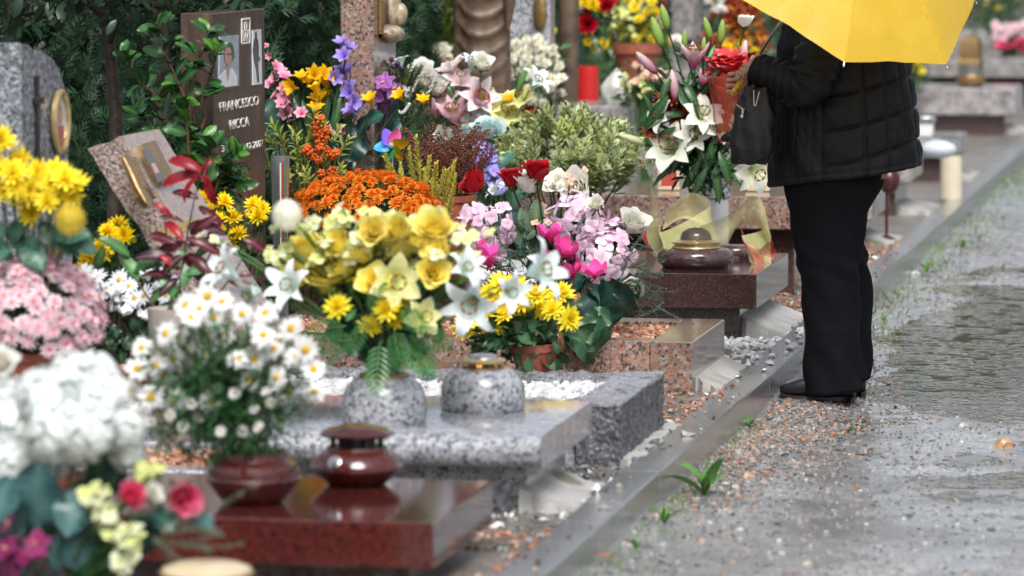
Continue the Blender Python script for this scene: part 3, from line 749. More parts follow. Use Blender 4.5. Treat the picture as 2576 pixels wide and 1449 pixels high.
def fern(L, c, n=9, seed=0):
    rs = random.Random(seed); out = [tube([(0, 0, 0), (L * .5, 0, L * .06), (L, 0, -L * .1)], [.0022, .0016, .0006], 4, mix3(c, (.2, .3, .1), .4))]
    for k in range(n):
        t = (k + 1) / (n + 1); x = L * t; z = L * (.12 * t - .22 * t * t)
        l = L * .3 * math.sin(PI * (.18 + .8 * t)) + .004
        for s in (-1, 1):
            out.append(xf(petal(l, L * .05, .1, -.5, 'lance', .1, c, [x_ * 1.25 for x_ in c], nu=3), mv(x, 0, z) @ rz(s * (1.0 - .35 * t)) ))
    return join(out)
def sprig(n, L, W, leafL, c, cm=None, ce=None, seed=0, up=.7, stem=(.12, .08, .03)):
    """upright twig along +Z with leaves all round"""
    rs = random.Random(seed); lf = leafT(leafL, W, c, cm, .2, up, up - .5, nu=3, ce=ce); out = [tube([(0, 0, 0), (0, 0, L)], [.0018, .0008], 4, stem)]
    for k in range(n):
        t = k / n; out.append(xf(lf, rz(k * 2.4 + rs.uniform(-.3, .3)) @ mv(.001, 0, L * (.1 + .9 * t)) @ Matrix.Rotation(-.5 * t, 4, 'Y') @ Matrix.Scale(rs.uniform(.7, 1.15) * (1 - .3 * t), 4)))
    return join(out)
def rosemary(n, L, c, c2, seed=0, nl=.016):
    rs = random.Random(seed); out = [tube(bez((0, 0, 0), (0, .0, L * .6), (L * .25, 0, L), 5), [.002, .0018, .0016, .0014, .001, .0007], 4, (.1, .12, .06))]
    lf = petal(nl, .0026, .7, .35, 'strap', .1, c, c2, nu=2)
    for k in range(n):
        t = .12 + .88 * k / n; q = bez((0, 0, 0), (0, 0, L * .6), (L * .25, 0, L), 20)[int(t * 20)]
        out.append(xf(lf, Matrix.Translation(q) @ rz(k * 2.4 + rs.uniform(-.4, .4)) @ Matrix.Rotation(-.5 * t * rs.uniform(.3, 1.2), 4, 'Y') @ Matrix.Scale(rs.uniform(.75, 1.2), 4)))
    return join(out)

def coral(seed):
    rs = random.Random(seed); out = []
    for k in range(54):
        f = k / 54; a = k * 2.4; r = .05
        out.append(xf(petal(r * (.55 + .35 * rs.random()), r * (.5 + .45 * f), 1.45 - .25 * f, 1.2 - 1.5 * rs.uniform(.5, 1.), 'round', .3, hexc('#c81f28'), hexc(rs.choice(('#f58a8c', '#ee5a5e', '#e8484e'))), nu=5, wave=.1, seed=k), rz(a) @ mv(r * (.05 + .72 * f ** .6), 0, -r * 1.5 * f ** 2.2)))
    out.append(xf(ball(.5, 12, 8, hexc('#b01a22')), mv(0, 0, -.045) @ Matrix.Diagonal((.06, .06, .09, 1))))
    return join(out)
YEL, YEL2 = hexc('#f7d417'), hexc('#fbe53c')
FL = {}
def fl(key):
    """meshes of one kind of flower, built once"""
    if key in FL: return FL[key]
    B = {
        'mum_yellow': lambda s: big_mum(hexc('#f0c810'), hexc('#ffe81e'), s),
        'mum_lemon': lambda s: big_mum(hexc('#f6dd20'), hexc('#fff04a'), s),
        'pom_orange': lambda s: pom_mum(hexc('#e67c1a'), hexc('#f9a63c'), s),
        'mum_rust': lambda s: big_mum(hexc('#7a2412'), hexc('#b35a30'), s),
        'mum_white': lambda s: big_mum(hexc('#f3f0d8'), hexc('#f8f6ec'), s),
        'mum_pink': lambda s: pinkm(s),
        'daisy': lambda s: daisy(hexc('#f4f5f4'), hexc('#e2b81c'), s),
        'daisy_big': lambda s: daisy(hexc('#eef2f6'), hexc('#dcb714'), s, .034, 15),
        'lily_white': lambda s: lily(hexc('#f8f7f2'), hexc('#e6ecc8'), s, .1, .06, .85, -1.5, 1.6),
        'lily_silk': lambda s: lily(hexc('#eef3f7'), hexc('#d5eae6'), s, .13, .05, .2, -2.6, 2.6) if False else lily(hexc('#f1f5f8'), hexc('#d5eae6'), s, .13, .05, .4, -5., 3.2),
        'lily_yellow': lambda s: lily(hexc('#fcf8c0'), hexc('#e9ee86'), s, .09, .06, 1., -.8),
        'lily_pink': lambda s: lily(hexc('#f0dbe4'), hexc('#c22a72'), s, .095, .036, .3, -.75),
        'lily_redwhite': lambda s: lily(hexc('#f7f3f3'), hexc('#eebccb'), s, .1, .058, 1.0, -.7),
        'rose_red': lambda s: rose(hexc('#b0101f'), hexc('#7a0712'), s, .032, .75),
        'rose_white': lambda s: rose(hexc('#f2f2ee'), hexc('#dcdcc8'), s, .032, .8),
        'rose_coral': lambda s: coral(s),
        'rose_yellow': lambda s: rose(hexc('#fbf194'), hexc('#f4dc3a'), s, .055, .85, 20),
        'rose_pink': lambda s: rose(hexc('#f78fb2'), hexc('#ea3a6a'), s, .036, .45, 16),
        'rose_teal': lambda s: rose(hexc('#d8e8e6'), hexc('#9fc6c6'), s, .05, .9, 18),
        'peony_white': lambda s: rose(hexc('#f6f6f4'), hexc('#efe9d8'), s, .055, 1.1, 26),
        'carnation_red': lambda s: rose(hexc('#d0132c'), hexc('#980a1e'), s, .05, 1.1, 26),
        'hyd_white': lambda s: hydrangea(hexc('#f3f5f7'), hexc('#e6ecee'), hexc('#dbe4da'), .1, 110, s, .026),
        'floret_pink': lambda s: floret(hexc(('#f3ebf2', '#ecdbea', '#f5f0f4', '#eed5e6')[s % 4]), hexc('#e2b6d4'), s, .03),
        'floret_lilac': lambda s: floret(hexc(('#b7aee6', '#a79bdc')[s % 2]), hexc('#8f80d0'), s, .02),
        'cyclamen_pink': lambda s: cyclamen(hexc('#fb62b6'), hexc('#d81f86'), s),
        'cyclamen_white': lambda s: cyclamen(hexc('#f2f2f2'), hexc('#e4e2e6'), s),
        'freesia_yellow': lambda s: trumpet(hexc('#ffd31f'), hexc('#e6ac10'), s),
        'freesia_lilac': lambda s: trumpet(hexc('#b9a4ee'), hexc('#8a6fd6'), s),
        'freesia_pink': lambda s: trumpet(hexc('#f4c6d6'), hexc('#e0408a'), s, .034, .022, -1.2),
        'orchid_purple': lambda s: orchid(hexc('#8f3f97'), hexc('#c99acb'), s),
        'orchid_magenta': lambda s: orchid(hexc('#7a1450'), hexc('#b84a8a'), s),
        'small_white': lambda s: floret(hexc('#e9efe2'), hexc('#dbe08c'), s, .012),
        'small_lemon': lambda s: floret(hexc('#f0f2b4'), hexc('#d2dc7a'), s, .015),
        'small_pink': lambda s: floret(hexc('#ecb0c4'), hexc('#e8d48c'), s, .011),
    }
    FL[key] = make_variants(B[key], 4, petal_m, key.split('_')[0] + '_flower'); return FL[key]

def flower(parent, key, pos, axis=(0, 0, 1), scale=1., name='flower', spin=None):
    m = random.choice(fl(key))
    return put(name, m, parent, rel(parent, basis(axis, random.uniform(0, 6.28) if spin is None else spin, scale, pos)))
def leaves(parent, pts, t, mat=leaf_m, name='foliage', kind='stuff', cols=None):
    """many small leaves in one part; pts: list of (pos, direction, scale)"""
    M = np.array([np.array(frame_x(d, (random.gauss(0, .4), random.gauss(0, .4), 1), s, p, random.gauss(0, .4))) for p, d, s in pts])
    if cols is None: cols = RNG.uniform(.6, 1.35, (len(M), 1)) * np.ones((1, 3))
    return wpart(name, scatter(t, M, cols), mat, parent, kind, sharp=None)
def stem_bundle(parent, base, tips, r=.002, col=(.06, .13, .04), bow=.3, spread=.015, name='stem_bundle'):
    out = []
    for p in tips:
        b = Vector(base) + Vector((random.uniform(-spread, spread), random.uniform(-spread, spread), 0)); p = Vector(p)
        mid = Vector((b.x * (1 - bow) + p.x * bow, b.y * (1 - bow) + p.y * bow, b.z * .4 + p.z * .6))
        out.append(tube(bez(b, mid, p, 6), [r * 1.2] * 3 + [r] * 4, 5, [c * random.uniform(.7, 1.3) for c in col]))
    return wpart(name, join(out), leaf_m, parent, sharp=None)
def pot(parent, base, r0, r1, h, mat=None, rim=.012, name='pot'):
    x, y, z = base
    prof = [(r0 * .96, 0), (r0, .004), (r1, h - rim * 2), (r1 * 1.08, h - rim * 2), (r1 * 1.1, h - .002), (r1 * 1.06, h), (r1 * .97, h), (r1 * .95, h - .02), (.001, h - .022)]
    return wpart(name, xf(lathe(prof, 28), mv(x, y, z)), mat or terra_m, parent, sharp=40)
def leafpts(center, rad, n, seed=0, inner=.35, zmin=-1., out=.7):
    """positions in an ellipsoid, leaves pointing outwards"""
    rs = np.random.default_rng(seed); res = []
    while len(res) < n:
        d = rs.normal(size=3); d /= np.linalg.norm(d)
        if d[2] < zmin: continue
        k = rs.uniform(inner, 1) ; p = Vector(center) + Vector((d[0] * rad[0], d[1] * rad[1], d[2] * rad[2])) * float(k)
        q = Vector(d) * out + Vector(rs.normal(0, .5, 3)); res.append((p, q, float(rs.uniform(.7, 1.25))))
    return res
def dome(name, label, cat, c, rad, base, key, n, fs, leaf, nleaf, potspec=None, zmin=-.25, group=None, jit=.12, inner=.93, fname='flower'):
    """a potted plant whose flowers cover a rounded crown: c centre, rad radii"""
    t = thing(name, base, label, cat, group); tips = []
    for d in ball_dirs(n, zmin, jit, len(name) + n):
        k = random.uniform(inner, 1.05); p = Vector(c) + Vector((d[0] * rad[0], d[1] * rad[1], d[2] * rad[2])) * k
        nrm = Vector((d[0] / rad[0], d[1] / rad[1], d[2] / rad[2])).normalized() * .8 + Vector((0, 0, .25)) + Vector((random.gauss(0, .12), random.gauss(0, .12), random.gauss(0, .12)))
        flower(t, key if isinstance(key, str) else random.choice(key), p, nrm, fs * random.uniform(.82, 1.15), fname); tips.append(p - nrm * .01)
    h = potspec[2] if potspec else 0
    stem_bundle(t, (base[0], base[1], base[2] + max(0, h - .03)), tips[::2], .0018)
    leaves(t, leafpts(c, [r * .93 for r in rad], nleaf, n, .3, -.9), leaf)
    if potspec: pot(t, base, *potspec)
    return t
GREEN_D, GREEN_M, GREEN_L = (.028, .065, .022), (.05, .12, .03), (.11, .22, .05)
LF_MUM = leafT(.04, .02, GREEN_D, (.05, .1, .035), .2, .2, -.4, nu=3, wave=.12, seed=3)
LF_SMALL = leafT(.022, .009, GREEN_M, None, .2, nu=2)
LF_THIN = leafT(.03, .004, (.06, .14, .045), None, .1, nu=2, shape='lance')

# ================================================================== HEADSTONES AND TOMB FURNITURE
def on_plane(vx, vy, o, nrm):
    r = Vector(_ray(vx, vy)); e = Vector(EYE); o = Vector(o); nrm = Vector(nrm)
    return e + r * ((o - e).dot(nrm) / r.dot(nrm))
def jag(poly, d, seg=.03, seed=0, axes=(1, 2)):
    """break the edges of a flat outline into small uneven steps"""
    rs = random.Random(seed); out = []
    for i, p in enumerate(poly):
        q = Vector(poly[(i + 1) % len(poly)]); p = Vector(p); n = max(1, int((q - p).length / seg))
        for k in range(n):
            v = p.lerp(q, k / n)
            for a in axes: v[a] += rs.uniform(-d, d)
            out.append(tuple(v))
    return out
def text_mesh(s, size, mat, depth=.002, name='lettering'):
    cu = bpy.data.curves.new(name, 'FONT'); cu.body = s; cu.size = size; cu.extrude = depth; cu.align_x = 'CENTER'; cu.align_y = 'CENTER'
    o = bpy.data.objects.new(name, cu); COL.objects.link(o)
    dg = bpy.context.evaluated_depsgraph_get(); me = bpy.data.meshes.new_from_object(o.evaluated_get(dg)); me.name = name
    bpy.data.objects.remove(o); bpy.data.curves.remove(cu)
    me.materials.clear(); me.materials.append(mat); return me
FACE_X = Matrix(((0, 0, 1, 0), (1, 0, 0, 0), (0, 1, 0, 0), (0, 0, 0, 1)))     # local XY drawn on a face that looks to +x
white_paint = plain("white_lettering", (.75, .73, .68), .4, 0, .05)
gold_m = plain("gilded_letters", (.6, .42, .1), .3, .6, .1)
photo_bg = plain("photo_blue_grey", (.3, .36, .42), .15, 0, .2, 12); photo_pale = plain("photo_pale", (.6, .6, .58), .15, 0, .1, 12)
photo_hair = plain("photo_dark", (.05, .035, .03), .15, 0, .3, 20); photo_skin = plain("photo_skin", (.45, .24, .17), .15, 0, .1, 20); photo_white = plain("photo_white", (.7, .74, .78), .15, 0, .06, 20)
photo_red = plain("photo_red", (.4, .08, .06), .15, 0, .1, 20)
def flat(pts, X, d=.002):
    """outline given in photo pixels, laid on a face at x = X"""
    return prism([tuple(atX(a, b, X)) for a, b in pts], (d, 0, 0))
def disc_pts(cx, cy, rx, ry, n=20, a0=0, a1=2 * PI): return [(cx + rx * math.cos(a0 + (a1 - a0) * k / n), cy + ry * math.sin(a0 + (a1 - a0) * k / n)) for k in range(n)]

# grey rough stele on the left
X = -3.58
hs1 = thing('headstone', (-3.72, 11.9, PLOT_Z), 'rough grey granite headstone with iron cross and oval portrait, at the left edge', 'headstone', 'headstones')
edge = [tuple(atX(a, b, X)) for a, b in ((173, 420), (170, 300), (162, 215), (150, 178), (135, 152), (112, 132), (88, 122))]
poly = [(X, 11.64, .1), (X, 12.2, .1)] + edge + [(X, 11.64, 1.36)]
wpart('stele', prism(jag([(X - .3, p[1], p[2]) for p in poly], .005, .03, 4), (.3, 0, 0)), gr_stele, hs1, sharp=30)
c0 = atX(90, 300, X); 
wpart('cross', join([box(X, X + .009, c0.y - .014, c0.y + .014, atX(90, 415, X).z, atX(90, 190, X).z, .002), box(X + .001, X + .012, c0.y - .035, c0.y + .05, atX(90, 262, X).z, atX(90, 245, X).z, .002)]), black_m, hs1, sharp=30)
med = atX(143, 306, X)
def ellipse_ring(c, ry, rzz, r, X0): return tube([(X0, c.y + ry * math.cos(a), c.z + rzz * math.sin(a)) for a in [2 * PI * k / 28 for k in range(29)]], r, 8)
fr = wpart('portrait_frame', ellipse_ring(med, .07, .087, .011, X + .012), brass_m, hs1)
base = np.array(hs1.location)
def local_part(name, t, mat, parent, root): return put(name, to_mesh((t[0] - np.array(root.location), t[1], t[2]), name, mat, True, 40), parent)
local_part('portrait_plate', prism([(X + .004, med.y + .068 * math.cos(a), med.z + .085 * math.sin(a)) for a in [2 * PI * k / 24 for k in range(24)]], (.006, 0, 0)), photo_pale, fr, hs1)
local_part('portrait_head', prism([(X + .0105, med.y + .022 * math.cos(a), med.z + .02 + .03 * math.sin(a)) for a in [2 * PI * k / 16 for k in range(16)]], (.001, 0, 0)), photo_skin, fr, hs1)
local_part('portrait_dress', prism([(X + .0105, med.y + a, med.z + b) for a, b in ((-.05, -.05), (-.03, -.012), (.03, -.012), (.05, -.05), (.03, -.075), (-.03, -.075))], (.001, 0, 0)), photo_red, fr, hs1)
gl = []
for (vx, vy, w, h) in ((118, 612, 5, 26), (128, 640, 26, 5), (132, 655, 5, 40), (124, 655, 4, 22), (142, 650, 4, 24), (118, 720, 4, 28), (126, 718, 4, 26), (134, 716, 4, 26), (142, 714, 4, 26), (132, 770, 4, 26), (142, 768, 4, 24), (150, 766, 4, 26)):
    a = atX(vx - w / 2, vy - h / 2, X); b = atX(vx + w / 2, vy + h / 2, X); gl.append(box(X, X + .006, min(a.y, b.y), max(a.y, b.y), min(a.z, b.z), max(a.z, b.z), .0005))
[wpart('gilded_letter', g_, gold_m, hs1) for g_ in gl]

# leaning pink stele
hs2 = thing('headstone', (-3.5, 12.66, PLOT_Z), 'leaning pink granite headstone with bronze relief and portrait frame, left of the camellia', 'headstone', 'headstones')
y0 = 12.45; A, B, Cc, D = [atY(a, b, y0) for a, b in ((221, 374), (302, 346), (640, 880), (559, 908))]
poly = jag([tuple(p) for p in (A, B, Cc, D)], .005, .035, 3, (0, 2))
wpart('stele', prism(poly, (0, .44, 0)), gr_pink_rough, hs2, sharp=30)
wv = (Cc - B).normalized(); nv = Vector((0, 1, 0)).cross(wv).normalized()
if nv.x < 0: nv = -nv
def on_front(vx, vy): return on_plane(vx, vy, B + nv * .006, nv)
def front_part(pts, d): return prism([tuple(on_front(a, b)) for a, b in pts], tuple(nv * d))
wpart('front_face', prism([tuple(B + Vector((0, .004, 0)) - nv * .01), tuple(B + Vector((0, .436, 0)) - nv * .01), tuple(Cc + Vector((0, .436, 0)) - nv * .01), tuple(Cc + Vector((0, .004, 0)) - nv * .01)], tuple(nv * .016)), gr_pink_fine, hs2)
pf = wpart('portrait_frame', front_part([(343, 372), (378, 361), (428, 458), (393, 470)], .02), bronze_m, hs2)
local_part('portrait_plate', prism([tuple(on_plane(a, b, B + nv * .027, nv)) for a, b in ((355, 378), (374, 372), (414, 453), (396, 460))], tuple(nv * .002)), photo_hair, pf, hs2)
local_part('portrait_head', prism([tuple(on_plane(a, b, B + nv * .0285, nv)) for a, b in ((380, 412), (388, 410), (400, 434), (391, 437))], tuple(nv * .002)), photo_skin, pf, hs2)
rl = join([front_part([(302, 398), (310, 391), (338, 430), (349, 474), (372, 512), (362, 526), (338, 500), (322, 450)], .018), front_part([(318, 404), (330, 404), (350, 450), (362, 492), (380, 506), (352, 480)], .02),
           xf(tube([tuple(on_plane(a, b, B + nv * .03, nv)) for a, b in ((310, 396), (328, 432), (344, 470), (366, 508))], [.004, .007, .007, .004], 6), Matrix.Identity(4))])
wpart('bronze_relief', rl, bronze_m, hs2, sharp=30)
gl = []
for k in range(13):
    a = 396 + k * 7.2; b = 590 - k * 2.2; gl.append(front_part([(a, b - 15 + (k % 3) * 3), (a + 3.2, b - 16 + (k % 3) * 3), (a + 6.2, b + 11), (a + 2.8, b + 12)], .005))
    if k % 3 == 1: gl.append(front_part([(a, b - 3), (a + 9, b - 5), (a + 9.5, b - 1), (a + .5, b + 1)], .0055))
[wpart('gilded_letter', g_, gold_m, hs2) for g_ in gl]

# brown steel stele with lettering
X = -3.6
hs3 = thing('headstone', (-3.65, 14.27, PLOT_Z), 'tall brown rusted stele with white lettering and two photo plates', 'headstone', 'headstones')
wpart('stele', box(X - .112, X, 13.9, 14.635, 0, 1.39, .003), rust_m, hs3, sharp=25)
for s, vx, vy, w, sz in (('FRANCESCO', 601, 262, 98, .047), ('RICCA', 601, 311, 49, .047), ('3-197', 573, 372, 33, .034), ('27-12-2007', 631, 367, 58, .034)):
    me = text_mesh(s, 1.0, white_paint); c = atX(vx, vy, X); a = atX(vx - w / 2, vy, X); b = atX(vx + w / 2, vy, X)
    wid = max(v.co.x for v in me.vertices) - min(v.co.x for v in me.vertices)
    put('lettering', me, hs3, rel(hs3, Matrix.Translation((X + .0015, c.y, c.z)) @ FACE_X @ Matrix.Diagonal(((b.y - a.y) / wid, sz, 1, 1))))
pl = wpart('photo_plate', flat([(550, 92), (597, 87), (597, 216), (547, 224)], X, .006), photo_bg, hs3)
local_part('portrait_shirt', flat([(548, 205), (553, 190), (570, 172), (585, 172), (596, 192), (596, 214), (549, 221)], X + .0062, .0008), photo_white, pl, hs3)
local_part('portrait_hair', flat(disc_pts(576, 133, 13, 27, 20), X + .0064, .0008), photo_hair, pl, hs3)
local_part('portrait_face', flat(disc_pts(574, 142, 9, 23, 18), X + .0075, .0008), photo_skin, pl, hs3)
local_part('portrait_collar', flat([(568, 168), (579, 166), (573, 205)], X + .0075, .0008), photo_skin, pl, hs3)
p2 = wpart('silhouette_plate', flat([(633, 76), (654, 73), (656, 211), (634, 214)], X, .005), photo_white, hs3)
local_part('silhouette', flat([(644, 78), (646, 84), (645, 92), (649, 102), (651, 118), (650, 140), (654, 146), (652, 156), (649, 150), (650, 172), (650, 200), (652, 207), (647, 208), (644, 175), (638, 150), (636, 128), (638, 104), (642, 92), (641, 82)], X + .0052, .0008), photo_hair, p2, hs3)
em = []
def line(p, q, w):
    p, q = atX(*p, X), atX(*q, X); d = (q - p).normalized(); s = Vector((1, 0, 0)).cross(d) * w; return prism([tuple(p + s), tuple(p - s), tuple(q - s), tuple(q + s)], (.004, 0, 0))
sq = [(607, 49), (627, 46), (627, 106), (607, 109)]; s2 = [(614, 57), (619, 56), (619, 72), (614, 73)]; wz = [(611, 78), (613.5, 101), (616.5, 82), (619.5, 100), (622.5, 77)]
for P in (sq, s2): em += [line(P[i], P[(i + 1) % 4], .0035) for i in range(4)]
em += [line(wz[i], wz[i + 1], .004) for i in range(4)] + [line((610, 78), (624, 76), .003), line((612, 101), (622, 100), .003)]
wpart('emblem', join(em), white_paint, hs3)

# pink granite pillar with bronze frame and relief bust
hs4 = thing('headstone', (-3.67, 16.63, PLOT_Z), 'tall pink granite pillar with bronze frame and pale relief, behind the flowers', 'headstone', 'headstones')
X = -3.6
wpart('pillar', box(X - .135, X, 16.44, 16.87, 0, 1.75, .006), gr_pink, hs4, sharp=25)
a, b = atX(951, 96, X), atX(964, -60, X)
wpart('bronze_frame', join([box(X, X + .02, a.y, b.y + .1, a.z, a.z + .02, .003), box(X, X + .02, a.y, a.y + .02, a.z, b.z, .003), box(X, X + .02, b.y + .08, b.y + .1, a.z, b.z, .003)]), bronze_m, hs4)
c = atX(978, 22, X)
wpart('relief_bust', join([xf(ball(1, 14, 10), Matrix.Translation((X + .02, c.y, c.z)) @ Matrix.Diagonal((.03, .06, .085, 1))), xf(ball(1, 12, 8), Matrix.Translation((X + .05, c.y - .01, c.z - .02)) @ Matrix.Diagonal((.03, .03, .045, 1))),
                          xf(ball(1, 14, 8), Matrix.Translation((X + .01, c.y, c.z - .1)) @ Matrix.Diagonal((.05, .12, .04, 1)))]), plain('pale_bronze', (.42, .34, .24), .45, .1, .5, 30, .6), hs4)

# bronze draped statue on its plinth
y = 18.6; c = atY(1212, 120, y); SX = c.x
st = thing('statue', (SX, y, PLOT_Z), 'bronze draped figure statue rising above the white lilies', 'statue')
nz_, na = 120, 96; V = []
for i in range(nz_ + 1):
    z = .75 + 1.35 * i / nz_; f = (z - .75) / 1.35
    r0 = .135 - .02 * f if z < 1.5 else .125 - .16 * max(0, z - 1.75)
    r0 += .012 * math.exp(-((z - .78) / .06) ** 2)
    for j in range(na):
        a = 2 * PI * j / na; fa = a - (-PI / 2 + .15)                       # main drape hangs towards the viewer
        u = math.cos(fa)
        k = z * 52 + 3.4 * u * (1.0 if u > -.2 else .3)
        sag = (.5 + .5 * math.tanh((u - .45) * 5)) * (.5 + .5 * math.tanh((z - 1.02) * 14))
        d = sag * sum(.013 * math.exp(-((z - (1.0 + .085 * q_) + .13 * (u - .4)) / .017) ** 2) for q_ in range(14)) - .004 * sag + (1 - sag) * .012 * math.sin(a * 9 + .8 * math.sin(z * 3)) + .006 * math.sin(a * 5 + z * 3)
        r = r0 + d; V.append((SX + r * math.cos(a) * .95, y + r * math.sin(a) * .8, z))
wpart('robe', T_(V, [grid_faces(nz_, na, True)]), statue_m, st, sharp=None)
wpart('sleeve', join([tube(bez((SX + .1, y - .04, 1.9), (SX + .16, y - .06, 1.5), (SX + .13, y - .07, 1.2), 8), [.04, .045, .05, .05, .045, .04, .03, .02, .006], 10), tube(bez((SX - .1, y - .04, 1.9), (SX - .15, y - .06, 1.65), (SX - .02, y - .15, 1.6), 8), .04, 10)]), statue_m, st)
wpart('head', join([xf(ball(1, 16, 12), mv(SX, y - .01, 2.2) @ Matrix.Diagonal((.075, .085, .105, 1))), tube([(SX, y, 1.95), (SX, y, 2.12)], [.1, .04], 10), xf(ball(1, 8, 6), mv(SX, y - .1, 2.19) @ Matrix.Diagonal((.012, .018, .02, 1)))]), statue_m, st)
wpart('plinth', box(SX - .17, SX + .17, y - .16, y + .16, 0, .76, .006), gr_pink, st, sharp=25)

# ---------------------------------------------------------------- lamps and vases
def at_base(vx, vy, z): return atZ(vx, vy, z)
# red granite lamp with saucer lid
b = at_base(898, 1216, .287); k = .118
lp = thing('grave_lamp', b, 'polished red granite lamp with saucer lid on the red slab', 'lamp', 'grave lamps')
wpart('body', xf(lathe([(k * .62, 0), (k * .68, .006), (k * .96, .035), (k, .042), (k, .05), (k * .96, .053), (k * .9, .068), (k * .72, .085), (k * .66, .088), (k * .64, .096)], 40), Matrix.Translation(b)), gr_red, lp, sharp=30)
wpart('flame_cup', xf(lathe([(k * .4, .09), (k * .42, .118)], 24), Matrix.Translation(b)), black_m, lp)
for a in range(4):
    wpart('post', xf(lathe([(.008, .094), (.008, .121)], 8), Matrix.Translation(b) @ rz(a * PI / 2 + .6) @ mv(k * .55, 0, 0)), black_m, lp)
wpart('lid', xf(lathe([(k * .62, .118), (k * .8, .124), (k * .82, .129), (k * .62, .142), (k * .3, .15), (k * .06, .153)], 40), Matrix.Translation(b)), gr_red, lp, sharp=50)
wpart('medallion', xf(lathe([(.018, 0), (.019, .003), (.016, .005)], 20), Matrix.Translation(b + Vector((-.035, -.098, .066))) @ basis((-.25, -.75, .6)).to_3x3().to_4x4()), steel_m, lp)
# red bowl planter with the daisies (bowl is its own thing)
b = at_base(637, 1262, .287); RB = b.copy(); k = .116
bw = thing('planter_bowl', b, 'dark red granite bowl holding the white daisies on the red slab', 'planter', 'stone bowls')
wpart('bowl', xf(lathe([(k * .62, 0), (k * .7, .008), (k * .97, .05), (k, .06), (k * .98, .066), (k * .99, .073), (k * .94, .095), (k * .8, .107), (k * .74, .109), (k * .74, .122), (k * .7, .124), (k * .64, .11)], 40), Matrix.Translation(b)), gr_red, bw, sharp=30)
wpart('soil', xf(lathe([(k * .66, .106), (k * .3, .114)], 24, (.04, .03, .02)), Matrix.Translation(b)), stone_m, bw)
# grey dome vase with the yellow bouquet, grey dome lamp
DOME = lambda k, h: [(k * .94, 0), (k * .98, .006), (k, h * .3), (k * .97, h * .6), (k * .88, h * .8), (k * .72, h * .94), (k * .58, h), (k * .5, h)]
b = at_base(967, 1062, .326); VB = b.copy()
vs = thing('flower_vase', b, 'grey granite dome vase with brass rim under the yellow bouquet', 'vase', 'grey granite dome pieces')
wpart('body', xf(lathe(DOME(.118, .128), 40), Matrix.Translation(b)), gr_grey, vs, sharp=50)
wpart('brass_rim', xf(lathe([(.066, .126), (.07, .128), (.07, .136), (.06, .138), (.056, .13)], 32), Matrix.Translation(b)), bronze_m, vs)
b = at_base(1215, 1030, .326)
lp = thing('grave_lamp', b, 'grey granite dome lamp with brass cap and small lit flame', 'lamp', 'grave lamps')
wpart('body', xf(lathe(DOME(.122, .118), 40), Matrix.Translation(b)), gr_grey, lp, sharp=50)
wpart('collar', xf(lathe([(.056, .117), (.06, .119), (.06, .123), (.05, .125)], 32), Matrix.Translation(b)), bronze_m, lp)
for a in range(6): wpart('post', xf(lathe([(.004, .122), (.004, .136)], 6), Matrix.Translation(b) @ rz(a * PI / 3 + .5) @ mv(.05, 0, 0)), brass_m, lp)
wpart('flame', xf(ball(.006, 8, 6), Matrix.Translation(b + Vector((-.002, -.046, .128))) @ Matrix.Diagonal((1, 1, 1.2, 1))), flame_m, lp)
wpart('cap', xf(lathe([(.05, .133), (.064, .136), (.066, .141), (.06, .145), (.045, .148)], 32), Matrix.Translation(b)), brass_m, lp, sharp=50)
wpart('cap_top', xf(lathe([(.044, .147), (.043, .153), (.03, .158), (.008, .16)], 28), Matrix.Translation(b)), steel_m, lp, sharp=50)
# brown lamp with smoked dome
b = at_base(1750, 672, .358); k = .148
lp = thing('grave_lamp', b, 'brown granite lamp with smoked plastic dome on the dark slab', 'lamp', 'grave lamps')
wpart('body', xf(lathe([(k * .86, 0), (k * .9, .01), (k * .99, .02), (k, .04), (k * .97, .058), (k * .85, .072), (k * .6, .076)], 40), Matrix.Translation(b)), gr_brown, lp, sharp=50)
wpart('brass_ring', xf(lathe([(k * .62, .074), (k * .64, .078), (k * .62, .082), (k * .57, .083), (k * .57, .093), (k * .63, .094), (k * .64, .099), (k * .5, .104), (k * .44, .108)], 36), Matrix.Translation(b)), brass_m, lp, sharp=40)
wpart('dome', xf(lathe([(k * .42, .105), (k * .41, .12), (k * .35, .138), (k * .22, .15), (k * .06, .154)], 28), Matrix.Translation(b)), smoke_m, lp)
wpart('clasp', box(b.x + .012, b.x + .02, b.y - k * .5, b.y - k * .46, b.z + .095, b.z + .125, .001), brass_m, lp)
# second stone lamp foot half hidden behind the ribbon
b2 = at_base(1850, 648, .358)
lp = thing('vase_foot', b2, 'low brown granite disc behind the lamp, half hidden by red ribbon', 'vase foot')
wpart('disc', xf(lathe([(.075, 0), (.085, .02), (.085, .035), (.07, .05), (.03, .052)], 32), Matrix.Translation(b2)), gr_brown, lp, sharp=50)
# tall milky vase with steel neck for the lilies
b = at_base(1786, 627, .358); LB = b.copy(); q = 1 / ppm(b); r = 47 * q
vs = thing('flower_vase', b, 'milky white cylinder vase with steel neck holding the tall lilies', 'vase')
h = (627 - 497) * q
wpart('cylinder', xf(lathe([(r * .97, 0), (r, .004), (r, h)], 36), Matrix.Translation(b)), plastic_white, vs, sharp=50)
wpart('steel_neck', xf(lathe([(r * 1.02, h - .002), (r * 1.13, h + .006), (r * 1.13, h + .012), (r * 1.04, h + .018), (r * 1.04, h + .034), (r * .99, h + .042), (r * .98, h + .05), (r * .92, h + .05), (r * .9, h + .02)], 36), Matrix.Translation(b)), steel_m, vs, sharp=30)
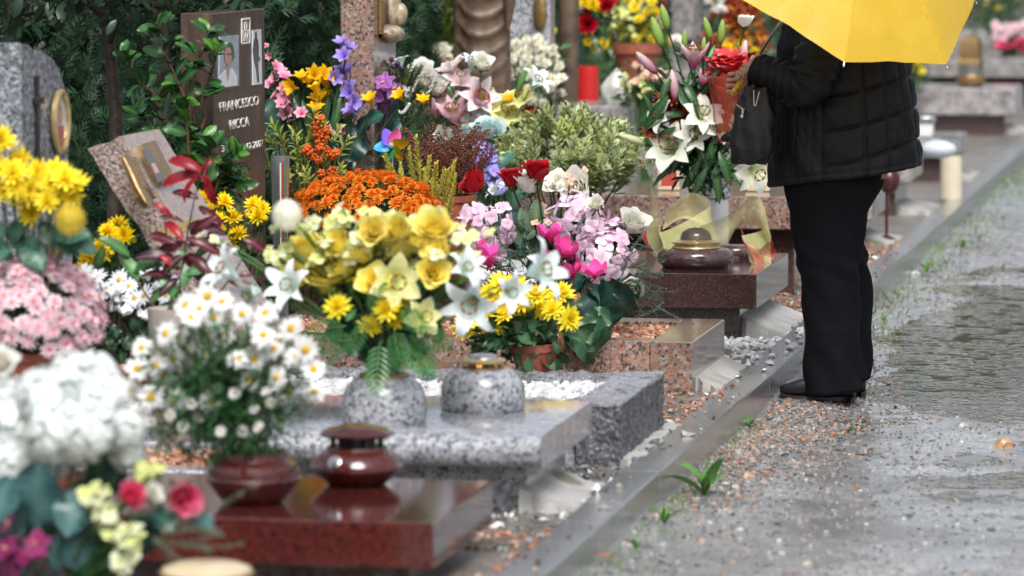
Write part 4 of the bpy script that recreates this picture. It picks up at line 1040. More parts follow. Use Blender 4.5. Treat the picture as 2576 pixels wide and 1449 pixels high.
# ribbons round the vase
def ribbon(path, w, name, mat, label, group=None, twist=None):
    n = len(path); V = []
    for i, (vx, vy, yy, ang) in enumerate(path):
        p = atY(vx, vy, yy); d = Vector((math.cos(ang) * .45, -.55 * math.sin(ang + .7), math.sin(ang) * .9)); d.normalize()
        for s in (-1, -.33, .33, 1): V.append(tuple(p + d * w / 2 * s * random.uniform(.8, 1.2) + Vector((random.gauss(0, .008), random.gauss(0, .012), random.gauss(0, .008)))))
    # smooth by subdividing along the path
    V = np.array(V).reshape(n, 4, 3); m = 8; W = []
    for i in range(n - 1):
        p0, p1, p2, p3 = V[max(0, i - 1)], V[i], V[i + 1], V[min(n - 1, i + 2)]
        for k in range(m):
            t = k / m; W.append(.5 * (2 * p1 + (p2 - p0) * t + (2 * p0 - 5 * p1 + 4 * p2 - p3) * t * t + (3 * p1 - p0 - 3 * p2 + p3) * t ** 3))
    W.append(V[-1]); W = np.array(W)
    return wthing(name, T_(W.reshape(-1, 3), grid_faces(len(W) - 1, 3)), mat, label, 'ribbon', group, sharp=None)
ribbon([(1640, 500, 16.5, 1.2), (1648, 580, 16.3, 1.0), (1690, 640, 16.25, 2.2), (1790, 560, 16.5, 1.8), (1735, 520, 16.6, 1.3), (1670, 545, 16.6, 1.2)], .15, 'ribbon', organza_m, 'sheer yellow organza ribbon looped on the left of the lily vase', 'ribbons on the dark slab')
ribbon([(1760, 600, 16.3, 1.6), (1830, 575, 16.25, 1.2), (1880, 530, 16.35, .9), (1925, 560, 16.45, 1.4), (1932, 620, 16.5, 1.7), (1880, 640, 16.4, 2.3)], .15, 'ribbon', organza_m, 'sheer yellow organza ribbon looped on the right of the lily vase', 'ribbons on the dark slab')
ribbon([(1868, 588, 16.45, 1.9), (1876, 612, 16.4, 2.1), (1888, 634, 16.35, 2.4), (1912, 646, 16.35, 1.6), (1922, 628, 16.4, 1.2), (1945, 630, 16.4, 1.6)], .07, 'ribbon', redmesh_m, 'red mesh ribbon curling on the dark slab near the trousers', 'ribbons on the dark slab')
ribbon([(1618, 560, 16.9, 1.9), (1630, 600, 16.7, 1.7), (1620, 625, 16.6, 1.9), (1650, 655, 16.5, 2.3)], .12, 'ribbon', redmesh_m, 'red mesh ribbon lying left of the brown lamp', 'ribbons on the dark slab')
# objects on the raised pink slab and at the front corner
def bronze_photo(vx, vy, w, h, y, z, lab, pmat):
    b = atY(vx, vy, y); q = 1 / ppm(b); b.z = z; W, H = w * q, h * q
    t = thing('photo_frame', b, lab, 'photo frame', 'bronze photo frames')
    wpart('frame', join([box(b.x - W / 2, b.x + W / 2, y, y + .03, z + .001, z + H * .16, .003), box(b.x - W / 2, b.x + W / 2, y, y + .03, z + H * .86, z + H, .003), box(b.x - W / 2, b.x - W * .34, y + .001, y + .029, z + H * .16, z + H * .86, .003), box(b.x + W * .34, b.x + W / 2, y + .001, y + .029, z + H * .16, z + H * .86, .003)]), cream_m, t)
    wpart('photo', box(b.x - W * .35, b.x + W * .35, y + .012, y + .02, z + H * .15, z + H * .87, .001), pmat, t)
bronze_photo(1682, 450, 56, 62, 18.05, .531, 'cream framed photo on the raised pink slab left of the lily vase', photo_red)
bronze_photo(1905, 446, 62, 70, 18.05, .531, 'cream framed photo on the raised pink slab next to the coat', photo_bg)
bronze_photo(400, 1449, 150, 85, 8.8, .2, 'small bronze framed photo at the bottom edge beside the cream lamp', photo_hair)
b = atY(520, 1449, 8.75); b.z = .2; q = 1 / ppm(b)
lp = thing('grave_lamp', b, 'bronze lamp with cream lid at the bottom edge of the picture', 'lamp', 'grave lamps')
zt = atY(520, 1412, 8.75).z - .2
wpart('body', xf(lathe([(.08, 0), (.09, .01), (.095, zt * .5), (.09, zt * .74), (.105, zt * .8), (.105, zt * .84)], 32), Matrix.Translation(b)), bronze_m, lp, sharp=40)
wpart('lid', xf(lathe([(.098, zt * .84), (.096, zt * .9), (.07, zt * .97), (.02, zt)], 32), Matrix.Translation(b)), cream_m, lp, sharp=50)
# steel and glass flower holders beside the brown stele
b = atY(705, 505, 14.75); q = 1 / ppm(b); zb = .27
b.z = zb
vs = thing('flower_vase', b, 'slim clear glass vase with tricolour stripe right of the brown stele', 'vase')
zt = atY(705, 392, 14.75).z - zb
wpart('glass', xf(lathe([(.02, 0), (.022, .01), (.035, zt), (.03, zt), (.018, .02)], 20), Matrix.Translation(b)), clear_m, vs, sharp=40)
for kk, cc in enumerate((white_paint, redplastic_m, plain("green_stripe", (.03, .2, .07), .4))):
    wpart('stripe', box(b.x + .008 + kk * .006, b.x + .013 + kk * .006, b.y - .039, b.y - .036, zb + zt * .45, zb + zt * .96, .0005), cc, vs)
b = atY(722, 560, 14.65); b.z = .27
zt = atY(722, 470, 14.65).z - .27
vs = thing('metal_ornament', b, 'grey metal heart ornament standing right of the brown stele', 'ornament')
wpart('heart', join([xf(ball(1, 14, 10), mv(b.x - .014, b.y, .27 + zt * .86) @ Matrix.Diagonal((.02, .014, .022, 1))), xf(ball(1, 14, 10), mv(b.x + .014, b.y, .27 + zt * .86) @ Matrix.Diagonal((.02, .014, .022, 1))), xf(lathe([(.002, 0), (.028, .045)], 14), mv(b.x, b.y, .27 + zt * .86 - .05) @ Matrix.Diagonal((1, .5, 1, 1)))]), steel_m, vs, sharp=None)
wpart('rod', tube([(b.x, b.y, .26), (b.x, b.y, .27 + zt * .8)], .003, 6), steel_m, vs)
# white figurine near the leaning headstone
b = atY(438, 540, 13.0); q = 1 / ppm(b)
fgz = atY(438, 545, 13.0).z
fg = thing('figurine', (b.x, b.y, .27), 'white ceramic angel figurine in front of the leaning pink headstone', 'figurine')
wpart('body', join([xf(lathe([(.05, 0), (.045, .02), (.03, fgz - .29), (.028, fgz - .26)], 16), mv(b.x, b.y, .27)), xf(ball(1, 12, 8), mv(b.x, b.y, fgz + .03) @ Matrix.Diagonal((.06, .035, .04, 1))), tube(bez((b.x - .035, b.y, fgz + .03), (b.x - .03, b.y, fgz + .08), (b.x - .012, b.y, fgz + .1), 6), [.016, .015, .014, .012, .011, .01, .008], 8), tube(bez((b.x + .03, b.y, fgz + .03), (b.x + .05, b.y, fgz + .06), (b.x + .045, b.y, fgz + .095), 6), [.016, .015, .014, .012, .011, .01, .009], 8)]), plain("white_ceramic", (.75, .75, .74), .2), fg, sharp=None)

# ================================================================== PLANTS AND BOUQUETS
R0 = {}
def mesh_radius(me):
    if me.name not in R0:
        co = np.empty(len(me.vertices) * 3); me.vertices.foreach_get("co", co); co = co.reshape(-1, 3)
        R0[me.name] = float(np.percentile(np.hypot(co[:, 0], co[:, 1]), 97))
    return R0[me.name]
def pomp(p, mats): return join([scatter(p, mats), ball(.038, 16, 12, p[2][0])])
class Bouquet:
    """a thing whose flowers are set where the photograph shows them, at a known distance along the row"""
    def __init__(s, name, base, label, cat, group=None):
        s.t = thing(name, base, label, cat, group); s.base = Vector(base); s.tips = []
    def f(s, key, pts, y, rpx, face=(-.1, -.75, .65), jit=.3, dy=.05, name='flower'):
        for p in pts:
            r = p[2] if len(p) > 2 else rpx * random.uniform(.88, 1.1)
            pos = atY(p[0], p[1], y + random.uniform(-dy, dy)); m = random.choice(fl(key))
            ax = Vector(p[3] if len(p) > 3 else face) + Vector((random.gauss(0, jit), random.gauss(0, jit * .7), random.gauss(0, jit)))
            sc = r / ppm(pos) / mesh_radius(m)
            put(name, m, s.t, rel(s.t, basis(ax, random.uniform(0, 6.28), sc, pos))); s.tips.append(pos - ax.normalized() * .012)
        return s
    def leaf(s, me, specs, y, dy=.03, name='leaf', up=(0, -.85, .55)):
        """specs: (vx0, vy0, vx1, vy1) from stalk to tip; the leaf mesh is 1 m long"""
        for q in specs:
            a = atY(q[0], q[1], y + random.uniform(-dy, dy)); b = atY(q[2], q[3], y + random.uniform(-dy, dy) + (q[4] if len(q) > 4 else 0)); d = b - a
            put(name, me, s.t, rel(s.t, frame_x(d, Vector(up) + Vector((random.gauss(0, .3), random.gauss(0, .3), 0)), d.length, a)))
        return s
    def stems(s, r=.0022, col=(.06, .14, .045), bow=.35, spread=.02, dz=0.):
        stem_bundle(s.t, s.base + Vector((0, 0, dz)), s.tips, r, col, bow, spread); return s
def unit_leaf(W, c, cm=None, shape='oval', a0=.3, a1=-.4, fold=.2, wave=0., nu=7, ce=None, seed=0, name='leaf_blade'):
    # five columns and many rows, so that side veins, folds and a wavy edge are there
    rs = random.Random(seed * 31 + int(W * 1000)); V = []; C = []; x = z = 0.; nu = 14; cm = cm or [min(1, q * 1.7) for q in c]
    ph = rs.uniform(0, 6)
    for i in range(nu + 1):
        t = i / nu; a = a0 + (a1 - a0) * t
        if i: am = a0 + (a1 - a0) * (t - .5 / nu); x += math.cos(am) / nu; z += math.sin(am) / nu
        w = W / 2 * PROF[shape](t)
        for s in (-1, -.5, 0, .5, 1):
            d = fold * w * abs(s) ** 1.3 + W * (.03 + wave) * abs(s) * math.sin(t * 11 + ph + s * 2) - .012 * W * (i % 2) * (abs(s) == .5)
            V.append((x - math.sin(a) * d + (.5 / nu) * (1 - abs(s)) * .0, s * w * (1 + .04 * math.sin(i * 2.1 + ph)), z + math.cos(a) * d))
            k = (1.18 if i % 2 else .86) if s else 1.; base = cm if s == 0 else (ce if ce and abs(s) == 1 else c)
            k *= rs.uniform(.88, 1.12) * (1.15 - .3 * (1 - t)); C.append([min(1, q * k) for q in base])
    t = T_(V, grid_faces(nu, 4), C); L = t[0][:, 0].max()
    return to_mesh((t[0] / L, t[1], t[2]), name, leaf_m)
UL_LILY = unit_leaf(.24, (.03, .085, .03), (.06, .13, .05), 'lance', .35, -.45, .25)
UL_LILYL = unit_leaf(.2, (.06, .16, .035), (.1, .22, .06), 'lance', .2, -.3, .25)
UL_CAM = [unit_leaf(.5, (.02, .075, .018), (.05, .13, .035), 'oval', .2, -.35, .2, .02, seed=k) for k in range(3)] + [unit_leaf(.5, (.06, .17, .02), (.1, .25, .05), 'oval', .2, -.3, .2)]
UL_RED = [unit_leaf(.28, hexc('#951420'), hexc('#702830'), 'oval', .6, -.8, .25), unit_leaf(.27, hexc('#5a1822'), hexc('#6d424c'), 'oval', .5, -.8, .25), unit_leaf(.26, hexc('#3f2029'), hexc('#6d525c'), 'oval', .5, -.9, .25), unit_leaf(.38, (.06, .16, .05), None, 'oval', .3, -.5, .2)]
UL_SILK = unit_leaf(.62, (.055, .15, .1), (.09, .2, .14), 'oval', .3, -.35, .15, .03)
UL_TEAL = unit_leaf(.8, (.04, .11, .11), (.08, .18, .17), 'oval', .15, -.2, .12, .03)
UL_DARK = unit_leaf(.8, (.012, .05, .04), (.04, .12, .09), 'oval', .3, -.6, .12, .05)
UL_CYC = unit_leaf(.85, (.02, .065, .028), (.08, .15, .08), 'oval', .4, -.8, .15, .08)
UL_OLIVE = unit_leaf(.6, (.12, .2, .1), (.2, .28, .15), 'oval', .3, -.2, .2, .02)
UL_GRASS = unit_leaf(.05, (.09, .22, .04), None, 'lance', .5, -.5, .2)
UL_WEED = unit_leaf(.24, (.08, .22, .035), (.16, .3, .08), 'oval', .6, -.5, .2, .05)

# --- 1 daisies in the red bowl
b = Bouquet('daisy_bush', RB + Vector((0, 0, .115)), 'bushy white daisies growing from the dark red bowl', 'flowers')
b.f('daisy', [(358, 876), (440, 905), (500, 778), (478, 800), (560, 846), (640, 902), (625, 958), (735, 828), (770, 880), (700, 950), (590, 1030), (490, 962), (380, 1000), (555, 935), (540, 800), (662, 845), (600, 905), (455, 860), (520, 890), (412, 945), (690, 880), (745, 900), (655, 830), (560, 760), (520, 745), (470, 770), (440, 1010), (530, 1010), (395, 920), (345, 930), (330, 985), (790, 930), (725, 985), (790, 990), (350, 1040), (670, 790), (700, 860), (610, 790), (420, 840)], 10.05, 38, (-.1, -.8, .5), .3, .1)
b.f('daisy', [(640, 1030), (680, 1012), (500, 1050), (555, 1085), (460, 1075), (610, 1085), (430, 1045), (590, 990), (670, 985), (710, 1005), (380, 1060), (480, 1015), (545, 975), (650, 1075)], 9.98, 19, (-.1, -.9, .4), .3, .06)
b.stems(.0018, bow=.5, spread=.05)
cc = atY(560, 985, 10.05); leaves(b.t, leafpts(cc, (.225, .17, .19), 4200, 3, .1, -1), leafT(.036, .007, (.03, .095, .028), None, .1, nu=2, shape='lance'))

# --- 2 white hydrangea bouquet, front left
zb = .2; bb = atY(150, 1480, 8.95); bb.z = zb
b = Bouquet('hydrangea_bouquet', bb, 'large white hydrangea bouquet with teal leaves at the bottom left corner', 'bouquet')
b.f('hyd_white', [(190, 965, 85), (118, 1000, 80), (255, 1000, 78), (60, 1085, 105), (150, 1085, 90), (15, 1010, 70), (300, 1075, 72), (222, 1085, 85), (100, 1160, 85), (20, 1170, 80), (320, 1140, 50), (240, 940, 60)], 8.95, 120, (-.1, -.6, .8), .2, .07)
b.f('small_white', [(225, 1255), (250, 1255), (275, 1300), (285, 1310), (305, 1340), (320, 1375), (300, 1410), (268, 1330), (248, 1290), (330, 1400), (310, 1430), (345, 1330)], 8.78, 26, jit=.4)
b.f('small_lemon', [(215, 1240), (240, 1228), (262, 1240), (232, 1265), (258, 1275), (280, 1290), (262, 1310), (290, 1325), (272, 1345), (300, 1350), (318, 1330), (330, 1360), (308, 1385), (335, 1390), (290, 1400), (320, 1412), (298, 1425), (345, 1350)], 8.8, 26, jit=.4)
b.f('rose_pink', [(330, 1256, 42), (452, 1243, 50)], 8.85, 45, (.3, -.8, .3), .15)
b.f('rose_white', [(380, 1250, 26)], 8.83, 26, (0, -.8, .5))
b.f('small_lemon', [(360, 1170), (385, 1180), (370, 1200), (395, 1195), (352, 1190), (405, 1178)], 8.95, 22)
b.f('orchid_magenta', [(20, 1380, 45), (60, 1400, 50), (95, 1370, 40), (40, 1430, 45), (20, 1320, 30)], 8.8, 45)
b.f('peony_white', [(5, 925, 45)], 9.0, 45)
b.leaf(UL_TEAL, [(95, 1165, 100, 1335), (180, 1330, 230, 1449), (30, 1200, -30, 1330), (150, 1340, 120, 1470), (470, 1290, 540, 1330), (60, 1250, 20, 1360), (200, 1230, 170, 1350)], 8.85, .05)
b.leaf(UL_SILK, [(262, 1080, 285, 1250), (300, 1090, 320, 1180)], 9.1)
b.leaf(UL_DARK, [(140, 1270, 60, 1400), (190, 1300, 160, 1440), (110, 1230, 40, 1320), (230, 1350, 300, 1470), (330, 1300, 380, 1400), (30, 1280, 90, 1440), (120, 1350, 20, 1460), (250, 1200, 200, 1330), (380, 1290, 440, 1330)], 8.98, .04)
RM_G = [to_mesh(rosemary(44, .16, (.12, .17, .13), (.22, .28, .22), k), 'needle_sprig', leaf_m) for k in range(2)]
for k in range(9):
    p = atY(400 + random.uniform(-20, 20), 1350 + random.uniform(-30, 30), 8.8); put('needle_sprig', RM_G[k % 2], b.t, rel(b.t, basis((.9 + random.gauss(0, .3), random.gauss(-.2, .3), random.gauss(0, .35)), k, random.uniform(.8, 1.2), p)))
b.stems(.003, spread=.03)
wpart('vase', xf(lathe([(.06, 0), (.075, .05), (.06, .12), (.065, .14), (.055, .138)], 24), Matrix.Translation(bb)), gr_brown, b.t)

# --- 3 pink mums, 4 yellow mums at the left edge
c = atY(88, 805, 11.0); q = 1 / ppm(c)
dome('chrysanthemum_pot', 'dome of pale pink chrysanthemums in a pot at the left edge', 'flowers', c, (168 * q, .17, 150 * q), (c.x, c.y, PLOT_Z), 'mum_pink', 210, 1.12, LF_MUM, 260, (.08, .11, c.z - PLOT_Z - .08), -.35, jit=.08)
bb = atY(70, 700, 11.45); bb.z = PLOT_Z
b = Bouquet('yellow_chrysanthemums', bb, 'bright yellow spray chrysanthemums with pompon at the upper left edge', 'flowers')
b.f('mum_lemon', [(20, 372), (58, 402), (100, 430), (32, 436), (132, 462), (75, 478), (165, 452), (182, 492), (120, 508), (152, 520), (12, 485), (82, 538), (60, 506), (192, 468), (-10, 420), (38, 470), (150, 480), (105, 470), (5, 350), (140, 435)], 10.85, 42, (.1, -.75, .55), .3)
b.leaf(UL_SILK, [(60, 560, 20, 610), (100, 560, 150, 620), (40, 580, 60, 640), (130, 590, 230, 590), (10, 560, -10, 620), (80, 590, 90, 650), (150, 600, 200, 640), (30, 620, -10, 660), (90, 540, 40, 580), (0, 600, 30, 660), (170, 580, 240, 640), (60, 610, 110, 680)], 10.9)
cp = atY(177, 553, 10.75)
put('pompon', to_mesh(pomp(petal(.012, .005, .2, .6, 'strap', .2, hexc('#e8cf4a'), hexc('#f6e77c'), nu=2), [np.array(frame_x(d + np.array([0, 0, .3]), d, 1., tuple(d * .036))) for d in ball_dirs(420, -1, .02, 5)]), 'pompon', petal_m), b.t, rel(b.t, Matrix.Translation(cp)))
b.tips.append(cp); b.stems(.0025, spread=.03)
wpart('vase', xf(lathe([(.05, 0), (.06, .1), (.05, .3), (.055, .38), (.045, .37)], 20), Matrix.Translation(bb)), gr_grey, b.t)

# --- 5 yellow bouquet in the grey dome vase
b = Bouquet('yellow_bouquet', VB + Vector((0, 0, .13)), 'big out of focus yellow and white bouquet in the grey dome vase', 'bouquet')
Y = 11.3
b.f('rose_yellow', [(825, 722, 68), (1002, 655, 66, (.1, -.5, .8)), (775, 650, 48), (865, 622, 40), (940, 590, 40), (1095, 595, 52), (885, 680, 45), (1045, 625, 48), (1110, 650, 40), (760, 700, 40), (930, 650, 50), (850, 645, 45), (1085, 690, 42), (950, 720, 45), (1010, 590, 40)], Y, 55)
b.f('lily_yellow', [(990, 705, 70, (.1, -.95, .2)), (1055, 800, 55, (.3, -.8, -.3))], Y - .06, 65)
b.f('mum_lemon', [(975, 780, 45), (1010, 745, 42), (930, 825, 38), (850, 775, 42), (1000, 805, 40), (900, 690, 40)], Y - .02, 42)
b.f('small_lemon', [(720, 625), (745, 650), (708, 660), (890, 615), (905, 640), (870, 630), (950, 600), (965, 625), (1060, 625), (1120, 610), (1140, 640), (735, 690), (1170, 600), (830, 560), (800, 650), (1080, 540), (1010, 560), (1120, 660), (1040, 560), (865, 545), (975, 545), (760, 575), (1150, 570)], Y, 27, jit=.5)
b.f('small_lemon', [(random.gauss(930, 130), random.gauss(615, 45)) for _ in range(46)], Y + .02, 20, jit=.6)
b.f('small_white', [(random.gauss(930, 140), random.gauss(610, 45)) for _ in range(30)], Y, 17, jit=.6)
b.f('small_white', [(900, 600), (880, 650), (925, 615), (760, 655), (820, 610), (1180, 640), (1100, 640), (945, 580), (700, 640), (790, 560), (840, 640), (1150, 600)], Y - .03, 25, jit=.5)
b.f('lily_silk', [(600, 700, 78, (-.6, -.4, .35)), (655, 725, 62, (-.4, -.6, -.2)), (745, 735, 70, (-.4, -.6, .3)), (1195, 745, 85, (-.1, -.8, -.4)), (1325, 690, 85, (.7, -.4, .4)), (1160, 690, 58, (.4, -.6, .4)), (1270, 730, 60, (.5, -.5, -.2))], Y - .05, 70, jit=.1)
for (vx, vy, ex, ey, l) in ((955, 860, 945, 990, .15), (900, 850, 790, 880, .15), (870, 820, 770, 835, .14), (1000, 860, 1080, 935, .13), (1030, 830, 1130, 870, .13), (920, 800, 880, 890, .12), (960, 700, 930, 770, .1), (1020, 770, 1060, 830, .1), (880, 870, 800, 930, .12), (990, 830, 1010, 930, .12), (1040, 850, 1090, 950, .12)):
    a = atY(vx, vy, Y - .05); e = atY(ex, ey, Y - .16); put('fern_frond', to_mesh(fern(.16, (.03, .11, .03) if vy < 860 else (.045, .16, .045)), 'fern_frond', leaf_m), b.t, rel(b.t, frame_x(e - a, (random.gauss(0, .5), -1, random.gauss(.3, .4)), (e - a).length / .16, a)))
b.leaf(UL_LILYL, [(1075, 700, 1075, 615), (1100, 680, 1130, 590), (1140, 690, 1190, 650), (1000, 740, 930, 720), (760, 700, 700, 650), (870, 640, 800, 600), (1090, 760, 1170, 730), (820, 800, 740, 780), (1050, 640, 1110, 560), (1120, 720, 1180, 700), (830, 660, 770, 700), (950, 660, 1000, 580)], Y + .02, .06)
b.leaf(UL_DARK, [(930, 840, 870, 780), (980, 850, 1050, 780), (950, 860, 920, 760), (1000, 830, 1090, 820), (910, 850, 820, 800), (940, 800, 980, 700), (960, 850, 1000, 760), (900, 760, 840, 720), (1060, 760, 1120, 680), (1020, 700, 1080, 660), (860, 720, 800, 680), (960, 900, 930, 840), (940, 900, 880, 840), (980, 900, 1050, 840), (950, 930, 960, 850), (930, 880, 850, 850), (990, 890, 1080, 870)], Y + .05, .05)
cp = atY(722, 541, Y - .1)
put('pompon', to_mesh(pomp(petal(.012, .006, .2, .6, 'strap', .2, hexc('#eeeede'), hexc('#f2f1e6'), nu=2), [np.array(frame_x(d + np.array([0, 0, .3]), d, 1., tuple(d * .036))) for d in ball_dirs(420, -1, .02, 5)]), 'pompon', petal_m), b.t, rel(b.t, Matrix.Translation(cp)))
b.tips.append(cp); b.stems(.0028, spread=.03)
cc = atY(965, 730, Y + .06); leaves(b.t, leafpts(cc, (.2, .1, .17), 420, 9, .1, -1), leafT(.05, .02, (.05, .13, .05), None, .2, nu=3))

# --- 6 red leaved plant
bb = atY(440, 850, 11.85); bb.z = .18
b = Bouquet('red_leaf_plant', bb, 'tall plant with arching wine red leaves in front of the leaning headstone', 'plant')
Y = 11.9
for me, sp in ((0, [(505, 440, 405, 465), (505, 440, 530, 470), (500, 445, 460, 510), (508, 432, 535, 400), (500, 450, 480, 400), (510, 430, 420, 400), (520, 440, 545, 520), (415, 560, 460, 600), (430, 545, 385, 510), (560, 560, 520, 600), (450, 680, 400, 640)]),
               (1, [(470, 610, 370, 665), (470, 600, 560, 640), (480, 590, 540, 545), (455, 640, 520, 700), (460, 560, 400, 540), (470, 640, 540, 690), (500, 520, 560, 560), (590, 700, 640, 690), (540, 660, 600, 720), (430, 700, 350, 690), (440, 610, 370, 590), (500, 500, 430, 480), (610, 600, 680, 640)]),
               (2, [(470, 620, 540, 600), (465, 640, 400, 700), (470, 575, 540, 560), (450, 700, 400, 740), (480, 690, 560, 760), (450, 660, 340, 640), (500, 560, 570, 590), (440, 740, 520, 760)]),
               (3, [(440, 760, 380, 800), (450, 740, 520, 790), (470, 690, 540, 660), (440, 720, 370, 760), (460, 720, 500, 640), (490, 650, 540, 610), (430, 680, 470, 620), (460, 760, 400, 690), (470, 770, 540, 730), (250, 600, 330, 640), (300, 640, 350, 700), (260, 620, 240, 680), (320, 690, 400, 650)])):
    b.leaf(UL_RED[me], sp, Y)
for pth in (((440, 860), (455, 620), (508, 425)), ((435, 860), (430, 640), (410, 530)), ((450, 860), (500, 700), (545, 600)), ((445, 860), (560, 740), (610, 650)), ((440, 860), (360, 720), (280, 620))):
    wpart('stem', tube(bez(atY(*pth[0], Y), atY(*pth[1], Y), atY(*pth[2], Y), 8), [.004, .004, .0035, .0035, .003, .003, .0025, .002, .0015], 6, (.11, .05, .05)), leaf_m, b.t)
zt = atY(440, 775, 11.85).z - .18
wpart('pot', xf(lathe([(.05, 0), (.055, .01), (.08, zt), (.075, zt), (.06, zt - .02)], 20, hexc('#a79f98')), Matrix.Translation(bb)), solid_m, b.t)

# --- 7 white cyclamen and marguerites
bb = atY(310, 930, 12.3); bb.z = .1
b = Bouquet('cyclamen_pot', bb, 'white cyclamen and marguerites with silvery leaves, between the pink and white flowers', 'flowers')
b.f('daisy_big', [(243, 700), (268, 728), (325, 722), (338, 752), (212, 690), (225, 722), (365, 745), (420, 745), (300, 705)], 12.3, 36, (-.1, -.8, .5), .25)
b.f('cyclamen_white', [(285, 748), (302, 762), (372, 700), (425, 688), (400, 812), (345, 772), (312, 790), (255, 760), (398, 730), (360, 800), (275, 780), (440, 720)], 12.3, 22, (0, -.3, 1), .3)
b.leaf(UL_CYC, [(300, 840, 270, 870), (310, 850, 330, 880), (290, 870, 275, 905), (320, 860, 350, 850), (300, 880, 310, 920), (260, 830, 240, 860), (340, 880, 370, 900), (350, 830, 380, 850), (280, 820, 300, 850), (330, 800, 360, 830), (240, 800, 270, 830), (390, 840, 420, 870), (370, 880, 400, 910), (290, 900, 260, 930), (320, 910, 350, 940)], 12.25)
b.stems(.002, (.12, .05, .06), .5, .05); pot(b.t, bb, .07, .1, .28)
cc = atY(310, 880, 12.35); leaves(b.t, leafpts(cc, (.15, .08, .1), 200, 4, .1), LF_MUM)

# --- 8 two clumps of yellow mums by the leaning stone
for (nm, lab, pts, Y, bx, lp, ctr) in (
    ('yellow_chrysanthemums', 'yellow chrysanthemums drooping left of the leaning pink headstone', [(298, 568), (282, 600), (250, 622), (226, 648), (206, 684), (272, 582), (312, 592), (235, 670), (262, 640), (215, 660)], 12.4, (270, 760), 160, (280, 660)),
    ('yellow_chrysanthemums', 'yellow chrysanthemums with buds right of the leaning pink headstone', [(505, 502), (562, 508), (586, 548), (640, 516), (652, 545), (560, 582), (575, 612), (556, 632), (600, 590), (545, 555), (658, 528), (530, 530)], 13.3, (580, 700), 220, (585, 610))):
    bb = atY(bx[0], bx[1], Y); bb.z = PLOT_Z
    b = Bouquet(nm, bb, lab, 'flowers', 'yellow chrysanthemum clumps'); b.f('mum_yellow', pts, Y, 30, (-.1, -.7, .7), .35)
    for p in [(x_ + random.uniform(-25, 40), y_ + random.uniform(-10, 45)) for x_, y_, *_ in pts[:6]]:
        q = atY(p[0], p[1], Y + .03); put('bud', to_mesh(ball(.011, 8, 6, hexc('#d8c22a')), 'flower_bud', petal_m), b.t, rel(b.t, Matrix.Translation(q))); b.tips.append(q)
    b.stems(.002, spread=.04, bow=.5)
    leaves(b.t, leafpts(atY(*ctr, Y + .06), (.13, .1, .13), lp, 5, .1), LF_MUM)
    leaves(b.t, leafpts(atY(ctr[0], ctr[1] + 90, Y + .06), (.13, .1, .13), lp, 6, .1), LF_MUM)

# --- 9 camellia bush in front of the brown stele
bb = atY(470, 700, 13.7); bb.z = PLOT_Z
cam_b = thing('camellia_bush', bb, 'glossy green camellia bush growing in front of the brown stele', 'bush')
paths = [[(470, 700), (478, 420), (465, 249), (419, 140), (400, 62)], [(475, 500), (427, 373), (389, 235), (349, 205), (311, 146)], [(480, 420), (476, 238), (503, 151), (524, 86)], [(485, 560), (492, 365), (486, 284), (530, 190), (548, 130)], [(490, 600), (530, 490), (565, 468), (598, 446)], [(470, 560), (450, 420), (400, 330), (350, 290)], [(480, 480), (520, 400), (560, 410), (592, 392)], [(480, 520), (440, 460), (390, 430), (360, 400)], [(485, 450), (500, 340), (515, 300), (512, 240)], [(490, 560), (540, 440), (580, 400), (600, 400)], [(470, 520), (430, 400), (420, 300), (440, 230)], [(480, 560), (470, 480), (430, 500), (400, 520)], [(480, 560), (440, 480), (420, 400), (400, 350)], [(490, 580), (520, 500), (560, 480), (600, 470)], [(480, 600), (500, 480), (520, 420), (540, 365)], [(480, 600), (470, 440), (500, 390), (510, 350)], [(480, 600), (530, 520), (550, 450), (580, 430)]]
nl = 0
for pi_, pth in enumerate(paths):
    yy = 13.62 + random.uniform(-.1, .12); P3 = [atY(a, b_, yy + random.uniform(-.03, .03)) for a, b_ in pth]
    dense = []
    for i in range(len(P3) - 1):
        for k in range(6): dense.append(P3[i].lerp(P3[i + 1], k / 6))
    dense.append(P3[-1])
    wpart('branch', tube(dense, [.0075 * (1 - .8 * i / len(dense)) for i in range(len(dense))], 6, (.14, .07, .045)), leaf_m, cam_b)
    L = sum((dense[i + 1] - dense[i]).length for i in range(len(dense) - 1)); n = int(L / .026)
    for k in range(n):
        i = int((k + .5) / n * (len(dense) - 1)); p = dense[i]; d = (dense[min(i + 1, len(dense) - 1)] - dense[max(0, i - 1)]).normalized()
        if (p - P3[0]).length < .12: continue
        side = Vector((random.gauss(0, 1), random.gauss(-.15, .7), random.gauss(.1, .6))); side = (side - d * side.dot(d)).normalized()
        dr = (side + d * random.uniform(.1, .8)).normalized(); ln = random.uniform(.066, .1)
        if vpix(p + dr * ln)[0] > 528 and 228 < vpix(p + dr * ln)[1] < 342: continue
        put('leaf', UL_CAM[random.choice((0, 0, 1, 1, 2, 3))], cam_b, rel(cam_b, frame_x(dr, (0, -.35, 1), ln, p, random.gauss(0, .35)))); nl += 1
    for k in range(4):
        dr = Vector((random.gauss(0, .8), random.gauss(0, .6), random.uniform(.2, 1)))
        put('leaf', UL_CAM[random.choice((0, 1, 3))], cam_b, rel(cam_b, frame_x(dr, (0, -.5, .6), random.uniform(.05, .075), dense[-1], random.gauss(0, .4))))

# --- 10 orange pompon mums
c = atY(922, 525, 15.25); q = 1 / ppm(c)
dome('chrysanthemum_pot', 'wide dome of orange pompon chrysanthemums in the middle of the graves', 'flowers', c, (176 * q, .19, 86 * q), (c.x, c.y, PLOT_Z), 'pom_orange', 300, 1.12, LF_MUM, 320, (.1, .14, c.z - .17), -.3, jit=.09, inner=.9)

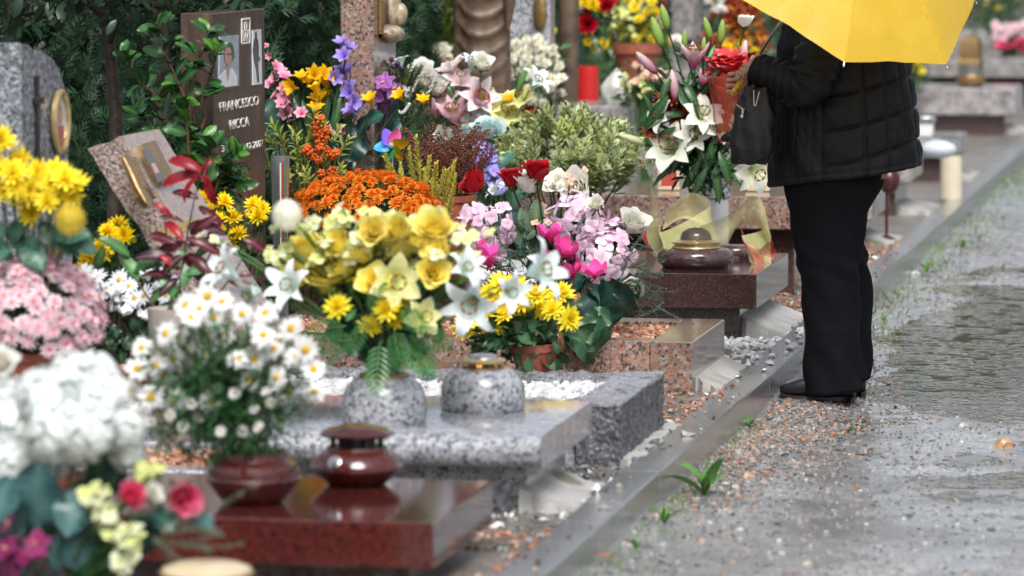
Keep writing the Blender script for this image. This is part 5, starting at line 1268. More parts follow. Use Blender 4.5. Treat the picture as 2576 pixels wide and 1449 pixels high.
# --- 11 pyracantha
bb = atY(770, 560, 15.62); bb.z = PLOT_Z
b = Bouquet('firethorn_bush', bb, 'firethorn with orange berries and yellow green leaves beside the glass vase', 'bush')
SP_PY = [to_mesh(sprig(16, .1, .016, .05, hexc('#8e9c3a'), hexc('#b3b860'), None, k, .6), 'leafy_twig', leaf_m) for k in range(3)]
for (vx, vy) in [(700, 350), (720, 330), (690, 400), (740, 380), (765, 330), (790, 300), (810, 290), (830, 330), (845, 370), (760, 420), (720, 430), (790, 440), (830, 420), (850, 410), (700, 450), (740, 470), (780, 480), (820, 470), (750, 350), (800, 370), (730, 410), (810, 420), (770, 390), (780, 350), (845, 450), (690, 380), (760, 460), (725, 370)]:
    p = atY(vx, vy, 15.5 + random.uniform(-.08, .08)); b.tips.append(p)
    put('leafy_twig', random.choice(SP_PY), b.t, rel(b.t, basis((random.gauss((vx - 770) / 160, .35), random.gauss(-.3, .4), .75), random.uniform(0, 6), random.uniform(.7, 1.1), p - Vector((0, 0, .05)))))
bm = join([xf(ball(.0075, 8, 6, (.55, .1, .012)), mv(*(np.array(d) * .014))) for d in ball_dirs(16, -1, .15, 3)]); bmm = to_mesh(bm, 'berry_cluster', leaf_m)
for (vx, vy) in [(804, 300), (800, 335), (803, 356), (820, 328), (774, 378), (806, 372), (820, 377), (833, 389), (801, 402), (790, 395), (808, 436), (836, 432), (833, 456), (845, 385), (795, 318), (815, 345)]:
    put('berry_cluster', bmm, b.t, rel(b.t, basis((random.gauss(0, 1), random.gauss(0, 1), 1), vx, random.uniform(.8, 1.2), atY(vx, vy, 15.4))))
b.stems(.003, (.12, .07, .04), .6, .03)

# --- 12 silk flowers: pink, yellow and lilac stalks
bb = atY(790, 540, 16.3); bb.z = .3
b = Bouquet('mixed_bouquet', bb, 'mixed bouquet of pink, yellow and lilac freesias right of the brown stele', 'bouquet', 'mixed silk bouquets')
Y = 16.3
b.f('freesia_pink', [(668, 120, 11), (680, 140, 12), (690, 175, 20), (705, 185, 22), (700, 205, 22), (690, 215, 22), (715, 200, 20), (712, 235, 22), (725, 245, 24), (715, 265, 22), (735, 265, 20), (700, 245, 18), (725, 290, 24), (745, 310, 24), (735, 330, 22), (760, 290, 20), (860, 340, 22), (850, 330, 22)], Y, 21, jit=.5)
b.f('freesia_yellow', [(745, 222, 27), (760, 205, 22), (790, 195, 27), (812, 200, 28), (822, 220, 27), (800, 235, 25), (805, 265, 28), (815, 255, 26), (775, 215, 20), (795, 285, 24), (1010, 250, 22), (935, 262, 24), (1065, 262, 20)], Y, 26, (-.1, -.5, .8), .35)
b.f('freesia_lilac', [(862, 118, 22), (875, 128, 20), (868, 148, 25), (872, 168, 24), (868, 188, 24), (880, 182, 20), (838, 200, 24), (825, 212, 20), (882, 240, 26), (885, 262, 26), (892, 285, 24), (878, 225, 20)], Y, 24, (-.2, -.6, .6), .4)
b.leaf(UL_DARK, [(740, 380, 690, 290), (750, 380, 760, 290), (790, 360, 840, 270), (760, 400, 680, 340), (800, 380, 870, 300), (720, 360, 670, 250), (780, 340, 770, 260), (820, 350, 900, 320), (860, 400, 920, 330), (700, 400, 660, 320), (840, 330, 850, 250), (900, 330, 960, 280)], Y + .03)
b.leaf(UL_LILY, [(800, 360, 760, 250), (770, 380, 740, 240), (840, 330, 865, 230), (790, 350, 830, 240), (870, 330, 930, 240), (730, 380, 700, 300)], Y)
b.stems(.0022); cc = atY(790, 400, 16.38); leaves(b.t, leafpts(cc, (.24, .1, .18), 420, 11, .1), leafT(.05, .018, (.025, .06, .03), None, .2, nu=3))
wpart('vase', xf(lathe([(.05, 0), (.06, .06), (.05, .14), (.055, .16), (.045, .155)], 20), Matrix.Translation(bb)), gr_brown, b.t)
bb = atY(930, 560, 16.5); bb.z = .3
b = Bouquet('mixed_bouquet', bb, 'purple orchid spray with dark berries in front of the pink pillar', 'bouquet', 'mixed silk bouquets')
Y = 16.5
b.f('orchid_purple', [(968, 205, 30), (985, 225, 28), (945, 240, 28), (960, 262, 30), (925, 290, 33), (905, 310, 35), (945, 285, 28), (880, 345, 38), (900, 360, 30), (870, 370, 30), (860, 395, 28), (890, 395, 28), (920, 320, 28), (965, 235, 26), (905, 420, 24)], Y, 30, (-.2, -.8, .4), .3)
for (vx, vy) in [(1000, 160), (990, 168), (1012, 172), (880, 285), (868, 290), (895, 300), (900, 280), (910, 410), (890, 430), (920, 390), (985, 150)]:
    q = atY(vx, vy, Y - .03); put('berry', to_mesh(ball(.011, 8, 6, (.03, .02, .06)), 'dark_berry', leaf_m), b.t, rel(b.t, Matrix.Translation(q))); b.tips.append(q)
b.f('lily_silk', [(1010, 170, 30, (-.3, 0, 1))], Y, 30, jit=.05)
b.leaf(UL_DARK, [(900, 420, 860, 300), (930, 400, 990, 330), (890, 440, 930, 350), (950, 380, 1000, 300), (910, 400, 870, 350), (940, 330, 990, 250), (880, 450, 840, 400)], Y + .04)
b.stems(.002, (.05, .03, .05)); cc = atY(930, 400, 16.6); leaves(b.t, leafpts(cc, (.16, .08, .18), 300, 12, .1), leafT(.05, .016, (.02, .045, .03), None, .2, nu=3))
wpart('vase', xf(lathe([(.05, 0), (.06, .06), (.05, .12), (.05, .15), (.045, .145)], 20), Matrix.Translation(bb)), gr_brown, b.t)

# --- 13 small conical shrub, 14 pinwheel, 15 heather, 16 golden euonymus
bb = atY(1010, 560, 16.7); bb.z = .3
sh = thing('conical_shrub', bb, 'small conical evergreen shrub with reddish twigs behind the pinwheel', 'bush')
SPC = [to_mesh(sprig(34, .09, .009, .02, (.085, .13, .05), (.14, .18, .08), None, k, .7, (.14, .05, .03)), 'evergreen_twig', leaf_m) for k in range(3)]
for k in range(110):
    h = random.random() ** .8; w = (1 - h) * 62 + 12; a = random.uniform(0, 6.28); vx = 1012 + w * math.cos(a); vy = 430 - h * 225
    p = atY(vx, vy, 16.7 + .1 * math.sin(a) * (1 - h * .7)); put('evergreen_twig', SPC[k % 3], sh, rel(sh, basis((math.cos(a) * .7, math.sin(a) * .7, .9), a, random.uniform(.8, 1.2), p)))
wpart('trunk', tube([bb, bb + Vector((0, 0, .5)), atY(1012, 240, 16.7)], [.012, .009, .003], 6), bark_m, sh)
bd = [atY(990 + 3 * k, 262 + 22 * math.sin(PI * k / 13), 16.58) for k in range(14)]
wthing('bead_string', join([xf(ball(.007, 8, 6, (.62, .72, .68)), Matrix.Translation(p)) for p in bd]), solid_m, 'short string of pale green beads hanging on the conical shrub', 'beads')
pc = atY(985, 366, 15.85); q = 1 / ppm(pc)
pw = thing('pinwheel', (pc.x, pc.y, .3), 'rainbow toy pinwheel with coloured blades above the orange mums', 'pinwheel')
for k, (ang, cl) in enumerate(((115, '#7d63d8'), (68, '#e46ab4'), (15, '#f0c41c'), (-48, '#d9b81a'), (-105, '#1f9e54'), (-172, '#2f9ae6'))):
    t = petal(46 * q, 36 * q, .0, .0, 'round', .0, hexc(cl), hexc(cl), nu=6)
    V = t[0].copy(); V[:, 2] += .018 * np.sin(V[:, 0] / (46 * q) * 2.6) * np.where(V[:, 1] > 0, 1, -.3); t = (V, t[1], t[2])
    put('blade', to_mesh(t, 'pinwheel_blade', solid_m), pw, rel(pw, Matrix.Translation(pc) @ Matrix(((1, 0, 0, 0), (0, 0, -1, 0), (0, 1, 0, 0), (0, 0, 0, 1))) @ rz(math.radians(ang)) @ Matrix.Rotation(.35, 4, 'X')))
wpart('hub', xf(lathe([(.012, 0), (.013, .006), (.008, .012), (.004, .014)], 14, (.3, .3, .3)), Matrix.Translation(pc + Vector((0, -.006, 0))) @ basis((0, -1, .1)).to_3x3().to_4x4()), solid_m, pw)
wpart('stick', tube([(pc.x, pc.y + .02, .28), (pc.x, pc.y + .012, pc.z)], .003, 6, (.6, .6, .6)), solid_m, pw)
bb = atY(1130, 545, 16.0); bb.z = .3
ht = thing('heather_pot', bb, 'dry reddish brown heather in a terracotta pot', 'plant')
HE = [to_mesh(join([tube(bez((0, 0, 0), (0, 0, .15), (.03, 0, .27), 6), [.0022, .002, .0018, .0015, .0012, .001, .0007], 4, (.1, .035, .025))] + [xf(ball(.0042, 5, 4, (random.uniform(.11, .22), random.uniform(.04, .07), random.uniform(.025, .045))), Matrix.Translation(bez((0, 0, 0), (0, 0, .15), (.03, 0, .27), 30)[8 + i % 23] + Vector((random.gauss(0, .006), random.gauss(0, .006), 0)))) for i in range(60)]), 'heather_stem', leaf_m) for k in range(3)]
zt = atY(1130, 490, 16.0).z
for k in range(95):
    a = random.uniform(0, 6.28); r = random.random() ** .6
    put('heather_stem', HE[k % 3], ht, rel(ht, basis((math.cos(a) * r * .75, math.sin(a) * r * .75, 1), a, random.uniform(.75, 1.2), (bb.x + math.cos(a) * r * .06, bb.y + math.sin(a) * r * .06, zt - .03))))
pot(ht, bb, .075, .1, zt - .3)
bb = atY(1060, 560, 15.6); bb.z = PLOT_Z
eu = thing('golden_shrub', bb, 'golden variegated shrub with upright yellow twigs right of the orange mums', 'bush')
EU = [to_mesh(sprig(40, .13, .013, .026, hexc(('#a3a84e', '#d2bc2c', '#aeb25a')[k]), hexc('#c4c060'), hexc('#e3d65e'), k, .8), 'golden_twig', leaf_m) for k in range(3)]
for (vx, vy) in [(1040, 420), (1055, 400), (1070, 425), (1090, 440), (1010, 430), (985, 420), (1100, 460), (1120, 450), (1115, 480), (1125, 500), (1085, 470), (1060, 450), (1040, 460), (1020, 450), (1110, 510), (1095, 500), (1130, 470), (1075, 480), (1000, 450), (1120, 520), (1050, 480), (1030, 480)]:
    k = 1 if vx > 1080 else random.choice((0, 2)); p = atY(vx, vy + 45, 15.55 + random.uniform(-.06, .06))
    put('golden_twig', EU[k], eu, rel(eu, basis((random.gauss((vx - 1060) / 300, .15), random.gauss(0, .2), 1), vx, random.uniform(.8, 1.15), p)))
stem_bundle(eu, bb, [atY(1060 + random.uniform(-40, 40), 520, 15.55) for _ in range(10)], .004, (.12, .08, .04))

# --- 17 white lily bouquet below the statue
bb = atY(1180, 480, 17.4); bb.z = PLOT_Z
b = Bouquet('lily_bouquet', bb, 'white and crimson lily bouquet with peonies below the bronze statue', 'bouquet', 'lily bouquets')
Y = 17.4
b.f('peony_white', [(1075, 215, 40), (1062, 190, 34), (1100, 235, 36), (1045, 225, 26)], Y, 38)
b.f('lily_redwhite', [(1140, 185, 48, (-.2, -.4, .9)), (1205, 250, 55, (.2, -.8, .4)), (1160, 215, 46), (1130, 250, 44)], Y, 50, jit=.15)
b.f('lily_pink', [(1150, 315, 45, (0, -.5, .8)), (1105, 300, 40, (-.5, -.4, .7)), (1195, 270, 36, (.5, -.5, .5)), (1180, 320, 40)], Y, 40, jit=.15)
b.f('rose_teal', [(1210, 325, 42), (1235, 345, 36), (1180, 345, 30)], Y - .05, 40)
b.f('lily_yellow', [(1275, 290, 52), (1240, 275, 48), (1320, 255, 44), (1300, 310, 40)], Y, 48, jit=.2)
b.f('lily_silk', [(1335, 222, 48, (.6, -.4, .5)), (1185, 175, 40, (0, -.3, 1))], Y, 44, jit=.1)
b.f('rose_white', [(1212, 170, 26), (1120, 350, 26), (1150, 360, 26)], Y - .05, 26)
b.f('freesia_yellow', [(1065, 262, 22), (1280, 260, 20), (1130, 270, 18)], Y, 20)
b.f('carnation_red', [(1290, 300, 20), (1340, 290, 20), (1050, 210, 16)], Y + .05, 20)
b.leaf(UL_LILYL, [(1200, 300, 1275, 285), (1150, 260, 1120, 200), (1180, 270, 1130, 330), (1200, 260, 1240, 220), (1290, 260, 1320, 200), (1240, 300, 1290, 320), (1110, 300, 1060, 320), (1300, 240, 1330, 160)], Y)
b.stems(.0025); cc = atY(1190, 380, 17.5); leaves(b.t, leafpts(cc, (.26, .1, .22), 420, 13, .1), leafT(.05, .02, (.04, .09, .05), None, .2, nu=3))
wpart('vase', xf(lathe([(.06, 0), (.075, .1), (.06, .3), (.065, .34), (.055, .33)], 20), Matrix.Translation(bb)), gr_grey, b.t)

# --- 18 lilac hydrangea and white blooms
bb = atY(1255, 560, 16.6); bb.z = PLOT_Z
b = Bouquet('lilac_flowers', bb, 'small lilac hydrangea with teal sprigs left of the variegated bush', 'flowers')
b.f('floret_lilac', [(1225 + random.gauss(0, 14), 420 + random.gauss(0, 22)) for _ in range(26)] + [(1245 + random.gauss(0, 14), 460 + random.gauss(0, 18)) for _ in range(20)], 16.6, 18, jit=.5, name='floret')
b.f('lily_silk', [(1255, 490, 30), (1285, 480, 30)], 16.5, 30)
b.f('rose_teal', [(1225, 345, 38), (1200, 370, 30), (1240, 375, 30)], 16.7, 36)
b.leaf(UL_SILK, [(1250, 510, 1210, 480), (1270, 520, 1320, 460), (1240, 500, 1190, 520), (1260, 470, 1310, 430), (1230, 450, 1180, 440), (1240, 540, 1190, 560), (1220, 400, 1180, 370), (1260, 420, 1290, 380)], 16.65)
b.stems(.002)

# --- 19 variegated bush
bb = atY(1430, 590, 17.15); bb.z = PLOT_Z
vb = thing('variegated_bush', bb, 'cream and green variegated bush left of the tall lilies', 'bush')
VG = [to_mesh(sprig(15, .1, .02, .052, hexc(('#bdc98c', '#c6cf90', '#cad27e')[k]), hexc('#466e32'), hexc(('#eeeebe', '#f0efc0', '#f0f0a0')[k]), k, .75), 'variegated_sprig', leaf_m) for k in range(3)]
c = atY(1428, 395, 17.15); q = 1 / ppm(c); nS = 0
while nS < 300:
    d = np.random.default_rng(nS * 7 + 3).normal(size=3); d /= np.linalg.norm(d)
    nS += 1
    if d[2] < -.75: d[2] *= -1
    k = random.uniform(.6, 1.); w = 178 * q * (1 - .25 * max(0, d[2])); p = Vector(c) + Vector((d[0] * w, d[1] * .26, d[2] * 100 * q)) * k + Vector((0, 0, .03 * math.sin(d[0] * 9)))
    put('variegated_sprig', VG[nS % 3], vb, rel(vb, basis(Vector((d[0] * .8, d[1] * .6 - .1, abs(d[2]) + .35)), nS, random.uniform(.8, 1.2), p - Vector((0, 0, .04)))))
stem_bundle(vb, bb, [Vector(c) + Vector((random.uniform(-.22, .22), random.uniform(-.1, .1), random.uniform(-.1, .05))) for _ in range(24)], .004, (.08, .07, .04), .3, .04)

# --- 20 pink hydrangea arrangement on the pink frame
bb = atY(1400, 825, 14.45); bb.z = .266
b = Bouquet('hydrangea_arrangement', bb, 'pale pink hydrangea arrangement with red and white roses on the pink granite grave', 'bouquet')
Y = 14.42
for (vx, vy, rx, rzp, n) in ((1222, 580, 76, 76, 44), (1450, 555, 74, 76, 50), (1522, 645, 76, 100, 62)):
    c = atY(vx, vy, Y); q = 1 / ppm(c)
    for d in ball_dirs(n, -.95, .08, vx):
        d = np.array([d[0], -abs(d[1]) if random.random() < .8 else d[1], d[2]]); p = Vector(c) + Vector((d[0] * rx * q, d[1] * .085, d[2] * rzp * q)) * random.uniform(.72, 1.1)
        m = random.choice(fl('floret_pink')); put('floret', m, b.t, rel(b.t, basis(d + RNG.normal(0, .35, 3), random.uniform(0, 6), random.uniform(.7, 1.2), p)))
    b.tips.append(Vector(c))
b.f('peony_white', [(1462, 472, 46), (1405, 470, 34)], Y + .05, 40)
b.f('rose_red', [(1212, 470, 38, (-.75, -.25, .5)), (1290, 468, 33, (0, -.15, 1)), (1350, 452, 36, (.1, -.2, 1))], Y, 36, jit=.06)
b.f('rose_white', [(1330, 482, 38, (.05, -.2, 1)), (1588, 578, 38, (.5, -.4, .6)), (1590, 705, 30, (.2, -.6, -.5)), (1500, 520, 22)], Y - .03, 36, jit=.08)
b.f('small_pink', [(1365, 520), (1375, 540), (1360, 555), (1380, 560), (1428, 440), (1436, 455), (1425, 465), (1470, 430), (1440, 480), (1375, 585), (1345, 560)], Y, 13)
b.leaf(UL_OLIVE, [(1330, 620, 1290, 560), (1370, 600, 1420, 520), (1340, 580, 1310, 520), (1380, 610, 1440, 600), (1320, 600, 1370, 560), (1370, 640, 1320, 600), (1350, 560, 1350, 500)], Y + .02)
b.leaf(UL_TEAL, [(1360, 590, 1395, 540), (1390, 600, 1460, 590), (1300, 560, 1275, 520)], Y + .05)
b.leaf(UL_DARK, [(1490, 700, 1540, 830), (1520, 700, 1590, 800), (1480, 690, 1420, 720), (1550, 690, 1600, 760), (1470, 720, 1490, 790), (1300, 700, 1250, 760), (1380, 640, 1330, 700)], Y - .05)
b.leaf(UL_CYC, [(1390, 660, 1370, 700), (1430, 770, 1400, 830)], Y - .02)
RMS = [to_mesh(rosemary(50, .17, (.035, .1, .075), (.12, .26, .25), k), 'rosemary_sprig', leaf_m) for k in range(2)] + [to_mesh(rosemary(50, .17, (.1, .24, .26), (.26, .46, .5), 5), 'rosemary_sprig', leaf_m), to_mesh(rosemary(50, .17, (.05, .12, .06), (.11, .22, .12), 6), 'rosemary_sprig', leaf_m)]
for k in range(34):
    p = atY(1290 + random.gauss(0, 40), 700 + random.gauss(0, 40), Y - .06); put('rosemary_sprig', RMS[k % 3], b.t, rel(b.t, basis((random.gauss(0, .5), random.gauss(-.5, .3), random.gauss(.8, .3)), random.uniform(0, 6), random.uniform(.6, 1.05), p)))
for k in range(34):
    p = atY(1590 + random.gauss(0, 22), 700 + random.gauss(0, 45), Y - .04); put('rosemary_sprig', RMS[(0, 1, 3, 3, 2)[k % 5]], b.t, rel(b.t, basis((random.uniform(.2, 1.2), random.gauss(-.4, .3), random.gauss(.1, .55)), random.uniform(0, 6), random.uniform(.55, .95), p)))
for (vx, vy) in ((1420, 520), (1310, 580), (1440, 600), (1360, 620), (1250, 600)): put('rosemary_sprig', RMS[2], b.t, rel(b.t, basis((.3, -.4, .8), vx, .6, atY(vx, vy, Y - .05))))
b.stems(.0032, (.03, .06, .025), .25, .04); cc = atY(1400, 700, Y + .06); leaves(b.t, leafpts(cc, (.26, .1, .15), 330, 14, .1), leafT(.05, .022, (.03, .08, .05), None, .2, nu=3))
pot(b.t, bb, .08, .1, .1, gr_brown)

# --- 21 pink cyclamen
bb = atY(1440, 860, 14.16); bb.z = .266
b = Bouquet('cyclamen_pot', bb, 'bright pink cyclamen with dark heart leaves in front of the hydrangea', 'flowers')
Y = 14.12
b.f('cyclamen_pink', [(1385, 598, 36), (1412, 632, 34), (1436, 645, 32), (1392, 655, 30), (1440, 692, 36), (1497, 692, 34), (1385, 702, 30), (1372, 690, 24), (1218, 640, 34), (1205, 660, 30), (1232, 668, 26)], Y, 32, (0, -.25, 1), .25, name='flower')
b.leaf(UL_CYC, [(1440, 800, 1500, 880), (1450, 790, 1400, 850), (1470, 790, 1530, 850), (1460, 820, 1480, 900), (1430, 820, 1430, 890), (1480, 790, 1540, 810), (1420, 790, 1370, 820), (1450, 830, 1520, 905), (1430, 780, 1460, 740), (1400, 780, 1350, 760), (1500, 800, 1480, 860), (1410, 830, 1390, 880)], Y - .08, .06)
b.leaf(unit_leaf(.3, (.2, .09, .04), None, 'oval', .6, -1.4, .6, .2), [(1400, 815, 1410, 880), (1445, 765, 1460, 735)], Y - .14)
b.stems(.0022, (.16, .02, .05), .3, .03, .05); pot(b.t, bb, .06, .075, .09, terra_m)

# --- 22 yellow mums in a terracotta pot on the white pebbles
bb = atZ(1345, 945, .262); Y = bb.y
b = Bouquet('yellow_chrysanthemums', bb, 'lemon yellow chrysanthemums in a terracotta pot on the white pebbles', 'flowers')
b.f('mum_lemon', [(1180, 808), (1165, 832), (1222, 786), (1258, 752), (1272, 792), (1312, 762), (1330, 790), (1262, 718), (1402, 750), (1430, 802), (1392, 782), (1300, 722), (1242, 822), (1350, 745), (1412, 740), (1205, 820), (1290, 820), (1360, 780), (1235, 745)], Y - .02, 37, (-.1, -.7, .7), .3, .08)
b.stems(.0022, bow=.5, spread=.04, dz=.08)
LFM = leafT(.055, .032, (.025, .075, .03), (.05, .11, .05), .2, .2, -.5, nu=4, wave=.16, seed=8)
leaves(b.t, leafpts(atY(1300, 860, Y - .03), (.18, .1, .09), 190, 15, .2, -1), LFM); pot(b.t, bb, .055, .075, .105)

# --- 23 the tall lily bouquet
b = Bouquet('lily_bouquet', LB + Vector((0, 0, .12)), 'tall bouquet of white lilies, pink buds and a coral rose beside the person', 'bouquet', 'lily bouquets')
Y = 16.62
b.f('lily_white', [(1695, 378, 70, (-.15, -.9, .2)), (1765, 300, 56, (.2, -.7, .6)), (1675, 300, 50, (-.6, -.5, .4)), (1800, 320, 50, (.6, -.6, .2)), (1885, 420, 62, (.5, -.6, -.3)), (1740, 345, 48, (.2, -.8, .3)), (1650, 400, 46, (-.7, -.4, -.3))], Y, 60, jit=.08, dy=.03)
b.f('lily_pink', [(1745, 175, 42, (0, -.25, 1)), (1765, 215, 24, (.3, -.3, .8))], Y, 42, jit=.05)
BUDG = to_mesh(bud(.1, .017, hexc('#7fa648'), hexc('#a9c46a')), 'lily_bud', petal_m); BUDP = to_mesh(bud(.12, .02, hexc('#a9447c'), hexc('#e8d7d2')), 'lily_bud', petal_m); BUDW = to_mesh(bud(.12, .017, hexc('#b8c78a'), hexc('#e3e6c0')), 'lily_bud', petal_m)
for me, x0, y0_, x1, y1_ in ((BUDG, 1665, 118, 1640, 42), (BUDG, 1680, 75, 1664, 10), (BUDG, 1722, 122, 1722, 75), (BUDG, 1788, 100, 1772, 42), (BUDG, 1812, 112, 1818, 48), (BUDG, 1768, 130, 1772, 92), (BUDP, 1652, 185, 1600, 130), (BUDW, 1625, 362, 1555, 338), (BUDP, 1868, 165, 1876, 100), (BUDP, 1700, 255, 1690, 175), (BUDP, 1800, 230, 1835, 200)):
    a, e = atY(x0, y0_, Y), atY(x1, y1_, Y); put('bud', me, b.t, rel(b.t, basis(e - a, x0, (e - a).length / (.1 if me is BUDG else .12), a))); b.tips.append(a)
b.f('rose_coral', [(1838, 158, 70, (.05, -.25, 1))], Y - .03, 50, jit=.02)
b.f('rose_white', [(1873, 66, 22, (.1, -.1, 1))], Y, 22, jit=.05)
b.f('mum_rust', [(1692, 248, 32), (1668, 255, 28), (1800, 262, 32), (1740, 275, 28), (1640, 335, 30), (1715, 262, 26), (1770, 250, 26), (1700, 300, 24), (1825, 300, 24), (1680, 270, 28), (1660, 300, 24), (1785, 280, 28), (1815, 270, 26), (1725, 250, 24)], Y + .03, 30)
b.leaf(UL_LILY, [(1690, 190, 1660, 262), (1680, 240, 1620, 330), (1720, 205, 1760, 275), (1700, 320, 1640, 360), (1760, 240, 1810, 190), (1720, 290, 1640, 300), (1800, 420, 1810, 515), (1760, 400, 1715, 480), (1740, 330, 1690, 350), (1810, 380, 1840, 470), (1780, 420, 1740, 500), (1830, 420, 1880, 480), (1740, 380, 1680, 440), (1770, 440, 1800, 340), (1790, 450, 1850, 380), (1700, 420, 1640, 470), (1760, 300, 1700, 210), (1790, 440, 1750, 350), (1820, 440, 1870, 400), (1640, 300, 1620, 235), (1750, 165, 1700, 130), (1790, 200, 1830, 160)], Y - .03, .04)
b.leaf(UL_LILYL, [(1720, 130, 1695, 100), (1740, 190, 1720, 230), (1780, 160, 1800, 110), (1860, 130, 1850, 100)], Y)
b.stems(.0035, (.05, .12, .035), .3, .03, .05)
cc = atY(1770, 390, Y + .05); leaves(b.t, leafpts(atY(1750, 280, Y + .1), (.2, .1, .17), 260, 17, .05), leafT(.07, .024, (.016, .05, .018), None, .2, nu=3))
leaves(b.t, leafpts(cc, (.15, .1, .15), 420, 16, .05), leafT(.06, .02, (.014, .045, .014), None, .2, nu=3))
cp = atY(1822, 290, Y - .06); q = 1 / ppm(cp)
V = []
for i in range(11):
    for j in range(17):
        a = PI * 1.25 * j / 16 - PI * 1.12; r = (16 + 26 * i / 10) * q * (1 + .09 * math.sin(j * 2.3 + i)); V.append((cp.x + r * math.cos(a), cp.y + r * math.sin(a) * .8, cp.z + (i - 4) * 17 * q + .006 * math.sin(j * 1.7)))
wpart('wrapping_film', T_(V, grid_faces(10, 16)), film_m, b.t, sharp=None)

# --- 24 weeds and grass along the kerb
gl = to_mesh(leafT(1., .16, (.07, .2, .03), (.13, .28, .07), .2, .9, -.4, 'oval', 6, .05), 'weed_leaf', leaf_m)
for (vx, vy, r, n, lab) in ((1772, 1265, 95, 20, 'large dandelion rosette growing at the foot of the kerb'), (1672, 1352, 50, 13, 'small dandelion rosette near the kerb below the large one'), (1602, 1412, 42, 11, 'lowest weed rosette at the kerb near the bottom edge'), (1885, 1085, 36, 9, 'grassy weed at the kerb left of the shoes'), (2146, 1082, 16, 6, 'tiny weed on the gravel below the shoes'), (2226, 812, 22, 8, 'small weed at the kerb right of the trousers'), (2330, 690, 45, 9, 'weed on the path edge behind the person'), (2420, 640, 30, 8, 'weed on the path edge nearer the far kerb'), (1428, 1195, 18, 3, 'single green leaf sprouting by the grey slab')):
    p = atZ(vx, vy, .1 if vx < 1500 else .0); p.z = float(path_height(np.array(p.x), np.array(p.y))) if vx > 1500 else .11; q = 1 / ppm(p)
    w = thing('weed', p, lab, 'weed', 'weeds along the kerb')
    for k in range(n):
        a = k * 2.4 + random.uniform(-.3, .3); e = random.uniform(.25, 1.0)
        put('leaf', gl, w, frame_x((math.cos(a), math.sin(a) * .8, e * .9), (0, 0, 1), r * q * random.uniform(.5, 1.45), (0, 0, 0), random.gauss(0, .3)))
pts = []
for _ in range(1500):
    yy = random.choice((random.uniform(10, 14), random.uniform(15, 30), random.uniform(17, 30))); xx = KX + abs(random.gauss(0, .07 if yy < 15 else .13)) + .01
    pts.append((Vector((xx, yy, float(path_height(np.array(xx), np.array(yy))))), Vector((random.gauss(0, .5), random.gauss(0, .5), 1)), random.uniform(.3, 1.1) * (1 if yy > 15 else .6)))
M = np.array([np.array(frame_x(d, (random.gauss(0, 1), random.gauss(0, 1), .2), s, p)) for p, d, s in pts])
wthing('kerb_grass', scatter(leafT(.05, .006, (.1, .19, .04), None, .1, .2, -.5, 'lance', 3), M, RNG.uniform(.5, 1.4, (len(M), 1)) * np.array([[1.1, 1, .9]])), leaf_m, 'thin grass and moss growing along the kerb foot', 'grass', base=(0, 0, 0), kind='stuff', sharp=None)
DL = [to_mesh(leafT(.05, .03, c, None, .15, .3, -.5, 'oval', 4, .1, k), 'dead_leaf', leaf_m) for k, c in enumerate(((.3, .12, .04), (.09, .05, .04), (.4, .3, .05), (.33, .08, .03)))]
for k, (vx, vy, lab) in enumerate(((1700, 1275, 'orange dead leaf under the large dandelion'), (1735, 1322, 'dark dead leaf on the path beside the weeds'), (1640, 1290, 'yellow dead leaf against the kerb'), (1500, 1400, 'rust dead leaf on the kerb stone'), (2240, 770, 'brown dead leaf on the path right of the trousers'))):
    p = atZ(vx, vy, .124 if k == 3 else .02); o = prop(put('dead_leaf', DL[k % 4], None, frame_x((random.gauss(0, 1), random.gauss(0, 1), .1), (0, 0, 1), random.uniform(.8, 1.2), p)), lab, 'leaf', 'fallen leaves')

# ================================================================== PERSON WITH UMBRELLA
def loft(rings, seg=24, cap=True, col=(1, 1, 1)):
    """rings: list of seg points"""
    n = len(rings); V = [tuple(p) for r in rings for p in r]; F = [grid_faces(n - 1, seg, True)]
    if cap:
        V += [tuple(np.mean([tuple(p) for p in rings[0]], 0)), tuple(np.mean([tuple(p) for p in rings[-1]], 0))]; b = n * seg
        F.append(np.array([(b, (k + 1) % seg, k) for k in range(seg)] + [(b + 1, (n - 1) * seg + k, (n - 1) * seg + (k + 1) % seg) for k in range(seg)]))
    return T_(V, F, col)
def ell(c, a, b, seg=24, p=2.0, tilt=0., shear=0.):
    """horizontal ring; tilt lifts it towards +x"""
    out = []
    for k in range(seg):
        t = 2 * PI * k / seg; cx, sx = math.cos(t), math.sin(t)
        x = a * math.copysign(abs(cx) ** (2 / p), cx); y = b * math.copysign(abs(sx) ** (2 / p), sx)
        out.append(Vector((c[0] + x, c[1] + y, c[2] + tilt * x)))
    return out
def interp(keys, z):
    """keys: sorted (z, v1, v2, ...)"""
    ks = sorted(keys)
    if z <= ks[0][0]: return ks[0][1:]
    if z >= ks[-1][0]: return ks[-1][1:]
    for a, b in zip(ks, ks[1:]):
        if a[0] <= z <= b[0]:
            t = (z - a[0]) / (b[0] - a[0]); t = t * t * (3 - 2 * t); return tuple(a[i] + (b[i] - a[i]) * t for i in range(1, len(a)))
PY = 14.82
xw = lambda v, y=PY - .08: float(atY(v, 500, y).x)
person = thing('person', (xw(2110), PY, 0), 'person in black quilted coat and black trousers standing under the yellow umbrella', 'person')
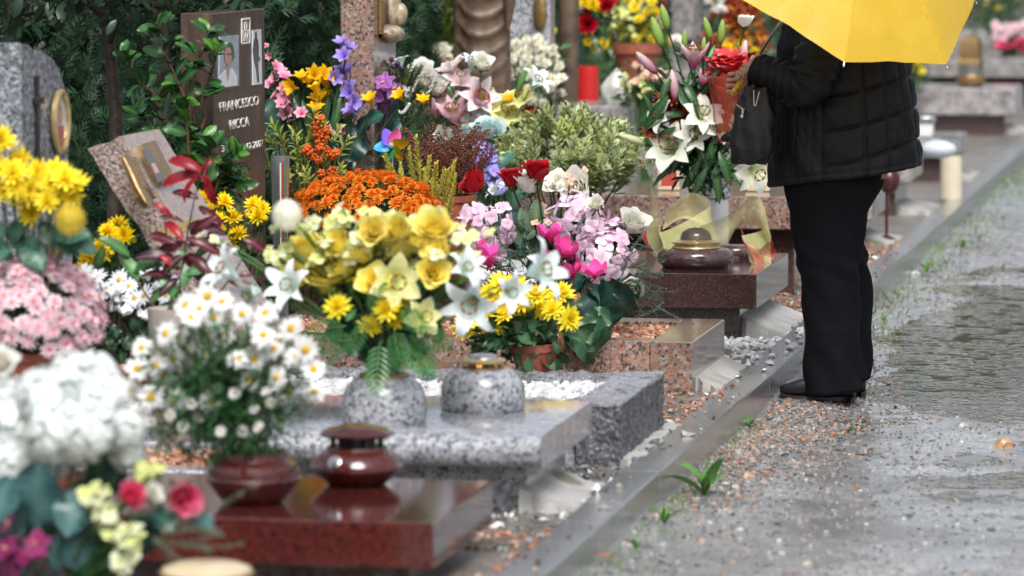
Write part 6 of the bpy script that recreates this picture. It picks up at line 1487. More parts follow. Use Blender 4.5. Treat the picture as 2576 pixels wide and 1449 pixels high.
# --- trousers: two legs joined at the hips
legs = []
LEG_NEAR = [(.05, 2024, 2174), (.10, 2025, 2170), (.25, 2026, 2167), (.4, 2018, 2164), (.53, 2004, 2168), (.66, 1986, 2182), (.78, 1972, 2212), (.92, 1966, 2230)]
LEG_FAR = [(.065, 2060, 2196), (.2, 2056, 2196), (.4, 2048, 2197), (.5, 2042, 2188), (.56, 2034, 2170), (.66, 2016, 2184), (.78, 1985, 2222), (.92, 1970, 2236)]
for keys, yc, b0 in ((LEG_NEAR, PY - .1, .098), (LEG_FAR, PY + .13, .095)):
    rings = []; zs = np.linspace(keys[0][0], .92, 60)
    for i, z in enumerate(zs):
        l, r = interp(keys, z); x0, x1 = xw(l, yc), xw(r, yc); f = max(0, min(1, (z - .7) / .2))
        y = yc + (PY - yc) * f * .35; bb_ = b0 * (1 + .35 * f) * (1.05 if z < .3 else 1)
        ring = []
        for k in range(40):
            t = 2 * PI * k / 40; a = (x1 - x0) / 2
            w = .0045 * math.sin(z * 30 + 3.5 * math.sin(t + 1) + t * 2) * (1.2 if z < .2 or .45 < z < .58 else .6) + .006 * math.exp(-((z - .5) / .05) ** 2) * math.sin(t * 3 + z * 60)
            ring.append(Vector(((x0 + x1) / 2 + (a + w) * math.cos(t), y + (bb_ + w) * math.sin(t), z + (.012 * math.cos(t) if i < 3 else 0))))
        rings.append(ring)
    legs.append(loft(rings, 40))
wpart('trousers', join(legs), trouser_m, person, sharp=None)
# --- coat: quilted shell
COAT = [(.806, -1.812, -1.292, .205), (.84, -1.818, -1.287, .21), (1.0, -1.808, -1.302, .205), (1.12, -1.8, -1.318, .2), (1.25, -1.79, -1.335, .19), (1.33, -1.77, -1.37, .18), (1.39, -1.73, -1.45, .14), (1.43, -1.685, -1.52, .085), (1.47, -1.67, -1.535, .078)]
seg, rows = 270, 200; V = []
hor = [.885, 1.005, 1.125, 1.245]; ver = [-1.72, -1.3, -.92, -.56, -.2, .2, .56, .92]
for i in range(rows + 1):
    z = .806 + (1.47 - .806) * i / rows; x0, x1, b_ = interp(COAT, z); a = (x1 - x0) / 2; cx = (x0 + x1) / 2
    for k in range(seg):
        t = -PI + 2 * PI * k / seg; c_, s_ = math.cos(t), math.sin(t)
        p = 2.6; x = a * math.copysign(abs(c_) ** (2 / p), c_); y = b_ * math.copysign(abs(s_) ** (2 / p), s_)
        zz = z + .04 * c_ * max(0, 1 - (z - .806) / .45)                # hem higher at the back
        back = max(0, min(1, (t + 1.78) / .12)) * max(0, min(1, (1.1 - t) / .3)) # quilted panel on side and back
        zq = z - .05 * (c_ - .5)
        dh = min(abs(zq - h) for h in hor); dv = min(abs(t - v) * a for v in ver)
        g = max(math.exp(-(dh / .0045) ** 2), math.exp(-(dv / .0045) ** 2)) * back
        puff = back * .009 * min(1, dh / .04) ** .5 * min(1, dv / .035) ** .5
        fr = (1 - back) * .003 * (math.exp(-((math.sin(t * 24)) / .22) ** 2))
        wr = .002 * math.sin(t * 9 + z * 21) * math.sin(z * 33 + t * 4) + .0012 * math.sin(z * 95 + t * 23) * math.sin(t * 31) + (1 - back) * .003 * math.sin(z * 26 + t * 11)
        d = puff - .007 * g - fr + wr
        hem = .006 * math.exp(-((z - .815) / .008) ** 2)
        nx, ny = c_, s_ * .9
        V.append((cx + x + nx * (d + hem), PY + y + ny * (d + hem), zz))
wpart('coat', join([T_(V, [grid_faces(rows, seg, True)])]), coat_m, person, sharp=None)
# --- sleeves
def limb(pts, rad, seg=20, n=40, wr=.004, seed=0):
    P = []; R = []
    m = len(pts)
    for i in range(n + 1):
        u = i / n * (m - 1); k = min(int(u), m - 2); t = u - k
        p0, p1, p2, p3 = [Vector(pts[max(0, min(m - 1, j))]) for j in (k - 1, k, k + 1, k + 2)]
        P.append(.5 * (2 * p1 + (p2 - p0) * t + (2 * p0 - 5 * p1 + 4 * p2 - p3) * t * t + (3 * p1 - p0 - 3 * p2 + p3) * t ** 3)); R.append(rad[k] + (rad[k + 1] - rad[k]) * t)
    rings = []; u = None
    for i, p in enumerate(P):
        d = (P[min(i + 1, n)] - P[max(i - 1, 0)]).normalized()
        if u is None: u = d.cross(Vector((0, 1, .1))).normalized()
        u = (u - d * u.dot(d)).normalized(); w = d.cross(u)
        rings.append([p + (u * math.cos(a) + w * math.sin(a)) * (R[i] + wr * math.sin(i * 1.7 + 2.2 * math.sin(a * 1.0 + seed)) + wr * .5 * math.sin(i * .9 + a * 3)) for a in [2 * PI * k / seg for k in range(seg)]])
    return loft(rings, seg)
AX = Vector((.515, -.471, .717)).normalized(); HAND = Vector((-1.891, 14.72, 1.16)) + AX * .035
SH, EL, WR = Vector((-1.565, 14.64, 1.34)), Vector((-1.66, 14.56, 1.135)), Vector((-1.838, 14.645, 1.185))
wpart('sleeve', limb([SH + Vector((.03, .06, .03)), SH, EL.lerp(SH, .45) + Vector((.0, -.02, 0)), EL, EL.lerp(WR, .5) + Vector((0, -.005, -.005)), WR + Vector((-.004, -.008, 0))], [.06, .088, .085, .08, .068, .054], 24, 60, .0045, 1), coat_m, person, sharp=None)
SH2, EL2, WR2 = Vector((-1.58, 15.0, 1.34)), Vector((-1.68, 15.06, 1.12)), Vector((-1.85, 14.93, 1.13))
wpart('sleeve', limb([SH2 + Vector((.03, -.06, .03)), SH2, EL2.lerp(SH2, .45), EL2, EL2.lerp(WR2, .5), WR2], [.06, .088, .085, .08, .068, .052], 24, 60, .0045, 2), coat_m, person, sharp=None)
wpart('collar', limb([(-1.6 + .085 * math.cos(a), PY + .08 * math.sin(a), 1.47 + .012 * math.cos(a)) for a in [2 * PI * k / 12 for k in range(13)]], [.022] * 13, 10, 48, .002), coat_m, person, sharp=None)
wpart('drawcord', join([tube([(-1.845, 14.62, 1.245), (-1.862, 14.61, 1.235), (-1.866, 14.61, 1.222)], .003, 6), xf(ball(.008, 8, 6), mv(-1.864, 14.61, 1.236))]), black_m, person)
# --- body: one figure under the clothes, with head, hands
bd = []
spine = [((-1.56, PY, .8), .16, .13), ((-1.56, PY, .95), .15, .14), ((-1.56, PY, 1.1), .14, .14), ((-1.57, PY, 1.25), .15, .15), ((-1.58, PY, 1.35), .12, .16), ((-1.59, PY, 1.41), .07, .08), ((-1.6, PY, 1.45), .055, .055), ((-1.61, PY, 1.49), .055, .052),
         ((-1.625, PY, 1.515), .075, .06), ((-1.63, PY, 1.55), .092, .07), ((-1.63, PY, 1.59), .098, .076), ((-1.625, PY, 1.64), .098, .077), ((-1.615, PY, 1.69), .085, .068), ((-1.61, PY, 1.72), .055, .045), ((-1.61, PY, 1.732), .015, .012)]
bd.append(loft([ell(c, a, b_, 24) for c, a, b_ in spine], 24))
for s in (-1, 1):
    bd.append(limb([(-1.55, PY + s * .08, .85), (-1.56, PY + s * .1, .5), (-1.53, PY + s * .11, .08)], [.085, .055, .035], 14, 20, 0))
    bd.append(xf(ball(1, 10, 8), mv(-1.615, PY + s * .078, 1.59) @ Matrix.Diagonal((.018, .01, .03, 1))))
    bd.append(xf(ball(1, 8, 6), mv(-1.718, PY + s * .03, 1.605) @ Matrix.Diagonal((.01, .014, .009, 1))))
bd.append(loft([ell((-1.73 - d, PY, 1.565 + z), .006 + d * .4, .012, 10) for d, z in ((0, .05), (.008, .03), (.016, .01), (.012, -.005), (0, -.01))], 10))
bd.append(xf(ball(1, 10, 6), mv(-1.716, PY, 1.533) @ Matrix.Diagonal((.01, .025, .007, 1))))
bd.append(limb([SH, EL, WR, WR.lerp(HAND, .5)], [.05, .04, .027, .026], 14, 24, 0)); bd.append(limb([SH2, EL2, WR2], [.05, .04, .027], 14, 24, 0))
def hand(wrist, grip, axis, back):
    """fist round a shaft: grip point, shaft axis, 'back' points away from the palm"""
    axis = Vector(axis).normalized(); back = Vector(back); back = (back - axis * back.dot(axis)).normalized(); side = axis.cross(back)   # side: towards the fingers' front
    out = []
    palm = grip + back * .026
    d = (palm - wrist)
    rings = []
    for t, w, h in ((0, .026, .02), (.35, .03, .02), (.7, .038, .018), (1., .04, .016), (1.18, .034, .012)):
        c = wrist + d * t; rings.append([c + axis * (w * math.cos(a)) + d.normalized().cross(axis).normalized() * (h * math.sin(a)) for a in [2 * PI * k / 16 for k in range(16)]])
    out.append(loft(rings, 16))
    dn = d.normalized()
    for k in range(4):
        o = axis * (.03 - .02 * k); L = (.9, 1.0, .95, .8)[k]
        p0 = palm + o + dn * .012; p1 = p0 + dn * .026 * L - back * .004; p2 = p1 - back * .03 * L + dn * .004; p3 = p2 - dn * .026 * L - back * .006
        out.append(limb([p0, p1, p2, p3], [.0098, .0095, .0088, .0075], 10, 16, 0)); out.append(xf(ball(.0098, 8, 6), Matrix.Translation(p1)))
    t0 = wrist.lerp(palm, .35) + axis * .026; t1 = t0 + axis * .022 + dn * .022 - back * .008; t2 = t1 + dn * .022 - back * .02
    out.append(limb([t0, t1, t2, t2 - back * .012], [.013, .012, .0105, .009], 10, 14, 0))
    return out
bd += hand(WR + Vector((-.012, 0, .0)), HAND, AX, (-.25, -.75, -.1))
bd += hand(WR2, Vector((-1.93, 14.86, 1.13)), (.1, .1, 1), (-.1, .8, 0))
wpart('body', join(bd), skin_m, person, sharp=None)
wpart('hair', loft([ell((-1.605, PY, z), a, b_, 28) for z, a, b_ in ((1.46, .05, .06), (1.5, .085, .084), (1.56, .1, .09), (1.62, .108, .09), (1.68, .1, .082), (1.72, .07, .058), (1.745, .02, .018))], 28), hair_m, person, sharp=None)
wpart('finger_ring', xf(tube([(.0112 * math.cos(a), .0112 * math.sin(a), 0) for a in [2 * PI * k / 14 for k in range(15)]], .0015, 6), Matrix.Translation(HAND + Vector((-.022, -.03, -.03))) @ basis((-.6, -.4, -.1)).to_3x3().to_4x4()), brass_m, person)
# --- shoes
def shoe(x_toe, y, zlift, parent):
    n, sg = 26, 22; R = []; S = []; Tc = []
    for i in range(n + 1):
        u = i / n; x = x_toe + .262 * u
        w = .047 * (math.sin(PI * min(1, (u * 1.05 + .06))) ** .45) * (1 - .18 * u) if u < .94 else .036 * (1 - ((u - .94) / .06) ** 2 * .35)
        h = .028 + .04 * math.sin(PI / 2 * min(1, u / .4)) + .03 * max(0, (u - .35) / .65); 
        if u < .05: h *= .75 + .25 * u / .05
        z0 = zlift + .022 + .012 * max(0, 1 - u / .18) ** 2
        R.append([Vector((x, y + w * math.copysign(abs(math.cos(t)) ** .8, math.cos(t)), z0 + h * .5 + h * .5 * math.copysign(abs(math.sin(t)) ** .75, math.sin(t)))) for t in [2 * PI * k / sg for k in range(sg)]])
        S.append([Vector((x, y + (w + .004) * math.cos(t), zlift + .012 * max(0, 1 - u / .18) ** 2 + .013 + .013 * math.copysign(abs(math.sin(t)) ** .4, math.sin(t)))) for t in [2 * PI * k / sg for k in range(sg)]])
        if .06 < u < .42: Tc.append([Vector((x, y + w * .8 * math.cos(t), z0 + h * .6 + (h * .5) * math.sin(t))) for t in [2 * PI * k / sg for k in range(sg)]])
    o = wpart('shoe', loft(R, sg), shoe_m, parent, sharp=None)
    local_part('sole', loft(S, sg), black_m, o, parent); local_part('toe_panel', loft(Tc, sg), shoegrey_m, o, parent)
shoe(float(atY(1964, 990, PY - .1).x), PY - .1, float(path_height(np.array(-1.6), np.array(PY - .1))) , person)
shoe(float(atY(1993, 990, PY + .13).x), PY + .13, float(path_height(np.array(-1.6), np.array(PY + .13))), person)

# --- handbag on the forearm
bag = thing('handbag', (-1.86, 14.6, .86), 'black soft leather handbag with silver zips hanging at the elbow', 'handbag')
BK = [(.862, 1850, 1930, .03), (.875, 1842, 1938, .05), (.92, 1836, 1946, .06), (.98, 1842, 1950, .062), (1.04, 1850, 1952, .056), (1.09, 1860, 1950, .045), (1.125, 1872, 1944, .025)]
R = []
for z in np.linspace(.862, 1.125, 34):
    l, r, b_ = interp(BK, z); x0, x1 = xw(l, 14.6), xw(r, 14.6); a = (x1 - x0) / 2; cx = (x0 + x1) / 2
    R.append([Vector((cx + (a + .004 * math.sin(z * 70 + t * 3)) * math.copysign(abs(math.cos(t)) ** .75, math.cos(t)), 14.585 + (b_ + .005 * math.sin(t * 7 + z * 25)) * math.sin(t), z + .006 * math.sin(t * 5))) for t in [2 * PI * k / 40 for k in range(40)]])
wpart('pouch', loft(R, 40), bag_m, bag, sharp=None)
def zipline(pts, r, nm, mat): wpart(nm, join([xf(box(-.0022, .0022, -.0012, .0012, -r, r, .0003), Matrix.Translation(p)) for p in pts]), mat, bag, sharp=30)
def zl(a, b, n, y=14.522): return [atY(a[0] + (b[0] - a[0]) * k / n, a[1] + (b[1] - a[1]) * k / n, y) for k in range(n + 1)]
wpart('zip', tube([atY(*p, 14.528) for p in ((1852, 263), (1862, 270), (1873, 277))], .0035, 6), steel_m, bag)
wpart('zip_puller', join([box(*[f(atY(1868, 281, 14.518)[i] + s * d) for i, d in ((0, .0035), (1, .002), (2, .011)) for f, s in ((float, -1), (float, 1))], .001), xf(ball(.006, 10, 8), Matrix.Translation(atY(1866, 293, 14.518)) @ Matrix.Diagonal((1, .5, 1, 1)))]), steel_m, bag)
zipline(zl((1896, 228), (1897, 266), 13), .0016, 'zip_teeth', steel_m); zipline(zl((1910, 232), (1901, 266), 12), .0016, 'zip_teeth', steel_m)
wpart('strap', limb([(-1.87, 14.585, 1.11), (-1.86, 14.63, 1.15), (-1.82, 14.7, 1.2), (-1.8, 14.74, 1.16), (-1.81, 14.66, 1.1)], [.01] * 5, 8, 30, .001), bag_m, bag, sharp=None)
wpart('side_tab', limb([atY(1846, 340, 14.6), atY(1830, 345, 14.6), atY(1818, 350, 14.62)], [.02, .017, .01], 10, 12, .001), bag_m, bag, sharp=None)

# --- umbrella
UC = Vector((-1.576, 14.431, 1.6)); UR = .578
e1 = AX.cross(Vector((0, 1, 0))).normalized(); e2 = AX.cross(e1); PH = -.24
um = thing('umbrella', HAND, 'bright yellow umbrella tilted over the person in the black coat', 'umbrella')
def upt(r, ang, sag=0.):
    """point of the canopy: r = share of the radius, the dome rises towards the tip"""
    return UC + (e1 * math.cos(ang) + e2 * math.sin(ang)) * (UR * r) + AX * (.2 * (1 - r ** 1.9)) - AX * sag
for k in range(8):
    V = []; nr, na = 14, 12
    for i in range(nr + 1):
        for j in range(na + 1):
            r = max(.012, i / nr); u = j / na; ang = PH + PI / 4 * (k + u); m = math.sin(PI * u)
            rr = r * (1 - .075 * m * r ** 1.5)                    # edge curves in between the ribs
            V.append(tuple(upt(rr, ang, .02 * m * r ** 2 + .0022 * math.sin(u * 19 + k) * r ** 4 * m + .0015 * math.sin(r * 40 + u * 9 + k * 2) * m)))
    wpart('canopy_panel', T_(V, grid_faces(nr, na)), umb_m, um, sharp=None)
    rb = wpart('rib', tube([upt(r, PH + PI / 4 * k, .004) for r in np.linspace(.02, 1, 12)], .0018, 6), steel_m, um)
    sm = local_part('seam', tube([upt(r, PH + PI / 4 * k, -.001) for r in np.linspace(.02, 1, 12)], .0022, 6), plain_seam if k else globals().setdefault('plain_seam', plain("umbrella_seam", (.66, .38, .015), .45)), rb, um)
    tipd = (upt(1, PH + PI / 4 * k) - upt(.9, PH + PI / 4 * k)).normalized(); p = upt(1, PH + PI / 4 * k)
    local_part('rib_tip', join([tube([p, p + tipd * .012], .0028, 8), xf(ball(.0045, 8, 6), Matrix.Translation(p + tipd * .014))]), steel_m, rb, um)
wpart('shaft', tube([HAND - AX * .03, UC + AX * .26], .005, 8), steel_m, um)
h0 = HAND - AX * .02; s1 = Vector((-.1, -.7, -.2)).normalized()
wpart('handle', limb([HAND + AX * .075, HAND, HAND - AX * .06, HAND - AX * .095 + s1 * .012, HAND - AX * .105 + s1 * .04, HAND - AX * .08 + s1 * .06], [.011, .0125, .0125, .012, .0115, .01], 12, 36, 0), plain("yellow_handle", (.75, .4, .02), .3), um, sharp=None)

# ================================================================== BACKGROUND: conifers, tree, far graves and flowers
def conifer(x, y, h, r, col, lab, n=6500, group='conifers behind the headstones', z0=.1, seed=0, ln=.07):
    t = thing('conifer_tree', (x, y, PLOT_Z), lab, 'tree', group); rs = np.random.default_rng(seed)
    u = rs.random(n) ** (1.9 if h > 3 else 1.); hh = z0 + u * (h - z0); rad = r * np.sqrt(np.clip(1 - (hh / h) ** (1.6 if h > 3 else 5.), .01, 1)) * rs.uniform(.45, 1.06, n) * (1 + .12 * np.sin(hh * 9 + x)); a = rs.uniform(0, 2 * PI, n)
    a += .25 * np.sin(a * 7 + seed)
    P = np.stack([x + rad * np.cos(a), y + rad * np.sin(a), PLOT_Z + hh], -1); D = np.stack([np.cos(a) * .7, np.sin(a) * .7, rs.uniform(.2, 1.3, n)], -1) + rs.normal(0, .35, (n, 3))
    D /= np.linalg.norm(D, axis=1)[:, None]; up = rs.normal(size=(n, 3)); Yv = np.cross(up, D); Yv /= np.linalg.norm(Yv, axis=1)[:, None]; Zv = np.cross(D, Yv)
    s = rs.uniform(.6, 1.5, n)[:, None]; M = np.zeros((n, 4, 4)); M[:, :3, 0] = D * s; M[:, :3, 1] = Yv * s; M[:, :3, 2] = Zv * s; M[:, :3, 3] = P; M[:, 3, 3] = 1
    V, F = [], []
    for (f, sg, l, w) in ((0, 0, 1., .07), (.1, .8, .6, .055), (.18, -.8, .6, .055), (.35, .7, .5, .05), (.42, -.7, .5, .05), (.6, .6, .4, .045)):
        o = np.array([ln * f, 0, 0]); d = np.array([math.cos(sg), math.sin(sg), .12 * math.sin(5 * f)]); e = np.array([-d[1], d[0], 0]); k = len(V)
        V += [o, o + d * ln * l * .5 + e * ln * w, o + d * ln * l, o + d * ln * l * .5 - e * ln * w]; F.append((k, k + 1, k + 2, k + 3))
    tw = T_(V, np.array(F), col)
    wpart('crown', scatter(tw, M, rs.uniform(.55, 1.5, (n, 1)) * np.ones((1, 3))), needle_m, t, 'stuff', sharp=None)
    wpart('trunk', tube([(x, y, .0), (x, y, h * .6), (x, y, h * .95)], [r * .09, r * .06, .01], 8), bark_m, t)
DK, MD, LT = (.026, .06, .032), (.045, .1, .05), (.15, .2, .035)
for k, (vx, y, r, h, col, lab) in enumerate(((40, 16.2, .6, 6., DK, 'very dark conifer at the far left behind the rough grey headstone'), (200, 17.0, .5, 5.5, DK, 'dark conifer left of the thin tree trunk'), (400, 16.6, .55, 5.5, MD, 'dark green conifer between the tree trunk and the brown stele'),
                                         (720, 18.2, .6, 2.0, MD, 'dark green conifer between the brown stele and the pink pillar'), (860, 19.6, .5, 1.9, DK, 'dark conifer directly behind the pink pillar'), (1040, 21.5, .42, 1.75, LT, 'bright yellow green conifer right of the pink pillar'), (1120, 22.6, .45, 1.75, (.05, .085, .02), 'mid green conifer left of the bronze statue'), (1200, 24.5, .6, 1.7, DK, 'dark conifer behind the bronze statue'), (560, 18.0, .6, 2.2, DK, 'dark conifer behind the brown stele'))):
    p = atY(vx, 120, y); conifer(float(p.x), y, h, r, col, lab, 8200, seed=k, z0=.02)
# thin tree with glossy leaves hanging in at the top left
p0 = atY(290, 540, 14.9); tr = thing('broadleaf_tree', (p0.x, 14.9, PLOT_Z), 'thin dark tree trunk with glossy leaves hanging in at the top left', 'tree')
wpart('trunk', tube([(p0.x - .01, 14.9, .0), atY(288, 540, 14.9), atY(292, 300, 14.9), atY(276, 120, 14.9), atY(268, 40, 14.9), atY(262, -160, 14.9)], [.03, .028, .024, .022, .02, .018], 10), bark_m, tr)
for (a, b_) in (((272, 60), (110, -20)), ((270, 40), (420, -40)), ((276, 110), (330, 40)), ((268, 20), (200, -90)), ((120, -20), (20, 10))):
    wpart('branch', tube(bez(atY(*a, 14.9), atY((a[0] + b_[0]) / 2, min(a[1], b_[1]) - 20, 14.7), atY(*b_, 14.6), 6), [.012, .011, .01, .009, .008, .006, .004], 6), bark_m, tr)
pts = []
rs = random.Random(5)
for _ in range(900):
    vx = rs.uniform(-60, 640); lim = 58 - .05 * abs(vx - 280) + 26 * math.sin(vx / 45.) + (25 if 60 < vx < 160 else 0)
    if vx > 470: lim = 22
    vy = rs.uniform(-330, lim); pts.append((atY(vx, vy, 14.7 + rs.uniform(-.35, .35)), Vector((rs.gauss(0, .7), rs.gauss(0, .6), rs.uniform(-1, .2))), rs.uniform(.7, 1.2)))
for _ in range(60): pts.append((atY(rs.gauss(100, 25), rs.uniform(50, 120), 14.5), Vector((rs.gauss(0, .7), rs.gauss(0, .6), rs.uniform(-1, .2))), rs.uniform(.6, .9)))
leaves(tr, pts, leafT(.075, .036, (.016, .04, .02), (.03, .07, .035), .2, .2, -.3, nu=5), leaf_m, 'crown')

# far graves: slab, headstone and flowers in beds of blur
def far_grave(y, x0, x1, z, th, lab, stone=None, head=None):
    t = thing('grave', ((x0 + x1) / 2, y + .4, PLOT_Z), lab, 'grave', 'far graves')
    wpart('slab', box(x0, x1, y, y + .85, z - th, z, .008), stone or gr_far, t, sharp=25); wpart('base', box(x0 + .05, x1 - .08, y + .08, y + .77, .0, z - th, .005), gr_brown, t, sharp=25)
    if head: wpart('headstone', box(x0 - .25, x0 - .12, y + .06, y + .79, .0, head, .01), stone or gr_far, t, sharp=25)
    wpart('cement_skirt', skirt(x1 - .09, -1.885, y + .1, y + .75, .115, .16, int(y * 10)), plaster_m, t, sharp=60)
far_grave(20.4, -3.6, -2.0, .34, .1, 'blurred grey grave behind the raised pink slab', None, 1.5)
far_grave(22.6, -3.5, -2.02, .4, .12, 'blurred grey grave beside the cream candle', gr_far)
far_grave(25.6, -3.5, -2.0, .36, .12, 'blurred grey grave between the candle and the bench like slab', gr_far, 1.4)
far_grave(31.0, -3.5, -2.0, .44, .2, 'thick blurred grey slab carrying the bronze lantern', gr_far)
far_grave(35.5, -3.6, -2.0, .5, .16, 'farther grey slab behind the bronze lantern', gr_far, 1.3)
far_grave(40, -3.6, -2.0, .45, .14, 'distant grey grave near the top right', gr_far, 1.2)
far_grave(45, -3.6, -2.0, .45, .14, 'most distant grey grave near the top right corner', gr_far, 1.2)
# grey granite headstone and post in the middle background
def vbox(v0, v1, vt, y, d, z0=0.): return box(float(atY(v0, vt, y).x), float(atY(v1, vt, y).x), y, y + d, z0, float(atY(v0, vt, y).z), .006)
t = wthing('headstone', vbox(1278, 1384, -140, 20.2, .14), gr_grey, 'plain grey granite headstone behind the bronze statue', 'headstone', 'headstones', sharp=25)
pp = atY(1358, 30, 20.17); t2 = wthing('bronze_figure', join([xf(ball(1, 10, 8), Matrix.Translation(pp) @ Matrix.Diagonal((.035, .015, .09, 1))), xf(ball(.03, 10, 8), Matrix.Translation(pp + Vector((0, 0, .11))))]), bronze_m, 'small bronze figure fixed to the grey headstone', 'figure')
a, b_ = atY(1430, 600, 21.), atY(1430, -250, 21.)
wthing('wooden_post', tube([(a.x, 21, 0.), (a.x - .005, 21, .7), (a.x + .004, 21, 1.3), (b_.x, 21, b_.z)], [.056, .052, .05, .048], 14), wood_m, 'dark brown wooden post behind the variegated bush', 'post')
# red vase with carnations
def far_flowers(name, lab, y, base_v, flowers, z=PLOT_Z, cat='flowers', leafc=(.04, .1, .035), vase=None, nleaf=120, lr=None, group='far flower arrangements'):
    bb = atY(base_v[0], base_v[1], y); bb.z = z; b = Bouquet(name, bb, lab, cat, group)
    for key, pts, r in flowers: b.f(key, pts, y, r, jit=.4, dy=.08)
    b.stems(.003)
    xs_ = [p[0] for _, pts, _ in flowers for p in pts]; ys_ = [p[1] for _, pts, _ in flowers for p in pts]
    c = atY(np.mean(xs_), np.mean(ys_) + 12, y + .06); q = 1 / ppm(c); rr = lr or ((max(xs_) - min(xs_)) * .55 * q + .03, .1, (max(ys_) - min(ys_)) * .55 * q + .04)
    leaves(b.t, leafpts(c, rr, nleaf, int(y * 7), .1), leafT(.06, .025, leafc, None, .2, nu=3))
    if vase: vase(b, bb)
    return b
def red_vase(b, bb):
    q = 1 / ppm(atY(1477, 235, 22.)); zt = float(atY(1477, 166, 22.).z)
    wpart('vase', xf(lathe([(34 * q, 0), (32 * q, zt * .5), (28 * q, zt - bb.z), (24 * q, zt - bb.z), (25 * q, .1)], 24), Matrix.Translation(bb)), redplastic_m, b.t, sharp=40)
far_flowers('red_vase_flowers', 'red vase of dark red carnations and yellow flowers in the background', 22., (1477, 400), [('carnation_red', [(1490, 52, 30), (1528, 22, 26), (1535, 5, 22), (1478, 62, 24)], 28), ('mum_yellow', [(1490, 12, 22), (1470, 5, 20), (1480, 105, 16), (1510, 25, 16), (1498, 120, 14)], 18)], vase=red_vase, nleaf=90)
def planter(b, bb):
    q = 1 / ppm(atY(1600, 150, 24.)); z0, z1 = float(atY(1600, 215, 24.).z), float(atY(1600, 108, 24.).z)
    wpart('stand', box(bb.x - .1, bb.x + .1, 23.9, 24.1, 0, z0, .01), gr_far, b.t); wpart('planter', xf(lathe([(40 * q, 0), (56 * q, (z1 - z0) * .75), (62 * q, (z1 - z0) * .76), (62 * q, z1 - z0), (54 * q, z1 - z0), (50 * q, (z1 - z0) * .8)], 28), mv(bb.x, 24., z0)), terra_m, b.t, sharp=40)
far_flowers('planter_flowers', 'terracotta planter full of yellow flowers in the background', 24., (1602, 300), [('mum_lemon', [(1570, 40), (1595, 20), (1610, 50), (1585, 70), (1620, 80), (1600, 95), (1575, 90), (1640, 60), (1560, 65), (1630, 30), (1605, 5), (1580, -5), (1640, 5)], 17), ('small_lemon', [(1585 + random.gauss(0, 25), 60 + random.gauss(0, 30)) for _ in range(24)], 10)], vase=planter, leafc=(.16, .19, .03), nleaf=260)
far_flowers('white_chrysanthemums', 'large mound of cream white chrysanthemums right of the bronze statue', 20., (1340, 420), [('mum_white', [(1332 + 84 * math.cos(a) * r, 182 + 88 * math.sin(a) * r) for a, r in [(k * 2.4, math.sqrt(k / 80)) for k in range(80)]] + [(1375 + random.gauss(0, 14), 235 + random.gauss(0, 14)) for _ in range(8)], 17)], nleaf=60)
far_flowers('white_chrysanthemums', 'cream white chrysanthemums left of the bronze statue', 20.2, (1115, 420), [('mum_white', [(1118 + 24 * math.cos(a) * r, 155 + 45 * math.sin(a) * r) for a, r in [(k * 2.4, math.sqrt(k / 22)) for k in range(22)]], 15)], nleaf=40)
far_flowers('pink_kalanchoe', 'pale pink and yellow small flowers behind the lily buds', 20.6, (1622, 420), [('small_pink', [(1620 + random.gauss(0, 26), 190 + random.gauss(0, 16)) for _ in range(34)], 11), ('small_lemon', [(1620 + random.gauss(0, 24), 220 + random.gauss(0, 16)) for _ in range(26)], 12)], nleaf=140)
far_flowers('yellow_flowers', 'yellow flowers beside the grey headstone in the background', 20.8, (1380, 500), [('mum_lemon', [(1375, 85), (1385, 100), (1370, 105), (1390, 80), (1378, 120)], 16), ('small_pink', [(1388, 170), (1392, 200), (1385, 185)], 14)], nleaf=60)
far_flowers('orange_leaf_flowers', 'orange leaved flowers behind the white rose and coat', 23., (1880, 500), [('mum_rust', [(1860, 30), (1880, 15), (1895, 40), (1850, 55), (1875, 60), (1900, 20), (1845, 20)], 20), ('mum_yellow', [(1870, 112), (1890, 105), (1850, 125), (1900, 130), (1830, 120)], 18)], leafc=(.38, .14, .02), nleaf=260)
far_flowers('mixed_far_flowers', 'white, pink and red flowers at the top edge behind the lily buds', 26., (1770, 400), [('peony_white', [(1800, 5, 24), (1815, 30, 14), (1690, 60, 14)], 20), ('carnation_red', [(1745, 5, 18), (1660, -5, 16)], 16), ('mum_pink', [(1700, 20), (1690, 5), (1715, 35), (1680, -10)], 16)], nleaf=200, leafc=(.06, .08, .06))
far_flowers('bronze_vase_flowers', 'dull brown and grey flowers in the background between planter and coat', 24.5, (1760, 420), [('mum_rust', [(1800, 110), (1780, 90), (1820, 130), (1760, 120)], 18), ('peony_white', [(1700, 110, 18), (1735, 130, 14)], 16)], nleaf=160, leafc=(.07, .06, .05))
pc = atY(1552, 232, 20.9); q = 1 / ppm(pc); V = []
for i in range(13):
    for j in range(20):
        u = i / 12; a = 2 * PI * j / 20; r = (38 * math.sin(PI * min(.5, u * .75 + .12)) if u < .6 else 38 * (1 - (u - .6) / .42)) * q * (1 + .14 * math.sin(a * 5 + u * 6)); V.append((pc.x + r * math.cos(a), pc.y + r * math.sin(a) * .7, pc.z + (u - .45) * 110 * q))
bgt = wthing('plastic_bag', T_(V, [grid_faces(12, 20, True)]), sheer("white_plastic_bag", (.7, .7, .66), .85), 'crumpled white plastic wrapped bundle beside the red vase', 'bag', sharp=None)
wthing('stone_shelf', box(pc.x - .35, pc.x + .5, 20.6, 21.2, 0, pc.z - .055, .01), gr_far, 'low grey stone block under the white plastic bundle', 'stone block', sharp=25)
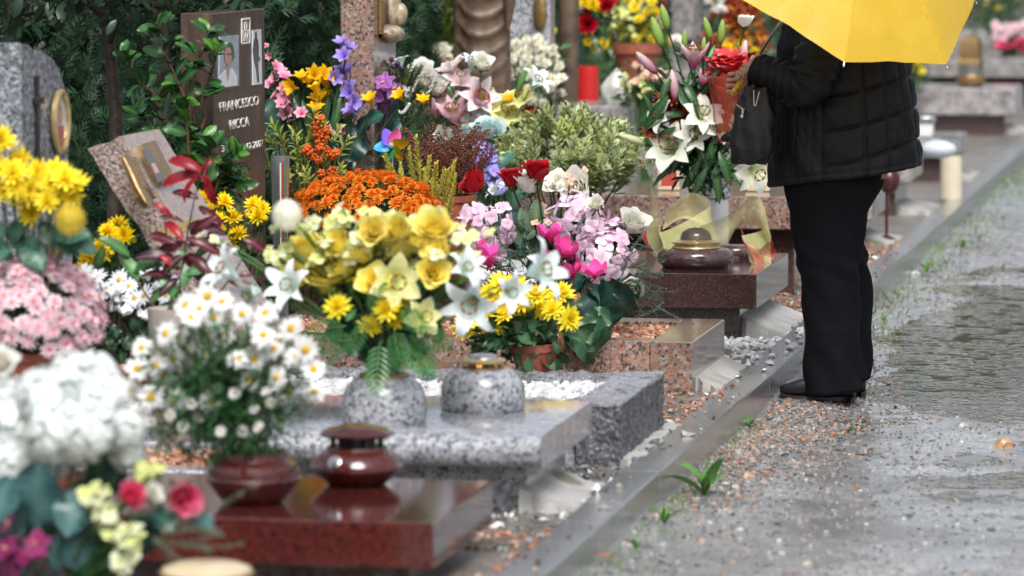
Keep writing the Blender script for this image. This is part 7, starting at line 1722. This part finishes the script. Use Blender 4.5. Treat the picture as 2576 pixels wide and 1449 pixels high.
# right hand side beyond the person
cb = atZ(2392, 500, .12); q = 1 / ppm(cb)
cd = thing('grave_candle', cb, 'tall cream plastic candle with clear cap near the far kerb', 'candle')
wpart('candle', xf(lathe([(28 * q, 0), (27 * q, 105 * q), (27 * q, 118 * q)], 24), Matrix.Translation(cb)), wax_m, cd, sharp=50); wpart('cap', xf(lathe([(31 * q, 114 * q), (31 * q, 150 * q), (24 * q, 153 * q), (2 * q, 153 * q)], 24), Matrix.Translation(cb)), clear_m, cd, sharp=40)
lb = atY(2442, 200, 31.2); lb.z = .442; q = 1 / ppm(lb)
ln_ = thing('grave_lantern', lb, 'bronze lantern with pale glass standing on the thick grey slab', 'lantern')
wpart('foot', xf(lathe([(26 * q, 0), (36 * q, 10 * q), (38 * q, 26 * q), (36 * q, 30 * q)], 20), Matrix.Translation(lb)), bronze_m, ln_, sharp=50)
wpart('glass', xf(lathe([(33 * q, 29 * q), (34 * q, 56 * q)], 20), Matrix.Translation(lb)), clear_m, ln_); wpart('roof', xf(lathe([(40 * q, 55 * q), (38 * q, 66 * q), (34 * q, 70 * q), (34 * q, 110 * q), (26 * q, 125 * q), (8 * q, 130 * q)], 4), Matrix.Translation(lb) @ rz(.6)), bronze_m, ln_, sharp=30)
rb_ = atY(2236, 490, 20.8); rb_.z = PLOT_Z; zt = float(atY(2236, 474, 20.8).z); q = 1 / ppm(rb_)
rl = thing('grave_lamp', rb_, 'round dark red lamp on a thin stand behind the coat hem', 'lamp', 'grave lamps')
wpart('globe', xf(ball(1, 18, 12), mv(rb_.x, rb_.y, zt + 20 * q) @ Matrix.Diagonal((28 * q, 28 * q, 34 * q, 1))), darkred_m, rl); wpart('stand', join([tube([(rb_.x - .01, rb_.y, .1), (rb_.x - .01, rb_.y, zt)], .008, 8), xf(lathe([(.06, .0), (.05, .02), (.01, .04)], 16), mv(rb_.x - .01, rb_.y, .1))]), darkred_m, rl)
lb = atY(2322, 330, 25.7); lb.z = .362; q = 1 / ppm(lb)
l2 = thing('grave_lamp', lb, 'silver and white lamp box beyond the back of the coat', 'lamp', 'grave lamps')
wpart('box', box(lb.x - 24 * q, lb.x + 24 * q, lb.y, lb.y + .12, .362, .362 + 34 * q, .008), plastic_white, l2); wpart('lid', box(lb.x - 28 * q, lb.x + 28 * q, lb.y - .01, lb.y + .13, .362 + 34 * q, .362 + 52 * q, .008), steel_m, l2)
pb_ = atY(2360, 400, 22.9); pb_.z = .402
wthing('plastic_bag', xf(ball(1, 14, 10), Matrix.Translation(pb_ + Vector((0, 0, .045))) @ Matrix.Diagonal((.1, .07, .05, 1))), sheer("pale_blue_bag", (.6, .66, .72), .9), 'pale bluish plastic bag lying left of the cream candle', 'bag')
far_flowers('yellow_potted_flowers', 'pale yellow potted flowers beyond the back of the coat', 30.8, (2305, 260), [('mum_lemon', [(2300, 148, 12), (2312, 160, 12), (2290, 165, 12), (2320, 180, 12), (2308, 140, 11), (2300, 172, 10)], 12), ('mum_yellow', [(2296, 138, 16)], 14)], z=.442, nleaf=160, lr=(.1, .08, .16))
far_flowers('pink_far_flowers', 'blurred pink and mauve flowers at the top right corner', 36., (2530, 200), [('mum_pink', [(2500 + random.uniform(0, 90), 50 + random.uniform(0, 55)) for _ in range(34)], 13), ('rose_pink', [(2520 + random.uniform(0, 70), 118 + random.uniform(-8, 8)) for _ in range(22)], 12)], z=.5, nleaf=300)
far_flowers('green_far_bush', 'dark green bush with yellow tips behind the umbrella edge', 41., (2500, 120), [('mum_lemon', [(2480, 8, 8), (2510, 20, 8), (2560, -5, 9)], 8)], z=.45, nleaf=500, lr=(.5, .3, .3), leafc=(.03, .07, .02))
# wood added out of view, its height set to darken the puddle reflection
rs = np.random.default_rng(77); n = 26000
X_ = rs.uniform(-90, 70, n); top = 9.5 + 2.5 * vnoise(X_ / 40, X_ * 0, 8, 5.) + 2 * vnoise(X_ / 40, X_ * 0, 9, 17.); Z_ = rs.random(n) ** .8 * top; Y_ = 118 + rs.uniform(-5, 5, n) * (1 - Z_ / 20)
R_ = rand_rot(n) * rs.uniform(.5, 1.1, (n, 1, 1)); M = np.zeros((n, 4, 4)); M[:, :3, :3] = R_; M[:, :3, 3] = np.stack([X_, Y_, Z_], -1); M[:, 3, 3] = 1
wthing('unseen_wood', scatter(T_([(-1, -.5, 0), (.2, -.8, .2), (1, 0, 0), (.1, .7, -.2)], np.array([[0, 1, 2, 3]]), (.05, .075, .04)), M, rs.uniform(.5, 1.5, (n, 1)) * np.ones((1, 3))), needle_m, 'unseen mass of trees added beyond the graves to darken the puddle reflection', 'wood', base=(0, 0, 0), kind='stuff', smooth=False)
# more distant planting so that the far ground is not bare
for k, (vx, y, key, lab) in enumerate(((1420, 28, 'mum_pink', 'distant pink flowering bush between the wooden post and the grey headstone'), (1560, 30, 'mum_yellow', 'distant yellow flowering bush above the terracotta planter'), (1680, 32, 'mum_white', 'distant white flowering bush above the lily buds'),
                                       (1760, 36, 'carnation_red', 'distant red flowering bush at the top edge left of the umbrella'), (1880, 30, 'mum_rust', 'distant rust flowering bush at the top edge beside the umbrella'), (2500, 52, 'mum_pink', 'distant pink flowering bush at the top right'))):
    x = float(atY(vx, 20, y).x); t = thing('far_flower_bush', (x, y, PLOT_Z), lab, 'bush', 'distant flower bushes')
    for d in ball_dirs(26, -.1, .15, k): flower(t, key, Vector((x, y, .65)) + Vector((d[0] * .45, d[1] * .45, d[2] * .5)), d, 1.4)
    leaves(t, leafpts((x, y, .55), (.45, .45, .5), 420, k, .3), leafT(.09, .04, (.04, .085, .03), None, .2, nu=3))
for k, (vx, y, lab) in enumerate(((1330, 34, 'distant conifer between the statue and the wooden post'), (1500, 40, 'distant conifer above the red vase'), (1640, 46, 'distant conifer above the planter'), (1840, 44, 'distant conifer behind the white rose'))):
    conifer(float(atY(vx, 0, y).x), y, 2.4, .9, (MD, (.06, .1, .03), DK, MD)[k], lab, 3000, 'distant conifers', .02, 50 + k, .11)
